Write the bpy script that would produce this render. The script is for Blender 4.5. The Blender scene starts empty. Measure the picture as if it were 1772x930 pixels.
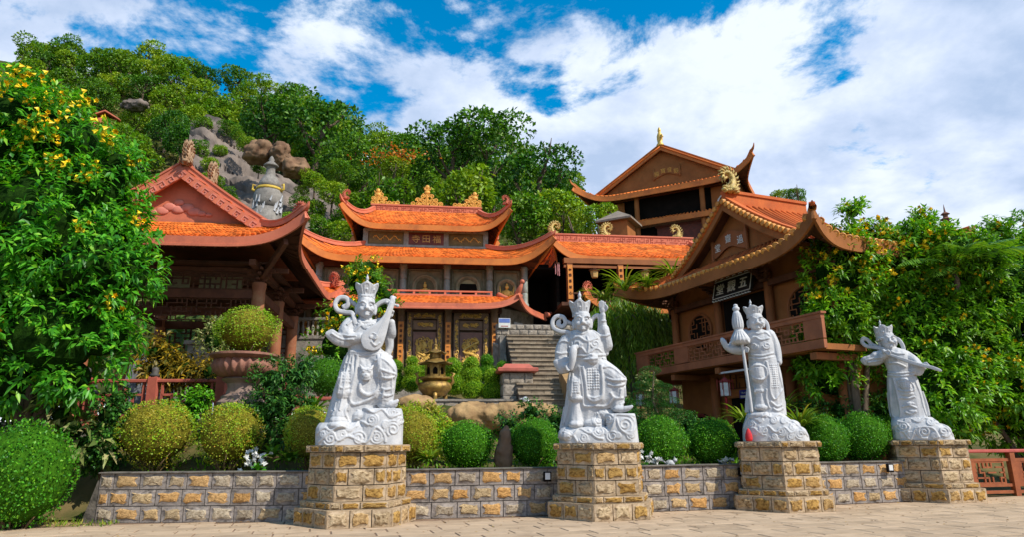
import bpy, math, random
import numpy as np
from mathutils import Vector, Matrix, Quaternion
from mathutils.bvhtree import BVHTree

SC = bpy.context.scene
COL = SC.collection
rad = math.radians
PI = math.pi

# ------------------------------------------------------------------ camera
F_PX, W_PX, H_PX, EYE = 1180.0, 1772.0, 930.0, 1.55
PITCH = math.atan(303 / 1180)
ROLL = rad(0.5)
_f = Vector((0, math.cos(PITCH), math.sin(PITCH)))
_r = Vector((1, 0, 0))
_u = Vector((0, -math.sin(PITCH), math.cos(PITCH)))
_R = _r * math.cos(ROLL) - _u * math.sin(ROLL)
_U = _u * math.cos(ROLL) + _r * math.sin(ROLL)
CAM = Vector((0, 0, EYE))
cam_data = bpy.data.cameras.new('camera')
cam_data.sensor_width = 36.0
cam_data.lens = 36.0 * F_PX / W_PX
cam_data.clip_start = 0.1
cam_data.clip_end = 3000
cam = bpy.data.objects.new('camera', cam_data)
COL.objects.link(cam)
cam.matrix_world = Matrix(((_R.x, _U.x, -_f.x, 0), (_R.y, _U.y, -_f.y, 0), (_R.z, _U.z, -_f.z, EYE), (0, 0, 0, 1)))
SC.camera = cam
SC.render.resolution_x, SC.render.resolution_y = 1024, 538

# ------------------------------------------------------------------ light
SUN_AZ, SUN_EL = rad(57), rad(46)          # azimuth measured from -Y (towards the camera) to +X (right)
sun_to = Vector((math.sin(SUN_AZ) * math.cos(SUN_EL), -math.cos(SUN_AZ) * math.cos(SUN_EL), math.sin(SUN_EL)))
sl = bpy.data.lights.new('sun', 'SUN')
sl.energy = 3.7
sl.angle = rad(0.53)
sl.color = (1.0, 0.94, 0.84)
so = bpy.data.objects.new('sun', sl)
COL.objects.link(so)
so.rotation_euler = sun_to.to_track_quat('Z', 'Y').to_euler()
so.location = sun_to * 60

world = bpy.data.worlds.new('World')
SC.world = world
world.use_nodes = True
nt = world.node_tree
nt.nodes.clear()
def wn(t, **kw):
    n = nt.nodes.new(t)
    for k, v in kw.items():
        if k in n.inputs: n.inputs[k].default_value = v
        else: setattr(n, k, v)
    return n
L = nt.links.new
sky = wn('ShaderNodeTexSky', sky_type='NISHITA', sun_disc=False, sun_elevation=SUN_EL, sun_rotation=math.atan2(sun_to.x, sun_to.y),
         air_density=1.0, dust_density=0.3, ozone_density=1.6)
hsv = wn('ShaderNodeHueSaturation', Hue=0.488, Saturation=1.6, Value=0.98)
L(sky.outputs[0], hsv.inputs['Color'])
tc = wn('ShaderNodeTexCoord')
# clouds: a layer seen at a height, so that they shrink towards the horizon
sep = wn('ShaderNodeSeparateXYZ'); L(tc.outputs['Generated'], sep.inputs[0])
def math_node(op, a, b=None, clamp=False):
    n = wn('ShaderNodeMath', operation=op, use_clamp=clamp)
    for i, v in enumerate((a, b)):
        if v is None: continue
        if hasattr(v, 'is_linked'): L(v, n.inputs[i])
        else: n.inputs[i].default_value = v
    return n.outputs[0]
zz = math_node('ADD', math_node('MAXIMUM', sep.outputs[2], 0.0), 0.28)
px = math_node('DIVIDE', sep.outputs[0], zz)
py = math_node('DIVIDE', sep.outputs[1], zz)
comb = wn('ShaderNodeCombineXYZ'); L(px, comb.inputs[0]); L(py, comb.inputs[1])
def noise(scale, detail, rough, off, dist=0.0):
    mp = wn('ShaderNodeMapping'); L(comb.outputs[0], mp.inputs[0]); mp.inputs['Location'].default_value = off
    n = wn('ShaderNodeTexNoise', noise_dimensions='3D')
    n.inputs['Scale'].default_value = scale; n.inputs['Detail'].default_value = detail
    n.inputs['Roughness'].default_value = rough; n.inputs['Distortion'].default_value = dist
    L(mp.outputs[0], n.inputs['Vector'])
    return n.outputs['Fac']
def mrange(val, a, b, c=0.0, d=1.0):
    m = wn('ShaderNodeMapRange', interpolation_type='SMOOTHSTEP')
    L(val, m.inputs['Value'])
    for k, v in zip(('From Min', 'From Max', 'To Min', 'To Max'), (a, b, c, d)): m.inputs[k].default_value = v
    return m.outputs[0]
n1 = noise(3.8, 10, 0.64, (3.1, 1.4, 0.0), 0.2)
# cover grows to the lower and right side of the sky, as the weather in the photograph does
side = mrange(px, -1.0, 0.9, -0.06, 0.06)
low = mrange(sep.outputs[2], 0.66, 0.42, -0.10, 0.10)
cover = math_node('ADD', math_node('ADD', n1, side), low)
mask = mrange(cover, 0.445, 0.575)
# cloud tone: bright tops, grey-blue undersides
n2 = noise(2.3, 8, 0.55, (7.3, 2.2, 0.4), 0.15)
n3 = noise(6.5, 6, 0.6, (1.3, 5.2, 0.9), 0.1)
tone = math_node('ADD', math_node('MULTIPLY', n2, 0.75), math_node('MULTIPLY', n3, 0.25))
cr = wn('ShaderNodeValToRGB')
L(tone, cr.inputs[0])
e = cr.color_ramp.elements
e[0].position = 0.42; e[0].color = (2.3, 2.95, 4.1, 1)
e[1].position = 0.585; e[1].color = (4.35, 4.75, 5.4, 1)
e2 = e.new(0.50); e2.color = (3.2, 3.75, 4.8, 1)
mix = wn('ShaderNodeMix', data_type='RGBA')
L(mask, mix.inputs['Factor']); L(hsv.outputs[0], mix.inputs['A']); L(cr.outputs[0], mix.inputs['B'])
bg = wn('ShaderNodeBackground', Strength=0.15)
L(mix.outputs['Result'], bg.inputs['Color'])
out = wn('ShaderNodeOutputWorld'); L(bg.outputs[0], out.inputs['Surface'])

vs = SC.view_settings
vs.view_transform = 'Standard'; vs.look = 'None'; vs.exposure = 0.50; vs.gamma = 1.0
SC.cycles.max_bounces = 6
SC.cycles.diffuse_bounces = 3
SC.cycles.glossy_bounces = 2
SC.cycles.transmission_bounces = 3
SC.cycles.transparent_max_bounces = 4
SC.cycles.sample_clamp_indirect = 6
SC.cycles.use_denoising = True

# ------------------------------------------------------------------ pixel helpers (photograph pixels -> points in the place)
def ray(x, y): return _f + _R * ((x - 886) / F_PX) + _U * ((465 - y) / F_PX)
def P(x, y, Y):
    d = ray(x, y); return CAM + d * (Y / d.y)
def G(x, y, z=0.0):
    d = ray(x, y); return CAM + d * ((z - EYE) / d.z)
def mpp(x, y, Y):
    "metres per photograph pixel at depth Y"
    return (P(x + 1, y, Y) - P(x, y, Y)).length

# ------------------------------------------------------------------ materials
MATS = {}
def lin(h):
    h = h.lstrip('#'); v = [int(h[i:i + 2], 16) / 255 for i in (0, 2, 4)]
    return tuple(c / 12.92 if c <= .04045 else ((c + .055) / 1.055) ** 2.4 for c in v)
def mat(name, c1, c2=None, scale=4.0, rough=0.7, bump=0.0, bscale=None, metal=0.0, rnd=0.0, spec=0.35, detail=5, stain=None, stain_scale=1.2, stain_amt=0.5, coat=0.0, stretch=None):
    """procedural surface: two tones mixed by noise, per-object tone, an optional stain layer and fine relief"""
    if name in MATS: return MATS[name]
    m = bpy.data.materials.new(name); m.use_nodes = True
    t = m.node_tree; N = t.nodes; lk = t.links.new
    b = N['Principled BSDF']
    b.inputs['Roughness'].default_value = rough
    b.inputs['Metallic'].default_value = metal
    b.inputs['Specular IOR Level'].default_value = spec
    if coat: b.inputs['Coat Weight'].default_value = coat
    co = N.new('ShaderNodeTexCoord')
    vec = co.outputs['Object']
    if stretch:
        mp = N.new('ShaderNodeMapping'); mp.inputs['Scale'].default_value = stretch; lk(vec, mp.inputs[0]); vec = mp.outputs[0]
    if rnd:
        oi = N.new('ShaderNodeObjectInfo')
        va = N.new('ShaderNodeVectorMath'); va.operation = 'MULTIPLY_ADD'
        lk(oi.outputs['Random'], va.inputs[0]); va.inputs[1].default_value = (37, 51, 23); lk(vec, va.inputs[2]); vec = va.outputs[0]
    nz = N.new('ShaderNodeTexNoise'); nz.inputs['Scale'].default_value = scale; nz.inputs['Detail'].default_value = detail; nz.inputs['Roughness'].default_value = 0.62
    lk(vec, nz.inputs['Vector'])
    c2 = c2 or tuple(c * 0.72 for c in c1)
    rp = N.new('ShaderNodeValToRGB')
    rp.color_ramp.elements[0].position = 0.36; rp.color_ramp.elements[0].color = (*c2, 1)
    rp.color_ramp.elements[1].position = 0.64; rp.color_ramp.elements[1].color = (*c1, 1)
    lk(nz.outputs['Fac'], rp.inputs[0])
    col = rp.outputs[0]
    if stain:
        ns = N.new('ShaderNodeTexNoise'); ns.inputs['Scale'].default_value = stain_scale; ns.inputs['Detail'].default_value = 8; ns.inputs['Roughness'].default_value = 0.7
        lk(vec, ns.inputs['Vector'])
        mr = N.new('ShaderNodeMapRange'); mr.inputs['From Min'].default_value = 0.5; mr.inputs['From Max'].default_value = 0.68
        mr.inputs['To Max'].default_value = stain_amt; lk(ns.outputs['Fac'], mr.inputs['Value'])
        mx = N.new('ShaderNodeMix'); mx.data_type = 'RGBA'; lk(mr.outputs[0], mx.inputs['Factor']); lk(col, mx.inputs['A']); mx.inputs['B'].default_value = (*stain, 1)
        col = mx.outputs['Result']
    if rnd:
        hs = N.new('ShaderNodeHueSaturation')
        mv = N.new('ShaderNodeMapRange'); mv.inputs['To Min'].default_value = 1 - rnd; mv.inputs['To Max'].default_value = 1 + rnd
        lk(oi.outputs['Random'], mv.inputs['Value']); lk(mv.outputs[0], hs.inputs['Value']); lk(col, hs.inputs['Color']); col = hs.outputs[0]
    lk(col, b.inputs['Base Color'])
    if bump:
        nb = N.new('ShaderNodeTexNoise'); nb.inputs['Scale'].default_value = bscale or scale * 4; nb.inputs['Detail'].default_value = 6; nb.inputs['Roughness'].default_value = 0.65
        lk(vec, nb.inputs['Vector'])
        bp = N.new('ShaderNodeBump'); bp.inputs['Strength'].default_value = bump; bp.inputs['Distance'].default_value = 0.03
        lk(nb.outputs['Fac'], bp.inputs['Height']); lk(bp.outputs[0], b.inputs['Normal'])
    MATS[name] = m
    return m
def leaf_mat(name, dark, light, tip=None, trans=0.35, rough=0.45, hue=0.0, patch=None, patch_scale=1.0):
    "leaves: tone by leaf (random per island) and by slow noise through the crown, light passing through the blade"
    if name in MATS: return MATS[name]
    m = bpy.data.materials.new(name); m.use_nodes = True
    t = m.node_tree; N = t.nodes; lk = t.links.new
    b = N['Principled BSDF']; b.inputs['Roughness'].default_value = rough; b.inputs['Specular IOR Level'].default_value = 0.3
    ge = N.new('ShaderNodeNewGeometry')
    rp = N.new('ShaderNodeValToRGB')
    rp.color_ramp.elements[0].color = (*dark, 1); rp.color_ramp.elements[1].color = (*light, 1)
    rp.color_ramp.elements[0].position = 0.05; rp.color_ramp.elements[1].position = 0.8
    if tip:
        x = rp.color_ramp.elements.new(0.97); x.color = (*tip, 1)
    lk(ge.outputs['Random Per Island'], rp.inputs[0])
    col = rp.outputs[0]
    if patch:
        co = N.new('ShaderNodeTexCoord'); nz = N.new('ShaderNodeTexNoise'); nz.inputs['Scale'].default_value = patch_scale; nz.inputs['Detail'].default_value = 4
        lk(co.outputs['Object'], nz.inputs['Vector'])
        mr = N.new('ShaderNodeMapRange'); mr.inputs['From Min'].default_value = 0.42; mr.inputs['From Max'].default_value = 0.66; mr.inputs['To Max'].default_value = 0.75
        lk(nz.outputs['Fac'], mr.inputs['Value'])
        mx = N.new('ShaderNodeMix'); mx.data_type = 'RGBA'; lk(mr.outputs[0], mx.inputs['Factor']); lk(col, mx.inputs['A']); mx.inputs['B'].default_value = (*patch, 1)
        col = mx.outputs['Result']
    if hue:
        oi = N.new('ShaderNodeObjectInfo'); hs = N.new('ShaderNodeHueSaturation')
        mv = N.new('ShaderNodeMapRange'); mv.inputs['To Min'].default_value = 0.5 - hue; mv.inputs['To Max'].default_value = 0.5 + hue
        lk(oi.outputs['Random'], mv.inputs['Value']); lk(mv.outputs[0], hs.inputs['Hue'])
        m2 = N.new('ShaderNodeMath'); m2.operation = 'MULTIPLY_ADD'; lk(oi.outputs['Random'], m2.inputs[0]); m2.inputs[1].default_value = -0.5; m2.inputs[2].default_value = 1.25
        lk(m2.outputs[0], hs.inputs['Value']); lk(col, hs.inputs['Color']); col = hs.outputs[0]
    lk(col, b.inputs['Base Color'])
    tr = N.new('ShaderNodeBsdfTranslucent')
    br = N.new('ShaderNodeMix'); br.data_type = 'RGBA'; br.blend_type = 'MULTIPLY'; br.inputs['Factor'].default_value = 1; lk(col, br.inputs['A']); br.inputs['B'].default_value = (1.7, 1.6, 0.6, 1)
    lk(br.outputs['Result'], tr.inputs['Color'])
    ms = N.new('ShaderNodeMixShader'); ms.inputs[0].default_value = trans
    lk(b.outputs[0], ms.inputs[1]); lk(tr.outputs[0], ms.inputs[2]); lk(ms.outputs[0], N['Material Output'].inputs['Surface'])
    MATS[name] = m
    return m

# ------------------------------------------------------------------ objects
def tag(o, label=None, cat=None, group=None, kind=None):
    if label: o['label'] = label
    if cat: o['category'] = cat
    if group: o['group'] = group
    if kind: o['kind'] = kind
    return o
def empty(name, loc=(0, 0, 0), rz=0.0, label=None, cat=None, group=None):
    o = bpy.data.objects.new(name, None); COL.objects.link(o)
    o.location = loc; o.rotation_euler = (0, 0, rz); o.empty_display_size = 0.2
    return tag(o, label, cat, group)
def obj(name, mesh, parent=None, loc=None, rot=None, scale=None):
    o = bpy.data.objects.new(name, mesh); COL.objects.link(o)
    if parent: o.parent = parent
    if loc is not None: o.location = loc
    if rot is not None: o.rotation_euler = rot
    if scale is not None: o.scale = scale if hasattr(scale, '__len__') else (scale,) * 3
    return o
def copy_tree(o, parent=None):
    c = o.copy(); COL.objects.link(c); c.parent = parent
    for ch in [x for x in CH.get(o.name, ())] or list(o.children):
        copy_tree(ch, c)
    return c
CH = {}

class MB:
    "collects shapes into one mesh"
    def __init__(s): s.v = []; s.f = []; s.m = []; s.mi = 0
    def add(s, vs, fs, mi=None):
        n = len(s.v); s.v.extend([tuple(v) for v in vs]); s.f.extend([tuple(i + n for i in f) for f in fs]); s.m.extend([s.mi if mi is None else mi] * len(fs)); return s
    def box(s, c, size, rz=0.0, M=None, mi=None, bevel=0.0, taper=1.0):
        hx, hy, hz = [k / 2 for k in size]
        if bevel:
            b = bevel
            pts = []
            for z, q in ((-hz, b), (-hz + b, 0), (hz - b, 0), (hz, b)):
                t = 1.0 if z < 0 else taper
                for x, y in ((-1, -1), (1, -1), (1, 1), (-1, 1)): pts.append((x * (hx * t - q), y * (hy * t - q), z))
            fs = [(3, 2, 1, 0), (12, 13, 14, 15)]
            for k in range(3):
                for i in range(4):
                    j = (i + 1) % 4; fs.append((k * 4 + i, k * 4 + j, k * 4 + 4 + j, k * 4 + 4 + i))
        else:
            pts = [(x * (hx if z < 0 else hx * taper), y * (hy if z < 0 else hy * taper), z * hz) for z in (-1, 1) for x, y in ((-1, -1), (1, -1), (1, 1), (-1, 1))]
            fs = [(3, 2, 1, 0), (4, 5, 6, 7), (0, 1, 5, 4), (1, 2, 6, 5), (2, 3, 7, 6), (3, 0, 4, 7)]
        R = Matrix.Rotation(rz, 4, 'Z') if M is None else M
        return s.add([R @ Vector(p) + Vector(c) for p in pts], fs, mi)
    def b2(s, a, b, **kw):
        "box from two corners"
        return s.box([(p + q) / 2 for p, q in zip(a, b)], [abs(p - q) for p, q in zip(a, b)], **kw)
    def bar(s, a, b, w, h=None, mi=None, up=Vector((0, 0, 1))):
        a, b = Vector(a), Vector(b); d = b - a; ln = d.length
        if ln < 1e-6: return s
        x = d / ln; y = up.cross(x)
        if y.length < 1e-4: y = Vector((0, 1, 0)).cross(x)
        y.normalize(); z = x.cross(y)
        M = Matrix((x, y, z)).transposed().to_4x4()
        return s.box((a + b) / 2, (ln, w, h or w), M=M, mi=mi)
    def tube(s, pts, rad_, n=8, cap=True, mi=None, flat=None):
        "round tube through points; rad_ number or list; flat squashes the section along one axis"
        pts = [Vector(p) for p in pts]; k = len(pts)
        rs = rad_ if hasattr(rad_, '__len__') else [rad_] * k
        vs = []; fs = []
        t0 = (pts[1] - pts[0]).normalized()
        nrm = t0.orthogonal().normalized()
        for i, p in enumerate(pts):
            t = (pts[min(i + 1, k - 1)] - pts[max(i - 1, 0)])
            t = t.normalized() if t.length > 1e-9 else t0
            nrm = (nrm - t * nrm.dot(t))
            nrm = nrm.normalized() if nrm.length > 1e-6 else t.orthogonal().normalized()
            bi = t.cross(nrm)
            for j in range(n):
                a = 2 * PI * j / n
                o = nrm * math.cos(a) * rs[i] + bi * math.sin(a) * rs[i]
                if flat is not None:
                    ax, am = flat; ax = Vector(ax); o = o - ax * o.dot(ax) * (1 - am)
                vs.append(p + o)
        for i in range(k - 1):
            for j in range(n):
                j2 = (j + 1) % n; fs.append((i * n + j, i * n + j2, i * n + n + j2, i * n + n + j))
        if cap:
            fs.append(tuple(range(n - 1, -1, -1))); fs.append(tuple((k - 1) * n + j for j in range(n)))
        return s.add(vs, fs, mi)
    def lathe(s, prof, c=(0, 0, 0), n=16, mi=None, sx=1.0, sy=1.0, ripple=0, ramp=0.0):
        "prof: (radius, z) from bottom to top"
        vs = []; fs = []; k = len(prof)
        for r, z in prof:
            for j in range(n):
                a = 2 * PI * j / n
                q = r * (1 + (ramp * math.cos(ripple * a) if ripple else 0))
                vs.append((c[0] + q * math.cos(a) * sx, c[1] + q * math.sin(a) * sy, c[2] + z))
        for i in range(k - 1):
            for j in range(n):
                j2 = (j + 1) % n; fs.append((i * n + j, i * n + j2, i * n + n + j2, i * n + n + j))
        fs.append(tuple(range(n - 1, -1, -1))); fs.append(tuple((k - 1) * n + j for j in range(n)))
        return s.add(vs, fs, mi)
    def ball(s, c, r, n=12, m=8, mi=None, M=None):
        r = r if hasattr(r, '__len__') else (r, r, r)
        vs = [Vector((0, 0, -r[2]))]; fs = []
        for i in range(1, m):
            t = -PI / 2 + PI * i / m
            for j in range(n):
                a = 2 * PI * j / n; vs.append(Vector((r[0] * math.cos(t) * math.cos(a), r[1] * math.cos(t) * math.sin(a), r[2] * math.sin(t))))
        vs.append(Vector((0, 0, r[2])))
        for j in range(n): fs.append((0, 1 + (j + 1) % n, 1 + j))
        for i in range(m - 2):
            for j in range(n):
                j2 = (j + 1) % n; fs.append((1 + i * n + j, 1 + i * n + j2, 1 + (i + 1) * n + j2, 1 + (i + 1) * n + j))
        b = 1 + (m - 2) * n
        for j in range(n): fs.append((b + j, b + (j + 1) % n, len(vs) - 1))
        if M is not None: vs = [M @ v for v in vs]
        return s.add([v + Vector(c) for v in vs], fs, mi)
    def prism(s, poly, a, b, axis='y', mi=None):
        "extrude a polygon of 2D points: axis y -> points are (x,z); axis z -> (x,y); axis x -> (y,z)"
        def mk(p, t): return {'y': (p[0], t, p[1]), 'z': (p[0], p[1], t), 'x': (t, p[0], p[1])}[axis]
        n = len(poly)
        vs = [mk(p, a) for p in poly] + [mk(p, b) for p in poly]
        fs = [tuple(range(n)), tuple(range(2 * n - 1, n - 1, -1))] + [(i, n + i, n + (i + 1) % n, (i + 1) % n) for i in range(n)]
        return s.add(vs, fs, mi)
    def grid(s, fn, nu, nv, mi=None, flip=False):
        vs = [fn(i / nu, j / nv) for j in range(nv + 1) for i in range(nu + 1)]
        w = nu + 1
        fs = [(j * w + i, j * w + i + 1, j * w + w + i + 1, j * w + w + i) for j in range(nv) for i in range(nu)]
        if flip: fs = [f[::-1] for f in fs]
        return s.add(vs, fs, mi)
    def sweep(s, prof, path, closed=True, mi=None, up=Vector((0, 0, 1))):
        "sweep a 2D profile (side, up) along a path kept upright"
        path = [Vector(p) for p in path]; k = len(path); n = len(prof); vs = []; fs = []
        for i, p in enumerate(path):
            t = (path[min(i + 1, k - 1)] - path[max(i - 1, 0)]).normalized()
            sd = t.cross(up); sd = sd.normalized() if sd.length > 1e-5 else Vector((1, 0, 0))
            uu = sd.cross(t)
            for a, b in prof: vs.append(p + sd * a + uu * b)
        for i in range(k - 1):
            for j in range(n if closed else n - 1):
                j2 = (j + 1) % n; fs.append((i * n + j, i * n + n + j, i * n + n + j2, i * n + j2))
        if closed: fs.append(tuple(range(n))); fs.append(tuple((k - 1) * n + j for j in range(n - 1, -1, -1)))
        return s.add(vs, fs, mi)
    def xf(s, M):
        s.v = [tuple(M @ Vector(v)) for v in s.v]; return s
    def merge(s, o, M=None, mi=None):
        vs = [M @ Vector(v) for v in o.v] if M is not None else o.v
        n = len(s.v); s.v.extend([tuple(v) for v in vs]); s.f.extend([tuple(i + n for i in f) for f in o.f]); s.m.extend(o.m if mi is None else [mi] * len(o.f)); return s
    def mesh(s, name, mats, smooth=False, sharp=None):
        me = bpy.data.meshes.new(name)
        me.from_pydata(s.v, [], s.f)
        for m in (mats if isinstance(mats, (list, tuple)) else [mats]): me.materials.append(m)
        me.polygons.foreach_set('material_index', s.m)
        fix_normals(me)
        if smooth:
            me.polygons.foreach_set('use_smooth', [True] * len(me.polygons))
            if sharp: me.set_sharp_from_angle(angle=rad(sharp))
        me.update()
        return me
    def build(s, name, mats, parent=None, smooth=False, sharp=None, **kw):
        return obj(name, s.mesh(name, mats, smooth, sharp), parent, **kw)
import bmesh
def fix_normals(me):
    if len(me.polygons) > 60000: return
    bm = bmesh.new(); bm.from_mesh(me); bmesh.ops.recalc_face_normals(bm, faces=bm.faces); bm.to_mesh(me); bm.free()
def np_mesh(name, V, Fc, mats, mi=None, smooth=False):
    "big mesh from arrays; Fc (m,k)"
    me = bpy.data.meshes.new(name)
    V = np.asarray(V, dtype=np.float32); Fc = np.asarray(Fc, dtype=np.int32); m, k = Fc.shape
    me.vertices.add(len(V)); me.vertices.foreach_set('co', V.ravel())
    me.loops.add(m * k); me.loops.foreach_set('vertex_index', Fc.ravel())
    me.polygons.add(m); me.polygons.foreach_set('loop_start', np.arange(0, m * k, k, dtype=np.int32))
    for mt in (mats if isinstance(mats, (list, tuple)) else [mats]): me.materials.append(mt)
    if mi is not None: me.polygons.foreach_set('material_index', np.asarray(mi, dtype=np.int32))
    if smooth: me.polygons.foreach_set('use_smooth', np.ones(m, dtype=bool))
    me.update(calc_edges=True); me.validate()
    return me
def text_mesh(ch, size, depth, material, name='character'):
    c = bpy.data.curves.new('glyph', 'FONT'); c.body = ch; c.align_x = 'CENTER'; c.align_y = 'CENTER'; c.size = size; c.extrude = depth; c.resolution_u = 3
    o = bpy.data.objects.new('glyph', c); COL.objects.link(o)
    dg = bpy.context.evaluated_depsgraph_get()
    me = bpy.data.meshes.new_from_object(o.evaluated_get(dg)); me.name = name
    bpy.data.objects.remove(o); bpy.data.curves.remove(c)
    me.materials.clear(); me.materials.append(material)
    # centre the glyph on its own box
    n = len(me.vertices); co = np.empty(n * 3, np.float32); me.vertices.foreach_get('co', co); co = co.reshape(-1, 3)
    if n: co -= (co.min(0) + co.max(0)) / 2
    me.vertices.foreach_set('co', co.ravel()); me.update()
    return me
def smooth_path(pts, n=6):
    "Catmull-Rom through points (vectors or tuples of any size)"
    pts = [np.array(p, float) for p in pts]; out = []
    for i in range(len(pts) - 1):
        p0, p1, p2, p3 = pts[max(i - 1, 0)], pts[i], pts[i + 1], pts[min(i + 2, len(pts) - 1)]
        for k in range(n):
            t = k / n; out.append(0.5 * ((2 * p1) + (-p0 + p2) * t + (2 * p0 - 5 * p1 + 4 * p2 - p3) * t * t + (-p0 + 3 * p1 - 3 * p2 + p3) * t ** 3))
    out.append(pts[-1]); return [tuple(o) for o in out]
# ================================================================== materials used widely
def rock_mat(name, stops, scale, bump=0.9, bscale=30, dark=None):
    "rough stone whose tone is drawn per block"
    m = mat(name, (0.4, 0.3, 0.2), (0.3, 0.2, 0.1), scale=scale, rough=0.9, bump=1.0, bscale=bscale * .6, rnd=0.12, spec=0.15)
    t = m.node_tree; N = t.nodes; lk = t.links.new
    hs = [n for n in N if n.type == 'HUE_SAT'][0]
    oi = [n for n in N if n.type == 'OBJECT_INFO'][0]
    nz = [n for n in N if n.type == 'TEX_NOISE'][0]
    fr = N.new('ShaderNodeMath'); fr.operation = 'FRACT'
    ml = N.new('ShaderNodeMath'); ml.operation = 'MULTIPLY'; ml.inputs[1].default_value = 7.31; lk(oi.outputs['Random'], ml.inputs[0]); lk(ml.outputs[0], fr.inputs[0])
    cr = N.new('ShaderNodeValToRGB'); cr.color_ramp.interpolation = 'LINEAR'
    el = cr.color_ramp.elements
    for i, (p, c) in enumerate(stops):
        x = el[i] if i < 2 else el.new(p)
        x.position = p; x.color = (*c, 1)
    lk(fr.outputs[0], cr.inputs[0])
    mx = N.new('ShaderNodeMix'); mx.data_type = 'RGBA'; mx.blend_type = 'MULTIPLY'; mx.inputs['Factor'].default_value = 1.0
    gr = N.new('ShaderNodeValToRGB'); gr.color_ramp.elements[0].position = 0.3; gr.color_ramp.elements[0].color = (*(dark or (0.42, 0.36, 0.3)), 1); gr.color_ramp.elements[1].position = 0.58; gr.color_ramp.elements[1].color = (1.08, 1.05, 1, 1)
    lk(nz.outputs['Fac'], gr.inputs[0]); lk(cr.outputs[0], mx.inputs['A']); lk(gr.outputs[0], mx.inputs['B']); lk(mx.outputs['Result'], hs.inputs['Color'])
    return m
M_wallrock = rock_mat('wall_rock', [(0.0, (0.58, 0.32, 0.11)), (1.0, (0.50, 0.42, 0.31)), (0.25, (0.62, 0.38, 0.16)), (0.45, (0.54, 0.40, 0.22)), (0.65, (0.42, 0.35, 0.26)), (0.85, (0.54, 0.46, 0.34))], 9)
M_cement = mat('mortar_margin', (0.36, 0.31, 0.27), (0.24, 0.205, 0.18), scale=6, rough=0.92, bump=0.4, bscale=40, rnd=0.14, spec=0.1, stain=(0.035, 0.032, 0.028), stain_scale=2.2, stain_amt=0.85)
M_joint = mat('dark_joint', (0.16, 0.14, 0.12), (0.08, 0.07, 0.06), scale=5, rough=0.95, spec=0.05)
M_coping = mat('weathered_coping', (0.22, 0.19, 0.16), (0.07, 0.065, 0.055), scale=3, rough=0.95, bump=0.6, bscale=25, spec=0.05, stain=(0.04, 0.055, 0.02), stain_scale=1.5)
M_pedrock = rock_mat('pedestal_rock', [(0.0, (0.52, 0.33, 0.11)), (1.0, (0.54, 0.42, 0.26)), (0.35, (0.46, 0.27, 0.075)), (0.65, (0.58, 0.45, 0.29))], 6, dark=(0.26, 0.19, 0.11))
M_pedmargin = mat('pedestal_margin', (0.52, 0.395, 0.26), (0.39, 0.28, 0.17), scale=5, rough=0.9, bump=0.5, bscale=35, rnd=0.12, spec=0.1, stain=(0.11, 0.07, 0.03), stain_scale=2.0, stain_amt=0.85)
M_slab = mat('paving_stone', (0.485, 0.355, 0.235), (0.41, 0.295, 0.19), scale=2.2, rough=0.85, bump=0.25, bscale=18, rnd=0.10, spec=0.15, stain=(0.24, 0.17, 0.11), stain_scale=0.8, stain_amt=0.75)
M_slabjoint = mat('paving_joint', (0.27, 0.185, 0.125), (0.17, 0.115, 0.08), scale=3, rough=0.95, spec=0.05)
M_soil = mat('garden_soil', (0.16, 0.12, 0.05), (0.05, 0.065, 0.018), scale=0.9, rough=0.95, bump=0.8, bscale=7, spec=0.05)
M_ground = mat('far_ground', (0.12, 0.11, 0.05), (0.05, 0.08, 0.02), scale=0.3, rough=0.95, spec=0.05)
M_hill = mat('hill_soil', (0.10, 0.085, 0.03), (0.03, 0.05, 0.012), scale=0.25, rough=0.95, spec=0.05)

# ================================================================== ground
def big_sheet(name, x0, x1, y0, y1, z, m):
    o = MB().add([(x0, y0, z), (x1, y0, z), (x1, y1, z), (x0, y1, z)], [(0, 1, 2, 3)]).build(name, m)
    tag(o, kind='structure'); return o
big_sheet('ground', -900, 900, -300, 1500, -0.03, M_ground)
pave = big_sheet('pavement', -40, 45, -12, 24, -0.006, M_slabjoint)
# slabs in running bond along the line of the plinths
ROW = math.atan2(1.35, 4.70)
rng = random.Random(3)
slab_meshes = []
for k in range(3):
    b = MB(); b.box((0, 0, 0), (0.968, 0.468, 0.03), bevel=0.006); slab_meshes.append(b.mesh('paving_slab', M_slab))
cr_, sr_ = math.cos(ROW), math.sin(ROW)
slabs = []
for j in range(-8, 22):
    for i in range(-18, 26):
        lx, ly = (i + 0.5 * (j % 2) + 0.13 * ((j * 7) % 3)) * 1.0, j * 0.5
        x, y = -1.0 + lx * cr_ - ly * sr_, 12.3 + lx * sr_ + ly * cr_
        d = Vector((x, y, 0)) - CAM
        s_ = d.dot(_f)
        u_, v_ = 886 + F_PX * d.dot(_R) / s_, 465 - F_PX * d.dot(_U) / s_
        if not (-60 < u_ < 1840 and v_ < 945): continue
        if y > 15.6 + 0.27 * max(x, -2) + (4 if x > 11.5 else 0) or (x < -8.2 and y > 14.6 - 0.35 * (-8.2 - x)): continue
        slabs.append((y, x))
slabs.sort()
for n, (y, x) in enumerate(slabs[:300]):
    obj('paving_slab', slab_meshes[n % 3], pave, loc=(x, y, -0.009 + rng.uniform(-0.002, 0.002)), rot=(0, 0, ROW + rng.uniform(-.002, .002)))
if len(slabs) > 300:
    b = MB()
    for y, x in slabs[300:]: b.box((x, y, -0.009), (0.968, 0.468, 0.03), rz=ROW, bevel=0.006)
    tag(b.build('far_paving_slabs', M_slab, pave), kind='stuff')
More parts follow.
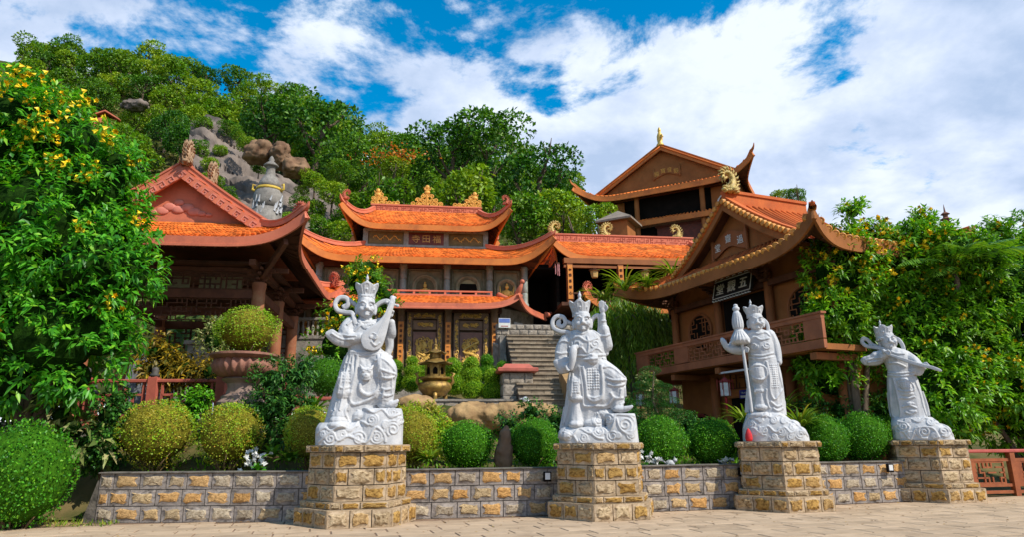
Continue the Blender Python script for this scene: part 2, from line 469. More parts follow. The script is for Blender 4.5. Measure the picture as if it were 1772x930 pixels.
# garden ground: rises from the front wall to the terraces behind
def wall_y(x):
    pts = [(-40, 15.2), (-3.0, 15.2), (1.2, 16.15), (5.9, 17.45), (11.0, 18.9), (40, 27.0)]
    for (a, b), (c, d) in zip(pts, pts[1:]):
        if x <= c: return b + (d - b) * (x - a) / (c - a)
    return pts[-1][1]
def sstep(a, b, t):
    t = min(1, max(0, (t - a) / (b - a))); return t * t * (3 - 2 * t)
def garden_z(x, y):
    w = wall_y(x)
    t = y - w
    left = sstep(-2.5, -5.5, x); right = sstep(2.5, 5.0, x)
    zl = 0.88 + 0.9 * sstep(1.0, 3.2, t)
    zc = 0.88 + 0.75 * sstep(1.5, 7.0, t) + 1.3 * sstep(8.4, 9.6, t) + 1.1 * sstep(10.5, 14.0, t)
    zr = 0.88 + 0.3 * sstep(1, 6, t) + 2.6 * sstep(13, 19, t)
    return (zl * left + zc * (1 - left)) * (1 - right) + zr * right
GX0, GX1, GY0, GY1 = -30.0, 32.0, 15.0, 60.0
def gpt(u, v):
    x = GX0 + (GX1 - GX0) * u
    y = wall_y(x) + 0.22 + (GY1 - wall_y(x)) * v * v * 0.5 + (GY1 - wall_y(x)) * v * 0.5
    z = garden_z(x, y)
    if x < -8.6: z = 0.04 + (z - 0.04) * sstep(0.3, 2.2, y - 15.2)
    if x > 12.0: z = 0.03 + (z - 0.03) * sstep(2.0, 7.0, y - wall_y(x))
    return (x, y, z)
tag(MB().grid(gpt, 124, 60).build('garden_ground', M_soil, smooth=True), kind='structure')

# ================================================================== dressed stone blocks
def stone_mesh(seed, mats, w=1.0, h=1.0, depth=0.10, margin=0.17, proud=0.035, asp=1.5):
    "unit block in x,z (front towards -y): flat drafted margin round a rough-faced centre with a broken outline"
    r = random.Random(seed); n = 16
    per = []
    for i in range(n):
        t = i / n * 4; k = int(t); q = t - k
        per.append([(-.5 + q, -.5), (.5, -.5 + q), (.5 - q, .5), (-.5, .5 - q)][k])
    vs = []; fs = []; mi = []
    j1, j2 = [r.uniform(-.012, .012) for _ in range(n)], [r.uniform(-.012, .012) for _ in range(n)]
    for (x, z), a, c in zip(per, j1, j2): vs.append((x * .985 + a * .5, depth, z * .985 + c * .5))
    for (x, z), a, c in zip(per, j1, j2): vs.append((x * .975 + a * .5, r.uniform(-.003, .003), z * .965 + c * .5))
    ring = []
    for (x, z) in per:
        mx, mz = margin / asp * r.uniform(.55, 1.5), margin * r.uniform(.55, 1.5)
        L_ = max(abs(x), abs(z)) * 2
        xx = max(-.5 + mx, min(.5 - mx, x)); zz_ = max(-.5 + mz, min(.5 - mz, z)); ring.append((xx, zz_))
    for x, z in ring: vs.append((x, r.uniform(-.004, .004), z))
    for x, z in ring: vs.append((x * .90 + r.uniform(-.03, .03), -proud * r.uniform(.6, 1.15), z * .88 + r.uniform(-.035, .035)))
    for x, z in ring: vs.append((x * .45 + r.uniform(-.03, .03), -proud * r.uniform(.6, 1.25), z * .45 + r.uniform(-.06, .06)))
    vs.append((0, -proud * .95, 0))
    for L_ in range(4):
        for i in range(n):
            j = (i + 1) % n; fs.append((L_ * n + i, L_ * n + j, L_ * n + n + j, L_ * n + n + i)); mi.append(0 if L_ < 2 else 1)
    for i in range(n): fs.append((4 * n + i, 4 * n + (i + 1) % n, 5 * n)); mi.append(1)
    vs = [(x * w, y, z * h) for x, y, z in vs]
    b = MB(); b.v = vs; b.f = fs; b.m = mi
    return b.mesh('stone', mats, smooth=True, sharp=28)
WALL_STONES = [stone_mesh(s, [M_cement, M_wallrock], margin=0.2, proud=0.02) for s in range(8)]
PED_STONES = [stone_mesh(40 + s, [M_pedmargin, M_pedrock], margin=0.19, proud=0.022) for s in range(8)]
CAP_STONES = [stone_mesh(80 + s, [M_pedmargin, M_pedrock], margin=0.14, proud=0.02) for s in range(5)]

def stone_run(parent, a, b, z0, h, cell, meshes, r, off=0.0, gap=0.007):
    "a course of blocks along the line a-b (2D), face towards the right-hand normal (a->b seen from the front goes left to right)"
    ax, ay = a; bx, by = b
    ln = math.hypot(bx - ax, by - ay); ang = math.atan2(by - ay, bx - ax)
    s = 0.0; edges = [0.0]
    x = off * cell
    if x > 0.12: edges.append(x)
    while x < ln - 0.6 * cell:
        x += cell * r.uniform(.86, 1.14); 
        if x < ln - 0.3 * cell: edges.append(x)
    edges.append(ln)
    for p, q in zip(edges, edges[1:]):
        m = (p + q) / 2
        o = obj('stone', meshes[r.randrange(len(meshes))], parent, loc=(ax + math.cos(ang) * m, ay + math.sin(ang) * m, z0 + h / 2), rot=(0, 0, ang), scale=(q - p - gap, 1, h - gap))
        if r.random() < .5: o.rotation_euler = (PI, 0, ang + PI); 
    return
def flipfix(o): pass
WALL_H = 1.0
def front_wall(a, b, label, end=False):
    r = random.Random(int(abs(a[0]) * 100))
    w = empty('stone_wall', (a[0], a[1], 0), 0, label, 'wall', 'sections of the low front wall')
    A = (0, 0); B = (b[0] - a[0], b[1] - a[1])
    ang = math.atan2(B[1], B[0]); ln = math.hypot(*B)
    n = Vector((-math.sin(ang), math.cos(ang)))
    core = MB()
    c = Vector((B[0] / 2, B[1] / 2)) + n * 0.20
    core.box((c.x, c.y, WALL_H / 2 - 0.02), (ln, 0.36, WALL_H - 0.02), rz=ang)
    core.build('core', M_joint, w)
    cp = MB(); c2 = Vector((B[0] / 2, B[1] / 2)) + n * 0.17
    cp.box((c2.x, c2.y, WALL_H + 0.004), (ln + (0.06 if end else 0), 0.42, 0.034), rz=ang, bevel=0.01)
    cp.build('coping', M_coping, w)
    for k in range(3):
        stone_run(w, A, B, k * WALL_H / 3 - 0.005, WALL_H / 3, 0.50, WALL_STONES, r, off=(0.75, 0.45, 0.6)[k])
    if end:
        pt = n * 0.38
        for k in range(3):
            stone_run(w, (pt.x, pt.y), (0, 0), k * WALL_H / 3 - 0.005, WALL_H / 3, 0.5, WALL_STONES, r)
        f = MB(); f.prism([(-0.30, -0.01), (0.0, -0.01), (0.0, 0.86), (-0.05, 0.86)], 0.02, 0.36, axis='y'); f.build('end_buttress', M_coping, w)
    return w
PED_C = [(-3.24, 14.80), (1.90, 15.67), (6.33, 17.02), (11.10, 19.04)]
front_wall((-8.80, 15.15), (-3.4, 15.05), 'low stone wall left of the lute statue, with a free end by the path', end=True)
front_wall((-2.6, 15.30), (1.5, 16.05), 'low stone wall between the lute statue and the statue with raised hand')
front_wall((2.3, 16.28), (6.0, 17.32), 'low stone wall between the raised hand statue and the umbrella statue')
front_wall((6.7, 17.52), (10.7, 18.80), 'low stone wall between the umbrella statue and the sword statue')

def pedestal(c, label, seed):
    r = random.Random(seed)
    w = empty('stone_pedestal', (c[0], c[1], 0), 0, label, 'pedestal', 'hexagonal stone pedestals of the four statues')
    th0 = ROW - PI / 2 - PI / 6
    def hexa(R): return [(R * math.cos(th0 + k * PI / 3), R * math.sin(th0 + k * PI / 3)) for k in range(6)]
    core = MB()
    z = 0
    for R, h, n, cell, mesh in LAYERS:
        core.prism(hexa(R - 0.05), z, z + h - 0.006, axis='z'); 
        z += h
    core.build('core', M_joint, w)
    z = 0; k = 0
    for R, h, n, cell, mesh in LAYERS:
        H = hexa(R)
        for i in range(6):
            stone_run(w, H[i], H[(i + 1) % 6], z, h, cell, mesh, r, off=0.5 if k % 2 else 0.0, gap=0.008)
        # flat top of a step that juts out
        z += h; k += 1
    tops = MB(); tops.prism(hexa(1.215), .325, .338, axis='z'); tops.prism(hexa(1.10), .458, .470, axis='z'); tops.prism(hexa(1.055), 1.525, 1.541, axis='z')
    tops.build('ledge', M_pedmargin, w)
    return w
LAYERS = [(1.23, 0.34, 3, 0.42, PED_STONES), (1.115, 0.13, 3, 0.40, CAP_STONES), (1.0, 0.31, 2, 0.5, PED_STONES), (0.995, 0.31, 2, 0.5, PED_STONES), (0.99, 0.31, 2, 0.5, PED_STONES), (1.07, 0.135, 3, 0.36, CAP_STONES)]
PED_H = 1.545
for c, nm, sd in zip(PED_C, ('lute player', 'guardian with raised hand', 'umbrella bearer', 'sword bearer'), range(4)):
    pedestal(c, 'hexagonal golden stone pedestal under the white %s statue' % nm, 10 + sd)
# ================================================================== white stone guardian statues
M_white = mat('white_stone', (0.56, 0.56, 0.56), (0.44, 0.45, 0.465), scale=3.5, rough=0.62, bump=0.22, bscale=45, spec=0.3, stain=(0.24, 0.245, 0.25), stain_scale=2.6, stain_amt=0.35)
def carved_mat(name, pattern_scale, strength=0.6):
    m = mat(name, (0.56, 0.56, 0.56), (0.44, 0.45, 0.465), scale=3.5, rough=0.62, spec=0.3, stain=(0.24, 0.245, 0.25), stain_scale=2.6, stain_amt=0.35)
    t = m.node_tree; N = t.nodes; lk = t.links.new
    co = [n for n in N if n.type == 'TEX_COORD'][0]
    vo = N.new('ShaderNodeTexVoronoi'); vo.inputs['Scale'].default_value = pattern_scale
    lk(co.outputs['Object'], vo.inputs['Vector'])
    bp = N.new('ShaderNodeBump'); bp.inputs['Strength'].default_value = strength; bp.inputs['Distance'].default_value = 0.02
    lk(vo.outputs['Distance'], bp.inputs['Height']); lk(bp.outputs[0], N['Principled BSDF'].inputs['Normal'])
    return m
def robe_mat():
    m = mat('carved_robe_stone', (0.56, 0.56, 0.56), (0.44, 0.45, 0.465), scale=3.5, rough=0.62, spec=0.3, stain=(0.24, 0.245, 0.25), stain_scale=2.6, stain_amt=0.35)
    t = m.node_tree; N = t.nodes; lk = t.links.new
    co = [n for n in N if n.type == 'TEX_COORD'][0]
    wv = N.new('ShaderNodeTexWave'); wv.bands_direction = 'X'; wv.inputs['Scale'].default_value = 1.7; wv.inputs['Distortion'].default_value = 9.0; wv.inputs['Detail'].default_value = 2.0; wv.inputs['Detail Scale'].default_value = 1.2
    mp = N.new('ShaderNodeMapping'); mp.inputs['Scale'].default_value = (1, 1, .45); lk(co.outputs['Object'], mp.inputs[0]); lk(mp.outputs[0], wv.inputs['Vector'])
    vo = N.new('ShaderNodeTexVoronoi'); vo.inputs['Scale'].default_value = 24; lk(co.outputs['Object'], vo.inputs['Vector'])
    b1 = N.new('ShaderNodeBump'); b1.inputs['Strength'].default_value = .24; b1.inputs['Distance'].default_value = .035; lk(wv.outputs['Fac'], b1.inputs['Height'])
    b2 = N.new('ShaderNodeBump'); b2.inputs['Strength'].default_value = .2; b2.inputs['Distance'].default_value = .02; lk(vo.outputs['Distance'], b2.inputs['Height']); lk(b1.outputs[0], b2.inputs['Normal'])
    lk(b2.outputs[0], N['Principled BSDF'].inputs['Normal'])
    return m
M_robe = robe_mat()

class Fig:
    """a carved part: overlapping closed volumes, relief laid on their surface, fused by a voxel remesh.
    Points are given as (cx, cy) on the photo's statue detail and a depth d in metres (negative = towards the viewer)."""
    def __init__(s, ox, oy, k): s.ox, s.oy, s.k = ox, oy, k; s.b = MB(); s.bvh = None
    def q(s, cx, cy, d=0.0): return Vector(((cx - s.ox) * s.k, d, (s.oy - cy) * s.k))
    def loft(s, secs, n=20, pw=2.0):
        "horizontal sections: (cx, cy, depth, rx_px, ry_m), top to bottom or reverse"
        secs = smooth_path(secs, 3); vs = []; fs = []; k = len(secs)
        for cx, cy, d, rx, ry in secs:
            c = s.q(cx, cy, d)
            for j in range(n):
                a = 2 * PI * j / n; ca, sa = math.cos(a), math.sin(a)
                e = 2 / pw
                vs.append(c + Vector((rx * s.k * abs(ca) ** e * (1 if ca > 0 else -1), ry * abs(sa) ** e * (1 if sa > 0 else -1), 0)))
        for i in range(k - 1):
            for j in range(n):
                j2 = (j + 1) % n; fs.append((i * n + j, i * n + j2, i * n + n + j2, i * n + n + j))
        fs.append(tuple(range(n - 1, -1, -1))); fs.append(tuple((k - 1) * n + j for j in range(n)))
        s.b.add(vs, fs); s.bvh = None; return s
    def limb(s, pts, n=12, m=5, flat=None):
        "(cx, cy, d, r_px) chain"
        sp = smooth_path(pts, m)
        s.b.tube([s.q(a, b, c) for a, b, c, r in sp], [max(r, .5) * s.k for a, b, c, r in sp], n=n, flat=flat)
        for a, b, c, r in (pts[0], pts[-1]):
            if flat is None: s.b.ball(s.q(a, b, c), r * s.k, 10, 6)
        s.bvh = None; return s
    def ball(s, cx, cy, d, rx, rz=None, ry=None, tilt=0.0):
        M = Matrix.Rotation(tilt, 3, 'Y') if tilt else None
        s.b.ball(s.q(cx, cy, d), (rx * s.k, (ry if ry is not None else rx * s.k), (rz or rx) * s.k), 14, 9, M=M); s.bvh = None; return s
    def plate(s, poly, d, th, n=4, bulge=0.0):
        "an outline with thickness"
        pts = smooth_path(poly + [poly[0]], n)[:-1]
        P2 = [s.q(a, b) for a, b in pts]
        cx = sum(p.x for p in P2) / len(P2); cz = sum(p.z for p in P2) / len(P2); m = len(P2)
        vs = []; fs = []
        for y, sc in ((d - th / 2 - bulge, 0.55), (d - th / 2 - bulge * .55, .82), (d - th / 2, 1.0), (d + th / 2, 1.0)):
            vs += [(cx + (p.x - cx) * sc, y, cz + (p.z - cz) * sc) for p in P2]
        for L_ in range(3):
            for i in range(m):
                j = (i + 1) % m; fs.append((L_ * m + i, L_ * m + j, L_ * m + m + j, L_ * m + m + i))
        fs.append(tuple(range(m - 1, -1, -1))); fs.append(tuple(3 * m + i for i in range(m)))
        s.b.add(vs, fs); s.bvh = None; return s
    def ribbon(s, pts, wid, th=0.05, n=7):
        th = th * 1.75
        "a flat scarf: (cx, cy, d) path, wide in depth, thin across; rounded edges with a raised border"
        sp = smooth_path(pts, n)
        path = [s.q(a, b, c) for a, b, c in sp]; k = len(path); vs = []; fs = []
        w = wid if hasattr(wid, '__len__') else [wid] * k
        if hasattr(wid, '__len__'): w = [v[0] for v in smooth_path([(x,) for x in wid], n)]
        for i, p in enumerate(path):
            t = (path[min(i + 1, k - 1)] - path[max(i - 1, 0)]).normalized()
            nn = Vector((0, 1, 0)).cross(t); nn = nn.normalized() if nn.length > 1e-5 else Vector((1, 0, 0))
            dd = Vector((0, 1, 0))
            for a, b in ((-.5, -.35), (-.4, -.5), (.4, -.5), (.5, -.35), (.5, .35), (.4, .5), (-.4, .5), (-.5, .35)):
                vs.append(p + dd * a * w[i] + nn * b * th)
        for i in range(k - 1):
            for j in range(8):
                j2 = (j + 1) % 8; fs.append((i * 8 + j, i * 8 + j2, i * 8 + 8 + j2, i * 8 + 8 + j))
        fs.append(tuple(range(7, -1, -1))); fs.append(tuple((k - 1) * 8 + j for j in range(8)))
        s.b.add(vs, fs); s.bvh = None; return s
    def surf(s, cx, cy, default=0.0):
        if s.bvh is None: s.bvh = BVHTree.FromPolygons([Vector(v) for v in s.b.v], s.b.f)
        o = s.q(cx, cy, -6.0)
        h = s.bvh.ray_cast(o, Vector((0, 1, 0)))
        return h[0].y if h[0] is not None else None
    def cut(s, lines, r=3.0):
        "remember relief lines; they are laid on the surface when finishing"
        s.rel = getattr(s, 'rel', []); s.rel += [(l, r) for l in lines]; return s
    def dots(s, pts, r):
        s.dt = getattr(s, 'dt', []); s.dt += [(p, r) for p in pts]; return s
    def spiral(s, cx, cy, R, turns=1.6, a0=0.0, cw=1, r=3.0, tail=None):
        pts = []
        n = int(10 * turns)
        for i in range(n + 1):
            t = i / n; a = a0 + cw * t * turns * 2 * PI; q = R * (1 - t * .85); pts.append((cx + q * math.cos(a), cy + q * math.sin(a)))
        if tail: pts = tail + pts
        return s.cut([pts], r)
    def finish(s, name, material, parent, voxel=0.015, smooth_it=1):
        s.surf(0, 0)
        bv = s.bvh
        add = MB()
        def hit(cx, cy):
            h = bv.ray_cast(s.q(cx, cy, -6.0), Vector((0, 1, 0))); return h[0]
        for l, r in getattr(s, 'rel', []):
            sp = smooth_path(l, 4); run = []
            for a, b in sp:
                h = hit(a, b)
                if h is None or (run and abs(h.y - run[-1].y) > 0.12):
                    if len(run) > 1: add.tube(run, r * 1.35 * s.k, 6)
                    run = [] if h is None else [h]
                else: run.append(h)
            if len(run) > 1: add.tube(run, r * 1.35 * s.k, 6)
        for (a, b), r in getattr(s, 'dt', []):
            h = hit(a, b)
            if h is not None: add.ball(h, r * 1.3 * s.k, 8, 6)
        s.b.merge(add)
        me = s.b.mesh(name, material)
        tmp = bpy.data.objects.new('tmp', me); COL.objects.link(tmp)
        md = tmp.modifiers.new('r', 'REMESH'); md.mode = 'VOXEL'; md.voxel_size = voxel; md.use_smooth_shade = True
        if smooth_it:
            ms = tmp.modifiers.new('s', 'SMOOTH'); ms.factor = 0.5; ms.iterations = smooth_it
        dg = bpy.context.evaluated_depsgraph_get()
        m2 = bpy.data.meshes.new_from_object(tmp.evaluated_get(dg)); m2.name = name
        bpy.data.objects.remove(tmp); bpy.data.meshes.remove(me)
        if not m2.materials: m2.materials.append(material)
        m2.polygons.foreach_set('use_smooth', [True] * len(m2.polygons))
        return obj(name, m2, parent)

def head(f, cx, cy, w, h, d=-0.02, turn=0.0, moustache=True, smile=0.0):
    "a broad fierce face: brow, bulging eyes, nose, mouth, cheeks, long ears. turn = sideways shift of the features in px"
    k = f.k; t = turn
    f.loft([(cx, cy - h * .62, d, w * .30, w * .34 * k), (cx, cy - h * .45, d, w * .47, w * .52 * k), (cx, cy - h * .05, d, w * .52, w * .56 * k), (cx + t * .1, cy + h * .25, d, w * .50, w * .52 * k), (cx + t * .2, cy + h * .45, d - .02, w * .36, w * .42 * k), (cx + t * .2, cy + h * .58, d - .02, w * .18, w * .25 * k)], n=20)
    fr = d - w * .52 * k
    f.ball(cx + t - w * .26, cy + h * .14, fr + w * .12 * k, w * .19, h * .16, w * .16 * k)     # cheeks
    f.ball(cx + t + w * .26, cy + h * .14, fr + w * .12 * k, w * .19, h * .16, w * .16 * k)
    f.limb([(cx + t, cy - h * .18, fr + .01, w * .06), (cx + t, cy + h * .02, fr - w * .07 * k, w * .085), (cx + t, cy + h * .10, fr - w * .10 * k, w * .115)])   # nose
    for sx in (-1, 1):
        f.ball(cx + t + sx * w * .085, cy + h * .11, fr - w * .04 * k, w * .075, h * .06)
        f.limb([(cx + t + sx * w * .08, cy - h * .16, fr - .004, w * .05), (cx + t + sx * w * .25, cy - h * .25, fr + .002, w * .06), (cx + t + sx * w * .42, cy - h * .18, fr + w * .14 * k, w * .045)], n=8)   # brow
        f.ball(cx + t + sx * w * .215, cy - h * .08, fr + w * .06 * k, w * .105, h * .055)                    # eye
        f.limb([(cx + t + sx * w * .10, cy - h * .03, fr + w * .05 * k, w * .025), (cx + t + sx * w * .22, cy - h * .005, fr + w * .05 * k, w * .03), (cx + t + sx * w * .34, cy - h * .04, fr + w * .13 * k, w * .025)], n=6)
        f.limb([(cx + sx * w * .54, cy - h * .12, d + .02, w * .07), (cx + sx * w * .57, cy + h * .08, d + .01, w * .08), (cx + sx * w * .53, cy + h * .34, d - .01, w * .07)], n=8)  # long ear
        f.limb([(cx + t + sx * w * .05, cy + h * .20, fr - .004, w * .035), (cx + t + sx * w * .20, cy + h * (.24 - smile), fr + w * .05 * k, w * .045), (cx + t + sx * w * .32, cy + h * (.33 - smile * 1.5), fr + w * .14 * k, w * .03)], n=8)  # lip / moustache
    if moustache:
        for sx in (-1, 1): f.limb([(cx + t + sx * w * .06, cy + h * .175, fr - w * .03 * k, w * .05), (cx + t + sx * w * .24, cy + h * .22, fr + .004, w * .055), (cx + t + sx * w * .40, cy + h * .36, fr + w * .16 * k, w * .03)], n=8)
    f.limb([(cx + t - w * .15, cy + h * .33, fr + w * .05 * k, w * .045), (cx + t, cy + h * .345, fr + w * .01 * k, w * .055), (cx + t + w * .15, cy + h * .33, fr + w * .05 * k, w * .045)], n=8)     # lower lip
    f.ball(cx + t, cy + h * .45, fr + w * .08 * k, w * .14, h * .09)                                        # chin
def crown(f, cx, cyb, wb, cyt, wt, d=-0.01, tilt=0.0, fin=None):
    "flaring crown with a lobed rim, hair band and a bottle-shaped finial"
    h = cyb - cyt
    k = f.k
    # rim lobes all round: wall of the crown as a lathe-like loft with scallops on top
    n = 40; vs = []; fs = []
    rows = 5
    for L_ in range(rows + 1):
        t = L_ / rows
        for j in range(n):
            a = 2 * PI * j / n
            lobe = 0.5 + 0.5 * math.cos(5 * (a + PI / 2))
            top = cyt - h * .20 * lobe ** .7 + h * .10 * (1 - lobe)
            cy = cyb + (top - cyb) * t
            r = wb / 2 + (wt / 2 - wb / 2) * t ** 1.2
            vs.append(f.q(cx + tilt * t + r * math.cos(a), cy, d + r * k * .92 * math.sin(a)))
    for L_ in range(rows):
        for j in range(n):
            j2 = (j + 1) % n; fs.append((L_ * n + j, L_ * n + j2, L_ * n + n + j2, L_ * n + n + j))
    fs.append(tuple(range(n - 1, -1, -1)))
    c = len(vs); vs.append(f.q(cx + tilt, cyt + h * .25, d))
    for j in range(n): fs.append((rows * n + j, rows * n + (j + 1) % n, c))
    f.b.add(vs, fs); f.bvh = None
    fx, fy0, fy1 = fin or (cx + tilt, cyt + h * .2, cyt - h * .75)
    H = fy0 - fy1
    prof = [(fy0, .22), (fy0 - H * .35, .20), (fy0 - H * .45, .10), (fy0 - H * .52, .15), (fy0 - H * .68, .18), (fy0 - H * .80, .10), (fy0 - H * .90, .085), (fy1, .04)]
    f.loft([(fx, y, d, r * H * .75, r * H * .75 * k) for y, r in prof], n=12)
    for sx in (-1, 0, 1):
        x0 = cx + sx * wb * .34; x1 = cx + tilt + sx * wt * .36
        f.cut([[(x0 - wb * .10, cyb - h * .1), (x1 - wt * .10, cyt + h * .15), (x1, cyt - h * .02), (x1 + wt * .10, cyt + h * .15), (x0 + wb * .10, cyb - h * .1), (x0 - wb * .10, cyb - h * .1)]], 2.2)
        f.dots([((x0 + x1) / 2, cyb - h * .5)], wb * .055)
        f.cut([[((x0 + x1) / 2 - wb * .05, cyb - h * .3), ((x0 + x1) / 2, cyb - h * .38), ((x0 + x1) / 2 + wb * .05, cyb - h * .3)]], 2)
    f.limb([(cx - wb * .49, cyb - h * .02, d, wb * .05), (cx - wb * .3, cyb + h * .04, d - wb * .40 * k, wb * .05), (cx, cyb + h * .06, d - wb * .50 * k, wb * .05), (cx + wb * .3, cyb + h * .04, d - wb * .40 * k, wb * .05), (cx + wb * .49, cyb - h * .02, d, wb * .05)], n=8)
    for j in range(7):
        a = -PI / 2 + (j - 3) * .42
        f.ball(cx + wb * .47 * math.cos(a), cyb + h * .17, d + wb * .47 * k * math.sin(a), wb * .085, wb * .075)
def hand(f, cx, cy, d, s, ang, curl=0.6, side=1):
    "palm, four bent fingers and a thumb; ang = direction of the fingers on the picture, s = palm size in px"
    ca, sa = math.cos(ang), math.sin(ang)
    def pt(u, v): return (cx + u * ca - v * sa, cy + u * sa + v * ca)
    x, y = pt(0, 0); f.ball(x, y, d, s * .62, s * .5, s * .34 * f.k, tilt=ang)
    for i in range(4):
        v = (i - 1.5) * s * .27; ln = s * (.95, 1.1, 1.0, .8)[i]
        a, b, c = pt(s * .35, v), pt(s * .35 + ln * .55, v * 1.05), pt(s * .35 + ln * (1 - curl * .55), v)
        f.limb([(*a, d - s * .18 * f.k, s * .15), (*b, d - s * .42 * f.k * (0.4 + curl), s * .145), (*c, d - s * .25 * f.k, s * .12)], n=8, m=4)
    a, b, c = pt(-s * .15, side * s * .45), pt(s * .25, side * s * .72), pt(s * .62, side * s * .60)
    f.limb([(*a, d - .01, s * .17), (*b, d - s * .25 * f.k, s * .16), (*c, d - s * .35 * f.k, s * .12)], n=8, m=4)
def cloud_relief(f, centres, r=3.2):
    for i, (cx, cy, R) in enumerate(centres):
        f.spiral(cx, cy, R, 1.7, a0=(i * 2.1) % 6.28, cw=1 if i % 2 else -1, r=r)
        f.cut([[(cx + R * 1.25 * math.cos(a), cy + R * 1.2 * math.sin(a)) for a in [(i * 1.3) + q * .45 for q in range(7)]]], r * .9)
def hem(f, pts, r=5): f.cut([pts], r)

def statue_root(i, label):
    c = PED_C[i]
    v = Vector((c[0], c[1])).normalized()
    return empty('guardian_statue', (c[0], c[1], PED_H - 0.004), math.atan2(v.y, v.x) - PI / 2, label, 'statue', 'white stone guardian king statues')
STAT_VOX = 0.0118

# ------------------------------------------------------------------ statue with the lute
k1 = mpp(620, 620, 14.8) / 2.906
root = statue_root(0, 'white stone guardian king statue playing a pear-shaped lute')
def S(): return Fig(350, 880, k1)
f = S()
# robe and body
f.loft([(350, 262, .06, 50, .16), (350, 282, .05, 92, .23), (348, 330, .03, 88, .25), (352, 380, .02, 86, .25), (355, 425, .02, 82, .24), (352, 445, .02, 86, .25)])
f.loft([(352, 430, .02, 84, .25), (348, 520, .03, 108, .29), (340, 600, .04, 122, .31), (328, 690, .06, 132, .31), (318, 760, .07, 138, .31), (312, 800, .07, 140, .31)])
f.limb([(350, 232, -.02, 30), (350, 265, .02, 38)])
# bent leg standing on the raised cloud, draped
f.limb([(400, 455, -.02, 58), (455, 505, -.17, 56), (470, 545, -.22, 50)], n=16)
f.limb([(468, 545, -.20, 48), (470, 600, -.19, 42), (462, 665, -.15, 44)], n=16)
f.ball(492, 690, -.24, 34, 20, .10); f.ball(455, 688, -.20, 30, 24, .10)
f.limb([(478, 690, -.24, 20), (505, 684, -.28, 15), (522, 672, -.29, 9)])
f.plate([(320, 450), (425, 455), (500, 540), (492, 655), (430, 690), (300, 685)], -.02, .34, bulge=.10)
# straight leg and boot
f.limb([(262, 560, -.16, 32), (262, 640, -.18, 34)], n=14); f.ball(266, 632, -.20, 40, 24, .12)
f.limb([(262, 660, -.16, 26), (255, 720, -.17, 34), (250, 745, -.16, 44)], n=14); f.ball(244, 768, -.24, 42, 26, .15)
# arms
f.limb([(280, 285, .02, 38), (262, 330, -.04, 42), (290, 365, -.16, 32), (335, 362, -.25, 22)], n=14)
f.limb([(425, 285, .02, 36), (468, 335, .0, 34), (482, 330, -.10, 26), (482, 280, -.20, 17)], n=14)
f.plate([(330, 345), (290, 350), (235, 345), (195, 322), (172, 330), (160, 345), (178, 372), (215, 398), (265, 408), (300, 395), (335, 372)], -.10, .16, bulge=.05)
f.limb([(470, 345, -.05, 26), (478, 400, -.02, 20), (470, 440, -.02, 16), (488, 452, -.03, 8)], n=12)
head(f, 352, 203, 88, 96, d=-.06, turn=4)
hand(f, 385, 362, -.36, 27, 0.05, .8, -1)
hand(f, 478, 243, -.24, 23, -1.4, .9, -1)
f.ball(480, 285, -.20, 16, 8)
# relief: collar, sash, apron, folds
f.cut([[(262, 300), (300, 268), (350, 285), (405, 268), (440, 300)], [(318, 275), (340, 300), (358, 305), (388, 278)], [(300, 330), (330, 300), (352, 315), (395, 310)]], 5)
f.cut([[(272, 428), (350, 440), (438, 428)]], 7).cut([[(274, 440), (350, 452), (436, 440)]], 5)
f.cut([[(322, 450), (315, 540), (300, 620), (296, 670), (320, 690), (380, 668), (420, 640), (430, 560), (420, 450)]], 6)
f.cut([[(340, 590), (345, 625), (380, 645), (420, 625), (435, 580)]], 7)
for x0, x1 in ((290, 262), (275, 238), (262, 222), (300, 300)): f.cut([[(x0, 450), ((x0 + x1) / 2 - 4, 540), (x1, 640), (x1 - 12, 720)]], 4.5)
f.cut([[(225, 620), (212, 700), (190, 775)], [(240, 560), (222, 640), (205, 720)], [(285, 690), (275, 730), (300, 780)], [(236, 670), (222, 700), (215, 725)]], 5)
f.cut([[(405, 480), (440, 470), (480, 500), (512, 540)], [(430, 520), (470, 535), (512, 545)], [(420, 555), (470, 565), (505, 555)], [(430, 600), (460, 620), (500, 610)], [(440, 640), (470, 650), (500, 640)]], 5)
f.cut([[(440, 440), (430, 500), (445, 560), (440, 620), (420, 660)], [(455, 620), (450, 660)], [(490, 560), (492, 640)]], 5)
f.cut([[(190, 345), (240, 372), (300, 375)], [(215, 335), (260, 355), (310, 358)]], 4)
f.cut([[(240, 500), (275, 490), (300, 510), (298, 600), (240, 605), (236, 520)]], 4)
f.dots([(248 + 13 * (i % 4), 525 + 14 * (i // 4)) for i in range(20)], 4)
f.dots([(x, 300 + abs(x - 350) * -.2) for x in range(305, 400, 12)], 5)
f.finish('figure', M_robe, root, STAT_VOX)
g = S()                                                # lion mask on the apron
g.ball(368, 540, -.285, 34, 32, .07); g.ball(368, 556, -.35, 17, 13, .04)
for sx in (-1, 1): g.ball(368 + sx * 14, 531, -.345, 8, 6, .02); g.limb([(368 + sx * 22, 515, -.30, 9), (368 + sx * 32, 500, -.29, 4)]); g.limb([(368 + sx * 5, 524, -.345, 5), (368 + sx * 22, 520, -.33, 5)])
g.ball(368, 548, -.37, 7, 5); g.limb([(350, 566, -.33, 5), (368, 572, -.345, 6), (386, 566, -.33, 5)])
g.finish('lion_mask', M_white, root, .011, 1)
g = S(); crown(g, 352, 145, 84, 85, 122, d=-.05, fin=(352, 88, 26)); g.finish('crown', M_white, root, .012, 1)
g = S()
g.plate([(334, 385), (352, 418), (398, 430), (436, 408), (456, 350), (466, 300), (476, 250), (490, 200), (494, 168), (472, 164), (458, 210), (438, 252), (408, 288), (366, 318), (338, 350)], -.28, .14, bulge=.03)
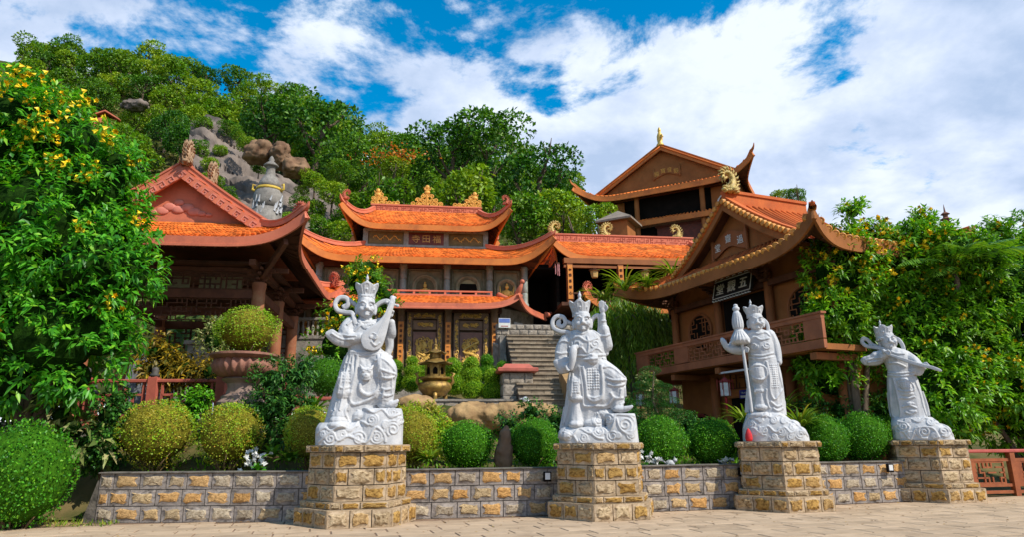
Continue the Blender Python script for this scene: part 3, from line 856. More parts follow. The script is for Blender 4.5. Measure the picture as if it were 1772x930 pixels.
g.limb([(482, 170, -.27, 11), (480, 158, -.27, 14), (494, 156, -.25, 8)]); g.limb([(455, 182, -.27, 6), (508, 196, -.27, 6)]); g.ball(452, 181, -.27, 9); g.ball(508, 197, -.27, 9)
g.cut([[(395, 395), (420, 330), (455, 250), (476, 185)], [(402, 398), (428, 330), (460, 252), (480, 186)]], 2)
g.cut([[(385, 385), (405, 405), (425, 390)]], 4)
g.finish('lute', M_white, root, .012, 1)
g = S()
g.ribbon([(322, 345, -.10), (300, 280, -.10), (285, 235, -.04), (250, 228, .02), (210, 215, .06), (198, 180, .08), (220, 150, .08), (255, 155, .06), (262, 185, .05), (248, 200, .05), (238, 186, .05)], [.12, .14, .16, .17, .18, .18, .18, .17, .15, .12, .10], .055)
g.finish('scarf', M_white, root, .0135, 1)
g = S()
g.ribbon([(255, 152, .06), (280, 172, .08), (310, 190, .10)], .16, .05)
g.finish('scarf', M_white, root, .0135, 1)
g = S()
g.ribbon([(400, 190, .10), (425, 168, .08), (458, 160, .05), (470, 180, .03)], .15, .055)
g.finish('scarf', M_white, root, .0135, 1)
g = S()
g.loft([(290, 775, .05, 135, .36), (288, 800, .03, 148, .42), (290, 840, .02, 150, .45), (292, 884, .02, 150, .46)], pw=3)
g.loft([(452, 708, -.02, 96, .36), (450, 740, -.02, 106, .40), (448, 800, -.02, 110, .43), (446, 884, -.02, 112, .44)], pw=3.4)
g.ball(250, 790, -.24, 60, 26, .22); g.ball(350, 745, -.12, 50, 34, .22); g.ball(400, 722, -.25, 40, 16, .15)
cloud_relief(g, [(215, 850, 26), (270, 830, 20), (330, 780, 20), (345, 850, 26), (402, 765, 24), (430, 845, 24), (500, 730, 22), (505, 810, 34), (468, 790, 16), (180, 830, 16), (300, 800, 14), (540, 770, 16)], 4)
g.cut([[(150, 830), (185, 800), (215, 815), (260, 792), (310, 808), (345, 770), (390, 790)], [(330, 720), (370, 710), (410, 730), (450, 715), (490, 750), (540, 735)], [(160, 870), (220, 820), (250, 860), (300, 840), (380, 870), (420, 800), (460, 830), (470, 870)]], 5)
g.finish('cloud_base', M_white, root, STAT_VOX)

# ------------------------------------------------------------------ statue with the raised hand
k2 = mpp(1030, 620, 15.67) / 3.32
root = statue_root(1, 'white stone guardian king statue raising one hand and gripping a creature')
def S(): return Fig(345, 890, k2)
f = S()
f.loft([(275, 258, .03, 52, .16), (282, 280, .03, 100, .24), (290, 330, .01, 106, .27), (300, 390, .0, 102, .27), (312, 430, .0, 96, .25), (312, 450, .0, 100, .26)])
f.loft([(310, 435, .0, 98, .26), (300, 520, .02, 118, .30), (300, 600, .03, 128, .31), (300, 690, .04, 120, .29), (288, 760, .06, 112, .28), (280, 830, .07, 110, .28)])
f.limb([(278, 228, -.02, 32), (278, 265, .0, 42)])
f.limb([(360, 475, -.02, 62), (430, 522, -.11, 54), (468, 555, -.16, 46)], n=16)
f.limb([(462, 560, -.15, 44), (462, 620, -.14, 40), (450, 690, -.12, 40)], n=16)
f.ball(470, 712, -.26, 44, 20, .11); f.limb([(470, 715, -.28, 19), (510, 708, -.31, 15), (532, 698, -.31, 9)])
f.plate([(300, 460), (410, 465), (500, 548), (494, 665), (430, 700), (270, 700)], -.02, .34, bulge=.10)
f.plate([(180, 560), (300, 600), (440, 690), (430, 760), (300, 800), (160, 815), (150, 760)], .10, .3, bulge=.04)
f.limb([(228, 560, -.16, 38), (225, 640, -.19, 36)], n=14); f.ball(230, 648, -.21, 42, 22, .13)
f.limb([(230, 670, -.15, 28), (225, 740, -.15, 36), (225, 775, -.15, 44)], n=14); f.ball(222, 792, -.23, 44, 24, .16)
f.limb([(190, 310, .04, 46), (160, 365, .02, 46), (150, 420, -.05, 40)], n=14)
f.limb([(150, 430, -.05, 38), (170, 470, -.16, 28), (205, 462, -.26, 20)], n=14)
f.plate([(150, 410), (125, 425), (108, 430), (104, 450), (118, 480), (135, 505), (165, 505), (190, 495), (215, 440), (190, 415)], -.08, .18, bulge=.05)
f.limb([(375, 300, .04, 40), (408, 350, .03, 38), (412, 320, -.02, 30), (402, 260, -.05, 28)], n=14)
f.limb([(404, 390, .03, 18), (402, 345, .02, 34), (402, 290, -.02, 30), (400, 255, -.04, 30)], n=14)
f.limb([(400, 255, -.04, 22), (396, 200, -.05, 17), (396, 172, -.05, 17)], n=12)
hand(f, 396, 142, -.06, 38, -PI / 2, .12, 1)
head(f, 276, 210, 96, 104, d=-.06, turn=5)
hand(f, 205, 470, -.32, 32, 2.5, .8, 1)
f.cut([[(180, 285), (225, 262), (275, 285), (330, 262), (380, 300)], [(200, 320), (250, 300), (300, 330), (360, 310)], [(215, 395), (260, 360), (300, 400), (350, 370), (385, 395)], [(300, 300), (310, 350), (300, 400)]], 5)
f.spiral(245, 345, 26, 1.5, 0, 1, 4).spiral(345, 345, 26, 1.5, PI, -1, 4)
f.cut([[(212, 405), (300, 412), (400, 405)], [(212, 425), (300, 434), (400, 425)]], 6)
f.ball(328, 432, -.26, 34, 32, .08)
f.cut([[(272, 470), (285, 580), (290, 640), (330, 665), (372, 640), (378, 560), (375, 465)]], 7)
f.dots([(300 + 14 * (i % 5), 490 + 15 * (i // 5)) for i in range(40)], 4)
f.dots([(210 + 12 * (i % 4), 560 + 14 * (i // 4)) for i in range(20)], 4)
f.cut([[(295, 640), (330, 650), (365, 640)], [(300, 655), (330, 668), (360, 655)]], 6)
f.cut([[(250, 470), (262, 560), (268, 640), (270, 690), (330, 690), (395, 690), (440, 640)], [(262, 470), (245, 560), (240, 620)], [(198, 500), (192, 600), (180, 700), (150, 790)], [(215, 510), (205, 600), (200, 640)]], 5.5)
f.cut([[(385, 480), (430, 480), (480, 520), (512, 545)], [(400, 540), (450, 555), (510, 550)], [(405, 575), (455, 585), (500, 575)], [(420, 620), (440, 650), (490, 650)], [(500, 590), (498, 660), (470, 690)], [(480, 600), (470, 650)]], 5.5)
f.cut([[(120, 385), (150, 395), (195, 385)], [(140, 330), (165, 320), (200, 330)], [(385, 210), (420, 208)], [(378, 290), (402, 300), (430, 288)]], 5)
f.finish('figure', M_robe, root, STAT_VOX)
g = S(); crown(g, 268, 165, 94, 95, 128, d=-.05, tilt=-4, fin=(266, 100, 24)); g.finish('crown', M_white, root, .012, 1)
g = S()          # the creature held in the fist
g.limb([(205, 485, -.34, 14), (215, 440, -.36, 20), (218, 400, -.35, 24), (225, 372, -.33, 22), (240, 362, -.32, 14)], n=12)
g.ball(212, 385, -.38, 10); g.ball(232, 385, -.38, 10); g.limb([(205, 372, -.34, 8), (198, 358, -.33, 4)]); g.limb([(240, 370, -.34, 8), (246, 355, -.33, 4)])
g.finish('held_creature', M_white, root, .012, 1)
g = S()
g.ribbon([(222, 360, -.14), (215, 310, -.10), (195, 270, -.04), (150, 262, .0), (110, 240, .04), (102, 200, .06), (125, 170, .06), (165, 175, .05), (178, 208, .04), (160, 230, .04), (135, 218, .04), (138, 200, .04), (152, 198, .04)], [.13, .15, .17, .2, .2, .2, .2, .19, .17, .15, .13, .1, .1], .055)
g.finish('scarf', M_white, root, .0135, 1)
g = S()
g.ribbon([(170, 190, .06), (205, 210, .08), (235, 215, .10)], .16, .05)
g.finish('scarf', M_white, root, .0135, 1)
g = S()
g.ribbon([(322, 215, .08), (345, 180, .06), (372, 172, .04), (378, 210, .04), (372, 290, .04), (382, 380, .0)], .16, .055)
g.finish('scarf', M_white, root, .0135, 1)
g = S()
g.ribbon([(165, 690, .14), (150, 760, .14), (138, 815, .12)], .2, .06)
g.finish('scarf', M_white, root, .0135, 1)
g = S()
g.loft([(290, 805, .05, 150, .36), (300, 830, .03, 180, .44), (312, 860, .02, 190, .46), (320, 893, .02, 196, .47)], pw=3.2)
g.loft([(470, 735, -.02, 80, .36), (472, 770, -.02, 84, .40), (474, 830, -.02, 86, .43), (476, 893, -.02, 88, .44)], pw=4)
g.ball(370, 740, .0, 90, 50, .24); g.ball(320, 790, -.1, 70, 36, .24); g.ball(170, 850, -.2, 50, 36, .25)
cloud_relief(g, [(322, 735, 22), (345, 770, 24), (380, 722, 20), (400, 765, 24), (490, 795, 42), (265, 865, 22), (420, 855, 26), (180, 860, 22), (350, 830, 28), (385, 740, 14), (450, 850, 14), (520, 850, 20)], 4)
g.cut([[(120, 870), (150, 830), (200, 850), (240, 815), (300, 840), (360, 810), (400, 835), (430, 790), (440, 745), (490, 745), (545, 750)], [(160, 820), (200, 840), (230, 885)], [(290, 820), (330, 860), (370, 870)], [(445, 760), (465, 820), (520, 850), (548, 800)]], 5)
g.finish('cloud_base', M_white, root, STAT_VOX)

# ------------------------------------------------------------------ statue with the closed umbrella
k3 = mpp(1335, 640, 17.02) / 3.44
root = statue_root(2, 'white stone guardian king statue holding a tall closed umbrella')
def S(): return Fig(345, 885, k3)
f = S()
f.loft([(300, 232, .04, 46, .16), (305, 252, .03, 82, .23), (310, 300, .01, 84, .26), (316, 350, .0, 80, .26), (318, 400, .0, 78, .25), (322, 425, .0, 84, .27)])
f.loft([(322, 410, .0, 82, .26), (325, 500, .02, 92, .29), (328, 580, .03, 92, .30), (325, 660, .04, 96, .30), (318, 740, .05, 104, .31)])
f.limb([(302, 205, -.02, 28), (304, 240, .0, 38)])
f.limb([(235, 262, .02, 40), (190, 300, -.04, 40), (150, 340, -.12, 26), (205, 352, -.2, 20), (222, 354, -.24, 18)], n=14)
f.plate([(205, 335), (170, 345), (135, 330), (122, 290), (100, 270), (88, 285), (98, 320), (118, 350), (160, 372), (205, 375)], -.10, .18, bulge=.05)
f.limb([(372, 265, .02, 34), (392, 320, .04, 32), (400, 380, .02, 30), (405, 430, -.03, 22)], n=14); f.ball(408, 428, -.04, 20, 24)
head(f, 302, 185, 84, 92, d=-.06, turn=10)
hand(f, 222, 358, -.30, 28, 0.05, .9, -1)
f.limb([(290, 470, -.16, 44), (292, 520, -.18, 40)], n=14); f.limb([(292, 570, -.14, 30), (288, 640, -.14, 34), (285, 685, -.14, 40)], n=14)
f.ball(290, 525, -.2, 44, 22, .12); f.ball(290, 600, -.18, 40, 20, .11); f.ball(285, 695, -.22, 40, 22, .14)
f.cut([[(240, 265), (280, 250), (310, 262), (350, 255), (375, 280)], [(250, 300), (290, 280), (320, 300), (370, 290)], [(245, 380), (315, 395), (385, 378)], [(245, 400), (315, 414), (388, 400)]], 5)
f.spiral(280, 335, 22, 1.5, 0, 1, 4).spiral(350, 335, 22, 1.5, PI, -1, 4)
f.cut([[(250, 460), (290, 450), (330, 465), (335, 510), (300, 535), (255, 515), (250, 465)]], 5)
f.cut([[(340, 430), (350, 520), (345, 600), (362, 650), (392, 620), (412, 590)], [(400, 440), (405, 520), (415, 590)], [(340, 660), (372, 690), (400, 680)], [(350, 700), (375, 715), (405, 700)], [(250, 560), (262, 590), (250, 650)], [(325, 590), (318, 640), (330, 700)]], 5)
f.dots([(358 + 11 * (i % 4), 450 + 13 * (i // 4)) for i in range(44)], 3.6)
f.finish('figure', M_robe, root, STAT_VOX)
g = S(); crown(g, 296, 148, 84, 95, 120, d=-.05, tilt=-2, fin=(281, 98, 42)); g.finish('crown', M_white, root, .012, 1)
g = S()
g.limb([(232, 715, -.30, 10), (226, 560, -.32, 10), (218, 400, -.34, 9.5), (214, 320, -.34, 9.5)], n=10)
g.loft([(208, 322, -.34, 42, .12), (206, 300, -.34, 58, .2), (204, 268, -.34, 44, .15), (202, 238, -.34, 26, .10), (201, 228, -.34, 30, .11), (200, 200, -.34, 34, .125), (199, 165, -.34, 30, .11), (198, 135, -.34, 22, .08), (197, 122, -.34, 15, .055), (197, 112, -.34, 21, .07), (197, 100, -.34, 20, .07), (197, 95, -.34, 12, .045), (196, 86, -.34, 14, .05), (195, 78, -.34, 8, .03)])
for i in range(5): g.cut([[(176 + i * 12, 225), (172 + i * 13, 190), (182 + i * 8, 130)]], 3); g.cut([[(188 + i * 8, 245), (160 + i * 23, 318)]], 3.4)
for i in range(6): g.ball(158 + i * 19, 312, -.40, 9, 12, .05)
g.finish('umbrella', M_white, root, .0125, 1)
g = S()
g.ribbon([(340, 165, .06), (362, 190, .04), (368, 230, .02), (358, 275, .0)], .16, .05)
g.finish('scarf', M_white, root, .0135, 1)
g = S()
g.ribbon([(388, 620, .12), (410, 660, .12), (405, 720, .10)], .2, .06)
g.finish('scarf', M_white, root, .0135, 1)
g = S()
g.ribbon([(232, 560, .12), (215, 640, .12), (205, 720, .10)], .22, .07)
g.finish('scarf', M_white, root, .0135, 1)
g = S()
g.loft([(300, 725, .05, 100, .34), (312, 760, .03, 125, .40), (330, 800, .02, 158, .44), (345, 840, .02, 178, .47), (348, 888, .02, 182, .48)], pw=2.8)
g.ball(440, 800, -.05, 50, 36, .28); g.ball(470, 840, -.08, 50, 40, .3); g.ball(270, 740, -.2, 70, 26, .18)
cloud_relief(g, [(222, 785, 20), (290, 825, 22), (240, 835, 18), (345, 770, 18), (380, 830, 24), (440, 810, 20), (480, 850, 22), (320, 740, 16), (400, 775, 16), (205, 845, 16), (340, 860, 18), (430, 860, 18), (275, 770, 14)], 4)
g.cut([[(180, 810), (215, 750), (260, 765), (300, 740), (340, 755), (380, 740), (420, 770), (450, 780), (490, 820), (520, 860)], [(190, 870), (230, 810), (270, 840), (310, 800), (350, 835), (400, 810), (430, 840), (470, 820)]], 5)
g.finish('cloud_base', M_white, root, STAT_VOX)
rb = MB(); rb.lathe([(.07, 0), (.09, .06), (.08, .16), (.04, .26), (.01, .30)], n=10)
v_ = Vector((PED_C[2][0], PED_C[2][1]))
o = rb.build('cloth_bundle', mat('red_cloth', (0.65, 0.03, 0.03), (0.4, 0.02, 0.03), rough=0.8), smooth=True, loc=P(1297, 770, 16.75) + Vector((0, 0, 0)))
o.location.z = PED_H; tag(o, 'small red cloth bundle left beside the umbrella statue base', 'cloth')

# ------------------------------------------------------------------ statue with the sword, seen half from its side
k4 = mpp(1590, 650, 19.04) / 3.878
root = statue_root(3, 'white stone guardian king statue drawing a long sword')
def S(): return Fig(385, 872, k4)
f = S()
f.loft([(270, 262, .04, 50, .18), (285, 285, .02, 84, .26), (296, 330, .0, 86, .28), (305, 380, .0, 80, .27), (312, 430, .0, 78, .27)])
f.loft([(310, 415, .0, 80, .27), (312, 500, .02, 96, .30), (314, 590, .03, 104, .31), (318, 670, .04, 106, .31), (322, 750, .05, 110, .32)])
f.limb([(262, 232, -.02, 32), (270, 272, .0, 44)])
f.limb([(225, 300, .0, 46), (180, 330, -.10, 40), (215, 318, -.25, 28), (240, 305, -.30, 22)], n=14)
f.plate([(215, 285), (170, 280), (140, 300), (95, 315), (78, 335), (95, 365), (140, 375), (190, 370), (225, 340)], -.12, .2, bulge=.06)
f.limb([(352, 320, .02, 40), (395, 360, -.06, 36), (420, 410, -.12, 34)], n=14); f.limb([(400, 380, -.1, 34), (440, 405, -.2, 24)], n=12)
f.plate([(390, 370), (440, 395), (448, 425), (425, 455), (395, 450), (370, 420)], -.08, .2, bulge=.05)
head(f, 258, 210, 92, 100, d=-.05, turn=18)
hand(f, 242, 298, -.36, 27, .4, .85, -1); hand(f, 452, 392, -.32, 26, .5, .6, -1)
f.limb([(318, 500, -.16, 46), (330, 540, -.18, 40)], n=14); f.ball(325, 575, -.2, 46, 22, .12); f.ball(328, 640, -.18, 44, 20, .12); f.ball(335, 690, -.16, 46, 22, .13)
f.cut([[(225, 300), (262, 285), (300, 305), (350, 310)], [(245, 365), (300, 372), (345, 400)], [(235, 430), (312, 440), (390, 430)], [(235, 445), (312, 458), (390, 446)]], 5.5)
f.cut([[(238, 470), (230, 580), (225, 700), (250, 735), (275, 700), (270, 560), (262, 470)], [(280, 490), (320, 480), (365, 510), (370, 550), (320, 560), (280, 545)], [(290, 660), (330, 650), (370, 670)], [(380, 460), (400, 560), (410, 660), (420, 720)], [(285, 600), (330, 605), (370, 595)], [(300, 690), (330, 705), (365, 690)], [(215, 560), (212, 660), (215, 720)]], 5.5)
f.cut([[(110, 340), (160, 330), (210, 330)], [(120, 355), (165, 352), (212, 345)]], 4.5)
f.dots([(290 + 12 * (i % 6), 497 + 12 * (i // 6)) for i in range(24)], 4)
f.finish('figure', M_robe, root, STAT_VOX)
g = S(); crown(g, 240, 190, 98, 115, 122, d=-.04, tilt=2, fin=(228, 118, 58)); g.finish('crown', M_white, root, .012, 1)
g = S()
g.plate([(245, 300), (290, 318), (360, 350), (430, 382), (500, 405), (543, 432), (536, 444), (480, 420), (420, 402), (350, 372), (285, 335), (240, 315)], -.37, .07, n=3)
g.limb([(228, 285, -.37, 12), (250, 305, -.37, 12)], n=10)
g.finish('sword', M_white, root, .0125, 1)
g = S()
g.ribbon([(255, 300, -.12), (225, 265, -.08), (170, 248, -.02), (125, 235, .02), (102, 205, .04), (112, 180, .04), (140, 195, .04), (160, 225, .06), (200, 240, .10)], [.15, .17, .19, .2, .19, .18, .17, .16, .15], .06)
g.finish('scarf', M_white, root, .0135, 1)
g = S()
g.ribbon([(290, 190, .06), (325, 205, .05), (345, 250, .04), (345, 300, .03)], .16, .06)
g.finish('scarf', M_white, root, .0135, 1)
g = S()
g.ribbon([(410, 560, .12), (425, 650, .12), (428, 720, .10)], .22, .07)
g.finish('scarf', M_white, root, .0135, 1)
g = S()
g.loft([(330, 730, .05, 116, .34), (345, 765, .03, 140, .40), (370, 800, .02, 164, .45), (380, 840, .02, 172, .47), (382, 876, .02, 176, .48)], pw=3)
g.ball(440, 770, -.05, 46, 30, .26); g.ball(500, 820, -.06, 48, 44, .3)
cloud_relief(g, [(280, 785, 28), (395, 820, 36), (365, 745, 18), (435, 760, 24), (500, 820, 30), (240, 840, 20), (320, 840, 20), (450, 850, 18), (230, 770, 16), (305, 745, 14)], 5)
g.cut([[(212, 800), (240, 755), (290, 760), (320, 735), (370, 760), (410, 735), (470, 770), (520, 790), (548, 850)], [(215, 860), (270, 815), (310, 870), (350, 800), (440, 800), (470, 860)]], 5.5)
g.finish('cloud_base', M_white, root, STAT_VOX)
# ================================================================== temple halls
def tile_mat(name, a, b, c):
    m = leaf_like = mat(name, a, b, scale=1.6, rough=0.72, bump=0.3, bscale=30, spec=0.25, stain=c, stain_scale=0.7, stain_amt=0.6)
    t = m.node_tree; N = t.nodes; lk = t.links.new
    bs = N['Principled BSDF']; src = bs.inputs['Base Color'].links[0].from_socket
    ge = N.new('ShaderNodeNewGeometry'); mr = N.new('ShaderNodeMapRange'); mr.inputs['To Min'].default_value = 0.62; mr.inputs['To Max'].default_value = 1.22
    lk(ge.outputs['Random Per Island'], mr.inputs['Value']); hs = N.new('ShaderNodeHueSaturation'); lk(mr.outputs[0], hs.inputs['Value']); lk(src, hs.inputs['Color']); lk(hs.outputs[0], bs.inputs['Base Color'])
    return m
M_tile = tile_mat('orange_clay_tile', (0.80, 0.20, 0.028), (0.70, 0.155, 0.022), (0.34, 0.085, 0.025))
M_tile2 = tile_mat('glazed_clay_tile', (0.62, 0.15, 0.03), (0.50, 0.10, 0.02), (0.30, 0.09, 0.03))
M_yellowtile = mat('ochre_eave_tile', (0.72, 0.33, 0.06), (0.56, 0.22, 0.035), scale=5, rough=0.5, rnd=0.15, spec=0.4, bump=0.2)
M_deck = mat('roof_mortar', (0.40, 0.10, 0.03), (0.26, 0.07, 0.03), scale=3, rough=0.9)
M_pink = mat('salmon_paint', (0.63, 0.18, 0.095), (0.55, 0.15, 0.08), scale=1.4, rough=0.6, bump=0.12, bscale=12, spec=0.3, stain=(0.26, 0.075, 0.055), stain_scale=1.1, stain_amt=0.5)
M_fascia = mat('orange_brown_paint', (0.62, 0.195, 0.035), (0.50, 0.145, 0.028), scale=1.4, rough=0.6, bump=0.12, spec=0.3, stain=(0.2, 0.06, 0.02), stain_scale=1.2, stain_amt=0.5)
M_wood = mat('dark_timber', (0.13, 0.052, 0.026), (0.07, 0.028, 0.015), scale=3, rough=0.7, spec=0.25, stretch=(1, 1, .3))
M_black = mat('dark_interior', (0.012, 0.009, 0.007), (0.006, 0.005, 0.004), scale=2, rough=0.9, spec=0.1)  # near-black: stands in for deep shade inside openings; also plain black fittings
M_brown = mat('brown_plaster', (0.36, 0.135, 0.042), (0.27, 0.10, 0.03), scale=1.2, rough=0.8, bump=0.2, bscale=25, spec=0.15, stain=(0.17, 0.07, 0.025), stain_scale=0.8, stain_amt=0.5)
M_brownwood = mat('brown_timber', (0.36, 0.125, 0.04), (0.24, 0.08, 0.026), scale=2.4, rough=0.65, bump=0.2, spec=0.25, stretch=(1, 1, .25), stain=(0.12, 0.045, 0.02), stain_scale=1.2)
M_column = mat('column_paint', (0.40, 0.15, 0.07), (0.28, 0.10, 0.05), scale=2.2, rough=0.6, bump=0.15, spec=0.25, stain=(0.45, 0.30, 0.16), stain_scale=1.6, stain_amt=0.5)
M_gold = mat('gilding', (0.85, 0.56, 0.14), (0.60, 0.36, 0.07), scale=7, rough=0.4, metal=0.2, bump=0.4, bscale=30)
M_goldpale = mat('pale_gilding', (0.66, 0.50, 0.16), (0.34, 0.22, 0.06), scale=9, rough=0.55, metal=0.0, bump=0.4, bscale=30)
M_goldorn = mat('ochre_ornament', (0.80, 0.42, 0.08), (0.55, 0.25, 0.04), scale=6, rough=0.5, metal=0.15, bump=0.3, bscale=25)
M_terra = mat('terracotta_ornament', (0.52, 0.12, 0.06), (0.36, 0.08, 0.04), scale=6, rough=0.65, bump=0.3, bscale=25)
M_greystone = mat('green_grey_stone', (0.33, 0.30, 0.19), (0.20, 0.19, 0.115), scale=3, rough=0.75, bump=0.5, bscale=22, spec=0.3, stain=(0.26, 0.20, 0.08), stain_scale=1.4, stain_amt=0.5)
M_colstone = mat('blue_grey_column_stone', (0.30, 0.33, 0.29), (0.18, 0.20, 0.17), scale=4, rough=0.6, bump=0.5, bscale=30, spec=0.4)
M_bronze = mat('brown_lacquer', (0.27, 0.165, 0.09), (0.17, 0.10, 0.055), scale=3, rough=0.5, bump=0.3, bscale=20, spec=0.4)
M_plaque = mat('orange_plaque', (0.74, 0.28, 0.05), (0.62, 0.21, 0.035), scale=3, rough=0.5)
M_ink = mat('dark_red_ink', (0.10, 0.015, 0.01), (0.06, 0.01, 0.008), rough=0.5)
M_signwhite = mat('sign_white', (0.75, 0.74, 0.68), (0.6, 0.6, 0.55), rough=0.5)
M_granite = mat('grey_granite', (0.36, 0.32, 0.27), (0.22, 0.195, 0.165), scale=5, rough=0.85, bump=0.6, bscale=25, spec=0.15, stain=(0.06, 0.055, 0.045), stain_scale=1.2, stain_amt=0.8)
M_cream = mat('cream_board', (0.46, 0.41, 0.22), (0.36, 0.32, 0.17), scale=2, rough=0.7)
M_white2 = mat('white_enamel', (0.7, 0.7, 0.68), (0.6, 0.6, 0.58), rough=0.4)

def part(mb, name, mats, parent, smooth=False, sharp=None, root=None):
    o = mb.build(name, mats, parent, smooth=smooth, sharp=sharp)
    if parent.type == 'EMPTY': o.location = (0, 0, -parent.location.z)
    return o
def text_on(parent, chars, cx, cz, y, size, pitch, m, depth=0.012, vertical=False, root=None, tilt=0.0):
    "characters on a board whose front faces local -y; parent is a part built in the hall's own coordinates"
    for i, ch in enumerate(chars):
        me = text_mesh(ch, size, depth, m)
        t = (i - (len(chars) - 1) / 2) * pitch
        x, z = (cx, cz - t) if vertical else (cx + t * math.cos(tilt), cz + t * math.sin(tilt))
        o = obj('character', me, parent, loc=(x, y, z), rot=(PI / 2, -tilt, 0))

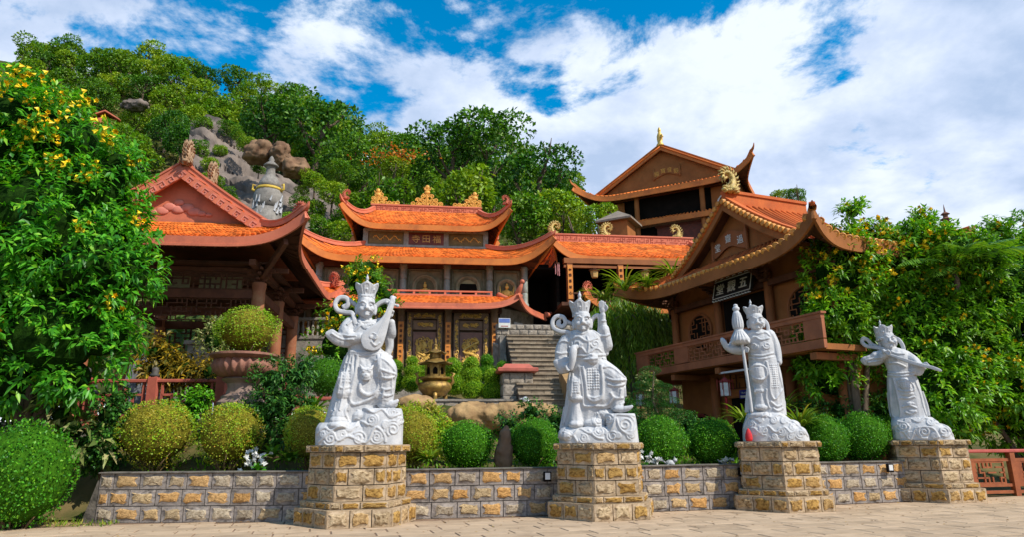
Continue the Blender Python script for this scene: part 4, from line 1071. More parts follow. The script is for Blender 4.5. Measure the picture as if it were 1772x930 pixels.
class Roof:
    "hipped skirt with upturned corners over a rectangle; local frame, front is -y"
    def __init__(s, cx, cy, a, b, z, a2, b2, h, lift=0.7, flare=0.35, p=6, conc=0.45, sag=0.0):
        s.__dict__.update(locals())
    def side(s, k):
        "surface function S(u in 0..1, v in 0..1) for side k: 0 front, 1 right, 2 back, 3 left; u runs left to right seen from outside"
        def S(u, v):
            q = 2 * u - 1
            L_, T_ = (s.a, s.a2) if k % 2 == 0 else (s.b, s.b2)
            O_, TO = (s.b, s.b2) if k % 2 == 0 else (s.a, s.a2)
            e = abs(q) ** s.p
            ex = q * L_ + (1 if q > 0 else -1) * e * s.flare; eo = O_ + e * s.flare
            tx = q * T_; to = TO
            w = v
            x = ex + (tx - ex) * w; o = eo + (to - eo) * w
            z = s.z + s.lift * e * (1 - v) ** 2 + s.h * ((1 - s.conc) * v + s.conc * v * v)
            if k == 0: X, Y = x, -o
            elif k == 1: X, Y = o, x
            elif k == 2: X, Y = -x, o
            else: X, Y = -o, -x
            return Vector((s.cx + X, s.cy + Y, z))
        return S
    def nrm(s, S, u, v):
        d = 0.004
        a = S(min(u + d, 1), v) - S(max(u - d, 0), v); b = S(u, min(v + d, 1)) - S(u, max(v - d, 0))
        n = a.cross(b); return n.normalized() if n.length > 0 else Vector((0, 0, 1))
    def build(s, parent, sides=(0, 1, 2, 3), tile=0.2, row=0.24, style='scale', m_tile=None, m_fascia=None, fascia=0.26, nu=28, ridge=0.16, m_ridge=None, tip=0.5, m_soffit=None, round_tile=None, m_round=None):
        m_tile = m_tile or M_tile; m_fascia = m_fascia or M_pink; m_ridge = m_ridge or m_fascia
        deck = MB(); fas = MB(); tl = MB(); raf = MB()
        for k in sides:
            S = s.side(k)
            deck.grid(S, nu, 5, mi=0)
            def Sb(u, v): return S(u, v) - Vector((0, 0, fascia * (1 - v * .6) - 0.01))
            deck.grid(Sb, nu, 5, mi=1, flip=True)
            # fascia: a moulded board along the eave
            path = [S(i / (nu * 2), 0) for i in range(nu * 2 + 1)]
            fas.sweep([(0.03, 0.02), (0.03, -fascia * .72), (0.055, -fascia * .75), (0.055, -fascia), (-0.03, -fascia), (-0.03, 0.02)], path)
            Lw = (S(1, .3) - S(0, .3)).length; Hh = (S(.5, 1) - S(.5, 0)).length
            nr = max(2, round(Hh / row)); nc = max(2, round(2 * (s.a if k % 2 == 0 else s.b) / tile))
            if style == 'scale':
                for j in range(nr):
                    v0, v1 = j / nr, min(1, (j + 1.35) / nr)
                    for i in range(nc):
                        off = 0.5 * (j % 2)
                        u0, u1 = (i + off) / nc, (i + off + 1) / nc
                        if u1 > 1.0: u1 = 1.0
                        if u1 - u0 < 0.2 / nc: continue
                        um = (u0 + u1) / 2
                        n = s.nrm(S, um, v0 + .01); q = (v1 - v0) * .16
                        g = (u1 - u0) * .03
                        jt = random.uniform(.03, .052)
                        lo = [S(u0 + g, v0 + q) + n * jt, S(um, max(v0 - .002, 0)) + n * jt, S(u1 - g, v0 + q) + n * jt]
                        hi = [S(u1 - g, v1) + n * .014, S(u0 + g, v1) + n * .014]
                        dn = [p - n * .03 for p in lo]
                        tl.add(lo + hi + dn, [(0, 1, 2, 3, 4), (0, 5, 6, 1), (1, 6, 7, 2)])
            else:
                for i in range(nc + 1):
                    u = i / nc
                    pts = []
                    m_ = 7
                    for j in range(m_ + 1):
                        v = j / m_; pts.append(S(u, v) + s.nrm(S, u, v) * .03)
                    r = tile * .27
                    tl.tube(pts, r, 6)
            # rafters under the eave
            nrf = int((s.a if k % 2 == 0 else s.b) * 2 / 0.32)
            for i in range(1, nrf):
                u = i / nrf
                a, b = Sb(u, 0.03), Sb(u, 0.8)
                raf.bar(a - Vector((0, 0, .02)), b - Vector((0, 0, .02)), .07, .09)
        part(deck, 'roof_deck', [M_deck, m_soffit or M_wood], parent, smooth=True)
        part(fas, 'fascia', m_fascia, parent, smooth=True, sharp=35)
        tag(part(tl, 'roof_tiles', m_tile, parent, smooth=(style != 'scale')), kind='stuff')
        tag(part(raf, 'rafters', m_soffit or M_wood, parent), kind='stuff')
        if style == 'barrel' and round_tile:
            me = MB().lathe([(.02, -.09), (round_tile, -.09), (round_tile, .03), (round_tile * .8, .05), (round_tile * .75, .03), (round_tile * .3, .035), (.01, .05)], n=10).mesh('eave_tile', m_round or M_yellowtile, smooth=True, sharp=40)
            for k in sides[:2]:
                S = s.side(k); nc = max(2, round(2 * (s.a if k % 2 == 0 else s.b) / tile))
                for i in range(nc + 1):
                    u = i / nc; p = S(u, 0) + Vector((0, 0, 0.03))
                    d = S(u, 0) - S(u, .08); o = obj('eave_tile', me, parent, loc=p - Vector((0, 0, parent.location.z)))
                    o.rotation_euler = d.to_track_quat('Z', 'Y').to_euler()
        # hip ridges with raised tips
        corners = {(0, 1): (0, 1), (1, 1): (1, 1), (2, 1): (2, 1), (3, 1): (3, 1)}
        for k in range(4):
            k2 = (k + 1) % 4
            if k not in sides and k2 not in sides: continue
            S = s.side(k)
            path = [S(1, v) + Vector((0, 0, .03)) for v in [1, .85, .7, .55, .4, .28, .18, .1, .05, 0]]
            d = (path[-1] - path[-2]).normalized()
            hz = Vector((d.x, d.y, 0)).normalized()
            e0 = path[-1]
            ext = [e0 + hz * tip * .25 + Vector((0, 0, tip * .16)), e0 + hz * tip * .42 + Vector((0, 0, tip * .42)), e0 + hz * tip * .48 + Vector((0, 0, tip * .75))] if tip else []
            full = path + ext
            r = MB(); n = len(full); w = ridge
            vs = []; fs = []
            for i, p in enumerate(full):
                t = (full[min(i + 1, n - 1)] - full[max(i - 1, 0)]).normalized(); sd = t.cross(Vector((0, 0, 1))); sd = sd.normalized() if sd.length > 1e-4 else hz.cross(Vector((0, 0, 1)))
                up = sd.cross(t); f_ = 1.0 if i < len(path) else 1 - .27 * (i - len(path) + 1)
                for a, b in ((-.5, 0), (.5, 0), (.5, .9), (.62, .95), (.62, 1.25), (.3, 1.4), (-.3, 1.4), (-.62, 1.25), (-.62, .95), (-.5, .9)): vs.append(p + sd * a * w * f_ + up * b * w * f_)
            m_ = 10
            for i in range(n - 1):
                for j in range(m_):
                    j2 = (j + 1) % m_; fs.append((i * m_ + j, i * m_ + m_ + j, i * m_ + m_ + j2, i * m_ + j2))
            fs.append(tuple(range(m_))); fs.append(tuple((n - 1) * m_ + j for j in range(m_ - 1, -1, -1)))
            r.add(vs, fs); part(r, 'hip_ridge', m_ridge, parent, smooth=True, sharp=35)
        return s
def gable(parent, cx, cy, a, b, z, h, over=0.5, front=0.0, m_tile=None, m_barge=None, m_wall=None, tile=0.2, style='scale', conc=0.35, ridge_h=0.35, m_ridge=None, fret=True, th=0.16, barge_h=0.3):
    "gabled crown of a roof: triangular wall towards -y at y=cy-b, two slopes, bargeboards, main ridge along y"
    m_tile = m_tile or M_tile; m_barge = m_barge or M_pink; m_wall = m_wall or M_pink; m_ridge = m_ridge or m_barge
    def prof(t): return (1 - t) * (a + .25), z + h * ((1 - conc) * t + conc * t * t)       # t 0 eave .. 1 ridge
    y0, y1 = cy - b - over, cy + b + over
    wall = MB()
    poly = [(cx - prof(i / 8)[0] * .97, prof(i / 8)[1] - .05) for i in range(9)] + [(cx + prof(i / 8)[0] * .97, prof(i / 8)[1] - .05) for i in range(7, -1, -1)]
    wall.prism(poly, cy - b, cy + b, axis='y')
    part(wall, 'gable_wall', m_wall, parent)
    tl = MB(); deck = MB()
    for sx in (-1, 1):
        def S(u, v, sx=sx):
            x, zz_ = prof(v); yy = y0 + (y1 - y0) * u
            return Vector((cx + sx * x, yy, zz_ + 0.06))
        deck.grid(S, 8, 8, mi=0); deck.grid(lambda u, v: S(u, v) - Vector((0, 0, th)), 8, 8, mi=1, flip=True)
        ln = y1 - y0; H = math.hypot(a, h); nc = round(ln / tile); nr = round(H / .24)
        if style == 'scale':
            for j in range(nr):
                for i in range(nc):
                    off = .5 * (j % 2); u0, u1 = (i + off) / nc, min(1, (i + off + 1) / nc)
                    if u1 - u0 < .2 / nc: continue
                    v0, v1 = j / nr, min(1, (j + 1.35) / nr); um = (u0 + u1) / 2
                    n = Vector((sx * h, 0, a)).normalized(); q = (v1 - v0) * .16
                    jt = random.uniform(.03, .05)
                    lo = [S(u0, v0 + q) + n * jt, S(um, v0) + n * jt, S(u1, v0 + q) + n * jt]; hi = [S(u1, v1) + n * .014, S(u0, v1) + n * .014]
                    tl.add(lo + hi + [p - n * .03 for p in lo], [(0, 1, 2, 3, 4), (0, 5, 6, 1), (1, 6, 7, 2)])
        else:
            for i in range(nc + 1):
                tl.tube([S(i / nc, v / 8) + Vector((0, 0, .03)) for v in range(9)], tile * .27, 6)
    part(deck, 'gable_roof_deck', [M_deck, M_wood], parent, smooth=True, sharp=40)
    tag(part(tl, 'gable_roof_tiles', m_tile, parent, smooth=(style != 'scale')), kind='stuff')
    for sx in (-1, 1):
        path = [Vector((cx + sx * prof(i / 10)[0], y0 + .04, prof(i / 10)[1] + .04)) for i in range(11)]
        bb = MB(); vs = []; fs = []
        for i, p in enumerate(path):
            vs += [p + Vector((0, -.05, .03)), p + Vector((0, .05, .03)), p + Vector((0, .05, -barge_h)), p + Vector((0, -.05, -barge_h))]
        for i in range(10):
            for j in range(4):
                j2 = (j + 1) % 4; fs.append((i * 4 + j, i * 4 + j2, i * 4 + 4 + j2, i * 4 + 4 + j))
        fs += [(0, 1, 2, 3), tuple(40 + j for j in range(4))]
        bb.add(vs, fs); bo = part(bb, 'bargeboard', m_barge, parent)
        # descending ridge along the gable edge
        rr = MB(); w = .15
        rp = [Vector((cx + sx * prof(i / 10)[0], y0 + .16, prof(i / 10)[1] + .08)) for i in range(11)]
        rr.sweep([(-w * .6, 0), (w * .6, 0), (w * .6, w), (w * .85, w * 1.1), (w * .85, w * 1.5), (-w * .85, w * 1.5), (-w * .85, w * 1.1), (-w * .6, w)], rp)
        part(rr, 'gable_ridge', m_ridge, parent)
        if fret:
            # Greek-key carving: square hooks along the board
            fk = MB(); L_ = [0]
            for i in range(10): L_.append(L_[-1] + (path[i + 1] - path[i]).length)
            tot = L_[-1]; n = int(tot / .30)
            def at_(d):
                for i in range(10):
                    if d <= L_[i + 1] or i == 9:
                        t = (d - L_[i]) / (L_[i + 1] - L_[i]); return path[i].lerp(path[i + 1], t), (path[i + 1] - path[i]).normalized()
            for i in range(n):
                p, t = at_((i + .5) * tot / n); nn = Vector((-t.z, 0, t.x)); nn = nn if nn.z < 0 else -nn
                o_ = p + nn * barge_h * .45 + Vector((0, -.06, 0))
                q = .10
                def pt(u, v): return o_ + t * u * q + nn * v * q
                for A, B in (((-1, -.9), (.8, -.9)), ((.8, -.9), (.8, .9)), ((.8, .9), (-.6, .9)), ((-.6, .9), (-.6, -.1)), ((-.6, -.1), (.2, -.1))):
                    fk.bar(pt(*A), pt(*B), .03, .03)
            tag(part(fk, 'key_carving', mat('pale_salmon', (0.66, 0.24, 0.17), (0.55, 0.18, 0.13), scale=3), bo), kind='stuff')
    rg = MB(); top = z + h
    rg.b2((cx - .11, y0 + .1, top), (cx + .11, y1 - .1, top + ridge_h * .8)); rg.b2((cx - .16, y0 + .1, top + ridge_h * .8 + .001), (cx + .16, y1 - .1, top + ridge_h))
    part(rg, 'main_ridge', m_ridge, parent)

def dragon_mesh(name, m, h=1.0):
    "ridge beast: head biting the ridge at the foot, scaly body curling up and over into a spiral tail, flame fins down its back"
    b = MB(); r = random.Random(3)
    pts = [(-.05, 0, .0, .17), (-.02, 0, .16, .18), (-.10, 0, .34, .15), (-.13, 0, .52, .125), (-.05, 0, .70, .105), (.10, 0, .80, .09), (.25, 0, .76, .075), (.30, 0, .62, .06), (.21, 0, .53, .05), (.13, 0, .60, .035)]
    sp = smooth_path(pts, 4); b.tube([p[:3] for p in sp], [p[3] for p in sp], 9)
    for i in range(2, len(sp) - 6, 2):                       # fins on the outer curve
        p = Vector(sp[i][:3]); q = Vector(sp[i + 1][:3]); t = (q - p).normalized(); n = Vector((-t.z, 0, t.x)); R = sp[i][3]
        for dy in (-.05, .05): b.tube([p + n * R * .6 + Vector((0, dy, 0)), p + n * (R + .06) + t * .02 + Vector((0, dy * 1.5, 0)), p + n * (R + .15) + t * .11 + Vector((0, dy * 1.2, 0))], [.05, .035, .006], 5)
    b.ball((.14, 0, .16), (.16, .11, .12)); b.ball((.28, 0, .20), (.08, .08, .045)); b.ball((.27, 0, .06), (.09, .07, .04))   # head and jaws
    for sy in (-1, 1):
        b.ball((.17, .09 * sy, .25), .035, 8, 6); b.tube([(.10, .07 * sy, .26), (.02, .13 * sy, .36), (.06, .15 * sy, .46)], [.04, .03, .008], 6)
        b.tube([(.05, .13 * sy, .05), (-.10, .2 * sy, .12), (-.22, .2 * sy, .30)], [.07, .05, .008], 6); b.tube([(.02, .14 * sy, .02), (-.15, .2 * sy, .04), (-.3, .18 * sy, .14)], [.06, .045, .008], 6)
    for i in range(9):
        a = -.34 + i * .085; b.ball((a, r.uniform(-.08, .08), r.uniform(.0, .08)), (.075, .11, .07), 8, 6)
    for dx, dz in ((.0, .10), (.08, .05), (-.08, .06)): b.tube([(.08 + dx * .5, 0, .82), (.12 + dx, 0, .90 + dz * .5), (.20 + dx, 0, .94 + dz)], [.06, .04, .006], 6)
    b.v = [(x * h, y * h, z * h) for x, y, z in b.v]
    return b.mesh(name, m, smooth=True)
def scroll_mesh(name, m, w, h, peak):
    "pierced scrollwork crest: spirals stacked to a peak; peak = position of the highest point along the width (-1..1)"
    b = MB(); r = random.Random(int(w * 100))
    def spir(cx, cz, R, cw, a0):
        pts = []
        for i in range(15):
            t = i / 14; a = a0 + cw * t * 2.9 * PI; q = R * (1 - .85 * t); pts.append((cx + q * math.cos(a), 0, cz + q * math.sin(a)))
        b.tube(pts, [.045 * (1 - .3 * i / 14) for i in range(15)], 6)
    n = 7
    for i in range(n):
        t = (i + .5) / n * 2 - 1
        hh = h * max(.22, 1 - abs(t - peak) * .85)
        k = max(1, round(hh / .24))
        for j in range(k):
            spir(t * w / 2, .13 + j * .22, .13, 1 if (i + j) % 2 else -1, r.uniform(0, 6))
    b.tube([(peak * w / 2, 0, 0), (peak * w / 2, 0, h * .9)], .05, 6); b.ball((peak * w / 2, 0, h), (.12, .06, .13)); b.ball((peak * w / 2, 0, h * .72), (.16, .07, .12))
    for s_ in (-1, 1): b.tube([(peak * w / 2, 0, h * .8), (peak * w / 2 + s_ * .16, 0, h * .88), (peak * w / 2 + s_ * .2, 0, h * 1.02)], [.04, .03, .008], 6)
    b.b2((-w / 2, -.05, 0), (w / 2, .05, .06))
    return b.mesh(name, m, smooth=True, sharp=50)
def lattice(b, x0, x1, z0, z1, y, cell=.13, w=.022, seed=1, keep=.86):
    "cracked-ice / fret lattice of small bars"
    r = random.Random(seed); nx = max(2, round((x1 - x0) / cell)); nz = max(2, round((z1 - z0) / cell)); dx, dz = (x1 - x0) / nx, (z1 - z0) / nz
    for i in range(nx + 1):
        for j in range(nz):
            if i in (0, nx) or r.random() < keep * .62: b.b2((x0 + i * dx - w / 2, y - w / 2, z0 + j * dz - w / 2), (x0 + i * dx + w / 2, y + w / 2, z0 + (j + 1) * dz + w / 2))
    for j in range(nz + 1):
        for i in range(nx):
            if j in (0, nz) or r.random() < keep * .62: b.b2((x0 + i * dx, y - w * .45, z0 + j * dz - w * .45), (x0 + (i + 1) * dx, y + w * .45, z0 + j * dz + w * .45))
def round_lattice(b, cx, cz, R, y, w=.025, seed=1):
    b.tube([(cx + R * math.cos(a), y, cz + R * math.sin(a)) for a in [i * 2 * PI / 24 for i in range(25)]], w * 1.6, 6, cap=False)
    r = random.Random(seed); c = R / 4.0
    for i in range(-4, 5):
        hh = math.sqrt(max(0, R * R - (i * c) ** 2))
        for j in range(-4, 4):
            z0, z1 = max(-hh, j * c), min(hh, (j + 1) * c)
            if z1 > z0 + .01 and r.random() < .62: b.b2((cx + i * c - w / 2, y - w / 2, cz + z0), (cx + i * c + w / 2, y + w / 2, cz + z1)); 
            if z1 > z0 + .01 and r.random() < .62: b.b2((cx + z0, y - w * .45, cz + i * c - w / 2), (cx + z1, y + w * .45, cz + i * c + w / 2))
def column(parent, x, y, z0, z1, r, m, name='column', n=14):
    b = MB(); b.lathe([(r * 1.35, z0), (r * 1.35, z0 + .1), (r * 1.08, z0 + .18), (r, z0 + .3), (r * .96, z1 - .2), (r * 1.05, z1 - .12), (r * 1.05, z1)], (x, y, 0), n)
    return part(b, name, m, parent, smooth=True, sharp=40)
def bracket(b, x, y, z, s=.3, dirx=0, diry=-1):
    "stepped timber bracket set"
    b.box((x, y, z - s * .1), (s * .8, s * .8, s * .35), taper=1.25)
    for k in range(3):
        l = s * (1.4 + .9 * k); zz_ = z + s * (.25 + .42 * k)
        b.box((x, y + diry * k * s * .3, zz_), (l, s * .3, s * .26)); b.box((x + dirx * k * s * .3, y + diry * l * .25, zz_ + .003), (s * .3, l, s * .25))
        for e in (-1, 1): b.box((x + e * l * .42, y + diry * k * s * .3, zz_ + s * .2), (s * .34, s * .36, s * .18), taper=1.3)

# ------------------------------------------------------------------ left pavilion
RZ = rad(7.5)
c_ = P(322, 410, 20.0); pav_front = Vector((c_.x, c_.y, 0))
nv = Vector((-math.sin(RZ), math.cos(RZ), 0))
PB = 4.9
pc = pav_front + nv * PB + Vector((math.cos(RZ), math.sin(RZ), 0)) * -.74
pav = empty('open_pavilion', (pc.x, pc.y, 2.0), RZ, 'open timber pavilion with orange tiled roof and salmon pink gable', 'pavilion')
rf = Roof(0, 0, 3.88, PB - .05, 7.82, 2.5, PB - 1.35, 0.86, lift=.80, flare=.42, p=7)
rf.build(pav, tile=.155, row=.17, fascia=.30, nu=30, ridge=.17, tip=.35)
gable(pav, 0, 0, 2.65, PB - 1.45, 8.42, 2.0, over=.4, tile=.155, barge_h=.34, conc=.12)
b = MB()                                         # pale lotus carving on the gable
for i, (dx, dz, s_) in enumerate(((0, 0, .2), (-.28, .08, .2), (.28, .08, .2), (-.5, -.06, .2), (.5, -.06, .2), (0, .24, .16), (-.75, -.12, .14), (.75, -.12, .14), (-.98, -.16, .1), (.98, -.16, .1))):
    b.ball((dx - .1, -(PB - 1.45) - .012, 9.15 + dz), (s_ * 1.1, .05, s_ * .7), 12, 7)
part(b, 'gable_carving', mat('pale_salmon', (0.66, 0.24, 0.17)), pav, smooth=True)
dr_t = dragon_mesh('dragon', M_terra, 0.72)
for x, y, z, rz in ((4.05, -PB + .25, 8.45, PI), (4.0, PB - .25, 8.4, PI), (-4.05, -PB + .25, 8.45, 0)):
    obj('dragon', dr_t, pav, loc=(x, y, z - 2.0), rot=(0, 0, rz + (-.75 if x > 0 else .75)))
for y in (-PB + 1.1, -PB + 2.9):
    obj('ridge_figure', dragon_mesh('ridge_figure', mat('mottled_ornament', (0.45, 0.30, 0.17), (0.2, 0.1, 0.05), scale=8), .9), pav, loc=(.12 if y < -3 else .4, y, 10.6 - 2.0), rot=(0, 0, PI / 2))
for x in (-2.6, 2.6):
    for y in (-3.1, 0.0, 3.1):
        column(pav, x, y, 2.0, 6.75, .22, M_column)
b = MB()
for x in (-2.6, 2.6):
    for y in (-3.1, 0, 3.1):
        bracket(b, x, y, 6.78, .32, dirx=(1 if x > 0 else -1), diry=-1 if y <= 0 else 1)
        for dx, dy in ((1, 0), (-1, 0), (0, 1), (0, -1)):
            b.prism([(0, 0), (.75, 0), (.75, -.10), (.3, -.25), (.12, -.6), (0, -.7)], -.05, .05, axis='y') if False else None
for x in (-2.6, 2.6): b.b2((x - .11, -3.1, 6.22), (x + .11, 3.1, 6.5)); b.b2((x - .1, -4.3, 7.12), (x + .1, 4.3, 7.3))
for y in (-3.1, 0, 3.1): b.b2((-2.6, y - .105, 6.225), (2.6, y + .105, 6.495)); b.b2((-3.5, y - .095, 7.125), (3.5, y + .095, 7.295))
for sx in (-1, 1): b.bar((sx * 2.6, -3.1, 6.9), (sx * 3.7, -4.85, 7.75), .14, .2)
part(b, 'bracket_frame', mat('bracket_timber', (0.17, 0.06, 0.028), (0.10, 0.036, 0.018), scale=3, rough=.7), pav)  # dark red-brown timber, two tones mixed by noise
b = MB()
lattice(b, -2.36, 2.36, 5.5, 6.2, -3.1, .15, .035, 3); tag(part(b, 'hanging_fret', M_wood, pav), kind='stuff')
b = MB(); lattice(b, -2.4, 2.4, 6.54, 7.05, -3.08, .17, .05, 8, .9); tag(part(b, 'upper_fret', M_wood, pav), kind='stuff')
b = MB(); b.b2((-1.2, -2.5, 6.62), (.2, -2.48, 7.08)); b.b2((.5, -2.5, 6.62), (1.9, -2.48, 7.08)); part(b, 'cream_panel', M_cream, pav)
for sx in (-1, 1):
    b = MB()
    for y in (-3.1, 0.0):
        lattice(b, 0, 0.7, 5.0, 6.2, 0, .15, .03, 5)
    b.v = [(sx * 2.55, -2.85 + v[0], v[2]) for v in b.v]
    tag(part(b, 'corner_fret', M_wood, pav), kind='stuff')
b = MB(); b.b2((-3.6, -4.2, 1.0), (3.6, 4.4, 2.0)); part(b, 'plinth', M_granite, pav)
b = MB(); lattice(b, -2.4, 2.4, 3.3, 6.2, 3.1, .2, .06, 21, .95); tag(part(b, 'rear_screen', M_wood, pav), kind='stuff')
b = MB(); b.b2((-3.0, -3.6, 7.32), (3.0, 3.6, 7.40)); part(b, 'ceiling', M_wood, pav)

# ------------------------------------------------------------------ main hall
mc = P(736, 480, 32.0)
MZ = 4.6
hall = empty('main_hall', (mc.x, mc.y, MZ), RZ, 'two storey temple hall with double orange roofs and gilded doors', 'temple hall')
# upper roof
up = Roof(0, 2.6, 3.6, 2.3, 12.12, 2.75, .12, 1.45, lift=.9, flare=.5, p=11)
up.build(hall, tile=.2, row=.2, fascia=.27, m_fascia=M_fascia, m_ridge=M_pink, tip=.45)
b = MB(); b.b2((-2.9, 2.48, 13.5), (2.9, 2.72, 13.86)); b.b2((-2.95, 2.44, 13.861), (2.95, 2.76, 13.94)); b.b2((-2.95, 2.45, 13.46), (2.95, 2.75, 13.52))
o = part(b, 'main_ridge', M_pink, hall)
b = MB(); lattice(b, -2.85, 2.85, 13.55, 13.84, 2.47, .11, .02, 4, .9); tag(part(b, 'ridge_fret', M_terra, o), kind='stuff')
for x, w, h, pk in ((-2.2, 1.5, .8, -.55), (0, 1.7, 1.1, 0.0), (2.15, 1.5, .8, .55)):
    obj('ridge_crest', scroll_mesh('ridge_crest', M_goldorn, w, h, pk), hall, loc=(x, 2.6, 13.93 - MZ))
orn = dragon_mesh('hip_end_ornament', M_terra, .5)
for sx in (-1, 1): obj('hip_end_ornament', orn, hall, loc=(sx * 3.95, -.15, 13.2 - MZ), rot=(0, 0, 0 if sx < 0 else PI))
# clerestory storey
b = MB(); b.b2((-3.05, .95, 10.6), (3.05, 4.2, 12.2)); part(b, 'clerestory_wall', M_greystone, hall)
b = MB()
for x in (-3.0, -1.0, 1.0, 3.0): b.b2((x - .12, .83, 11.0), (x + .12, .95, 12.0))
b.b2((-3.1, .80, 11.12), (3.1, .949, 11.24)); b.b2((-3.1, .81, 11.92), (3.1, .948, 12.05)); part(b, 'clerestory_frame', M_colstone, hall)
for x in (-2.0, 2.0):
    b = MB(); b.b2((x - .85, .90, 11.28), (x + .85, .945, 11.88)); pn = part(b, 'carved_panel', mat('olive_panel', (0.20, 0.16, 0.06), (0.13, 0.10, 0.04), scale=5, rough=.7, bump=.4), hall)
    b = MB(); r_ = random.Random(5)
    for i in range(14):
        xx = x - .62 + i * .095; b.tube([(xx, .885, 11.58 + .1 * math.sin(i * 1.3)), (xx + .06, .87, 11.63 + .1 * math.sin(i * 1.3 + .8)), (xx + .12, .885, 11.55 + .1 * math.sin(i * 1.3 + 1.2))], .02, 5)
    part(b, 'gilt_relief', M_gold, pn)
b = MB(); b.b2((-.88, .86, 11.26), (.88, .944, 11.90)); sg = part(b, 'name_board', mat('maroon_board', (0.16, 0.045, 0.03), (0.11, 0.03, 0.02), rough=.5), hall)
text_on(sg, '寺田福', 0, 11.58, .845, .44, .52, M_goldpale, .015)
b = MB(); b.b2((-3.6, 2.6, 11.0), (3.6, 4.0, 12.1)); part(b, 'side_bays', M_wood, hall)
# main roof
mr = Roof(0, 2.4, 5.3, 3.35, 10.12, 3.0, 1.5, 1.05, lift=1.05, flare=.7, p=13)
mr.build(hall, tile=.2, row=.2, fascia=.30, m_fascia=M_fascia, m_ridge=M_pink, tip=.3, nu=36)
# upper floor wall with arched niches
b = MB(); b.b2((-5.0, .30, 7.6), (5.05, 4.5, 10.2)); part(b, 'upper_wall', M_greystone, hall)
colx = (-5.0, -3.15, -1.05, 1.05, 3.12, 4.85)
for x in colx:
    b = MB(); b.lathe([(.2, 7.9), (.2, 8.1), (.14, 8.2), (.16, 8.6), (.13, 8.65), (.16, 8.7), (.15, 9.2), (.12, 9.25), (.16, 9.3), (.15, 9.75), (.21, 9.85), (.21, 10.0)], (x, .06, 0), 12); part(b, 'column', M_colstone, hall, smooth=True, sharp=35)
b = MB(); b.b2((-5.1, -.05, 9.86), (5.15, .298, 10.1)); part(b, 'lintel', M_wood, hall)
for i in range(5):
    x0, x1 = colx[i] + .24, colx[i + 1] - .24; xm = (x0 + x1) / 2; w = (x1 - x0) / 2
    b = MB()
    for A, B in (((x0, .17, 8.05), (x0 + .09, .30, 9.8)), ((x1 - .09, .17, 8.05), (x1, .30, 9.8)), ((x0 + .09, .171, 9.71), (x1 - .09, .30, 9.799))): b.b2(A, B)
    R = w * .68
    pts = [(xm - R, 8.05)] + [(xm - R * math.cos(a), 8.95 + R * .95 * math.sin(a)) for a in [k * PI / 14 for k in range(15)]] + [(xm + R, 8.05)]
    fr_ = part(b, 'niche_surround', mat('carved_green_stone', (0.22, 0.21, 0.13), (0.10, 0.10, 0.06), scale=9, rough=.7, bump=.9, bscale=28), hall)
    b = MB(); b.tube([(x, .21, z) for x, z in pts], .085, 8); b.tube([(xm + (x - xm) * .86, .235, 8.05 + (z - 8.05) * .93) for x, z in pts], .04, 6)
    part(b, 'arch_moulding', M_greystone, fr_, smooth=True)
    b = MB(); b.prism([(xm + (x - xm) * .84, 8.05 + (z - 8.05) * .9) for x, z in pts], .255, .298, axis='y')
    if i in (3, 0, 1):
        b2 = MB(); b2.prism([(xm + (x - xm) * .84, 8.05 + (z - 8.05) * .9) for x, z in pts], .275, .299, axis='y')
        if i == 3:
            part(b2, 'arched_opening', M_cream, fr_)
            b3 = MB(); b3.b2((xm - R * .8, .24, 8.05), (xm + R * .8, .27, 9.12)); part(b3, 'dark_doorway', M_black, fr_)
        else: part(b2, 'niche_back', mat('olive_niche', (0.15, 0.13, 0.06), (0.09, 0.08, 0.04), scale=6, bump=.4), fr_)
    else: part(b, 'niche_back', mat('olive_niche', (0.15, 0.13, 0.06)), fr_)
    if i in (2, 4, 1):
        b = MB()       # seated gilded figure in relief
        z = 8.1
        b.ball((xm, .16, z + .12), (.38, .1, .10), 12, 7); b.ball((xm, .15, z + .30), (.32, .1, .11), 12, 7); b.ball((xm, .15, z + .52), (.2, .1, .24), 12, 8); b.ball((xm, .13, z + .86), (.095, .08, .115), 10, 7); b.ball((xm, .14, z + 1.0), (.05, .05, .05), 8, 6)
        for s_ in (-1, 1): b.tube([(xm + s_ * .17, .13, z + .66), (xm + s_ * .26, .12, z + .48), (xm + s_ * .06, .06, z + .40)], [.06, .06, .04], 7)
        if i == 4:
            for s_ in (-1, 1): b.tube([(xm + s_ * .3, .18, z), (xm + s_ * .42, .18, z + .3), (xm + s_ * .3, .18, z + .6), (xm + s_ * .36, .18, z + .9)], .04, 6)
        part(b, 'gilded_buddha', M_gold, fr_, smooth=True)
# porch: lower roof, half-polygon in plan, lit by the sun
def porch_edge(t, out, z, up_=0.0):
    "plan outline: straight front from the left to x=4, then an oblique right side running back"
    A = Vector((-6.5, -1.5 - out, z)); B = Vector((4.05 + out * .55, -1.5 - out, z)); Cc = Vector((5.6 + out * .9, .75, z))
    return A, B, Cc
pr = MB(); pt_ = MB(); pf = MB(); prd = MB()
A0, B0, C0 = porch_edge(0, .45, 7.68); A1, B1, C1 = porch_edge(0, -1.0, 8.34)
def Sf(u, v):
    e = u ** 20; lo = A0.lerp(B0, u) + Vector((0, 0, .6 * e)); hi = A1.lerp(B1, u); p = lo.lerp(hi, v); p.z = 7.68 + .6 * e * (1 - v) ** 2 + .66 * v; return p
def Ss(u, v):
    e = (1 - u) ** 6; lo = B0.lerp(C0, u); hi = B1.lerp(C1 + Vector((-.9, 0, 0)), u); p = lo.lerp(hi, v); p.z = 7.68 + .6 * e * (1 - v) ** 2 + .66 * v; return p
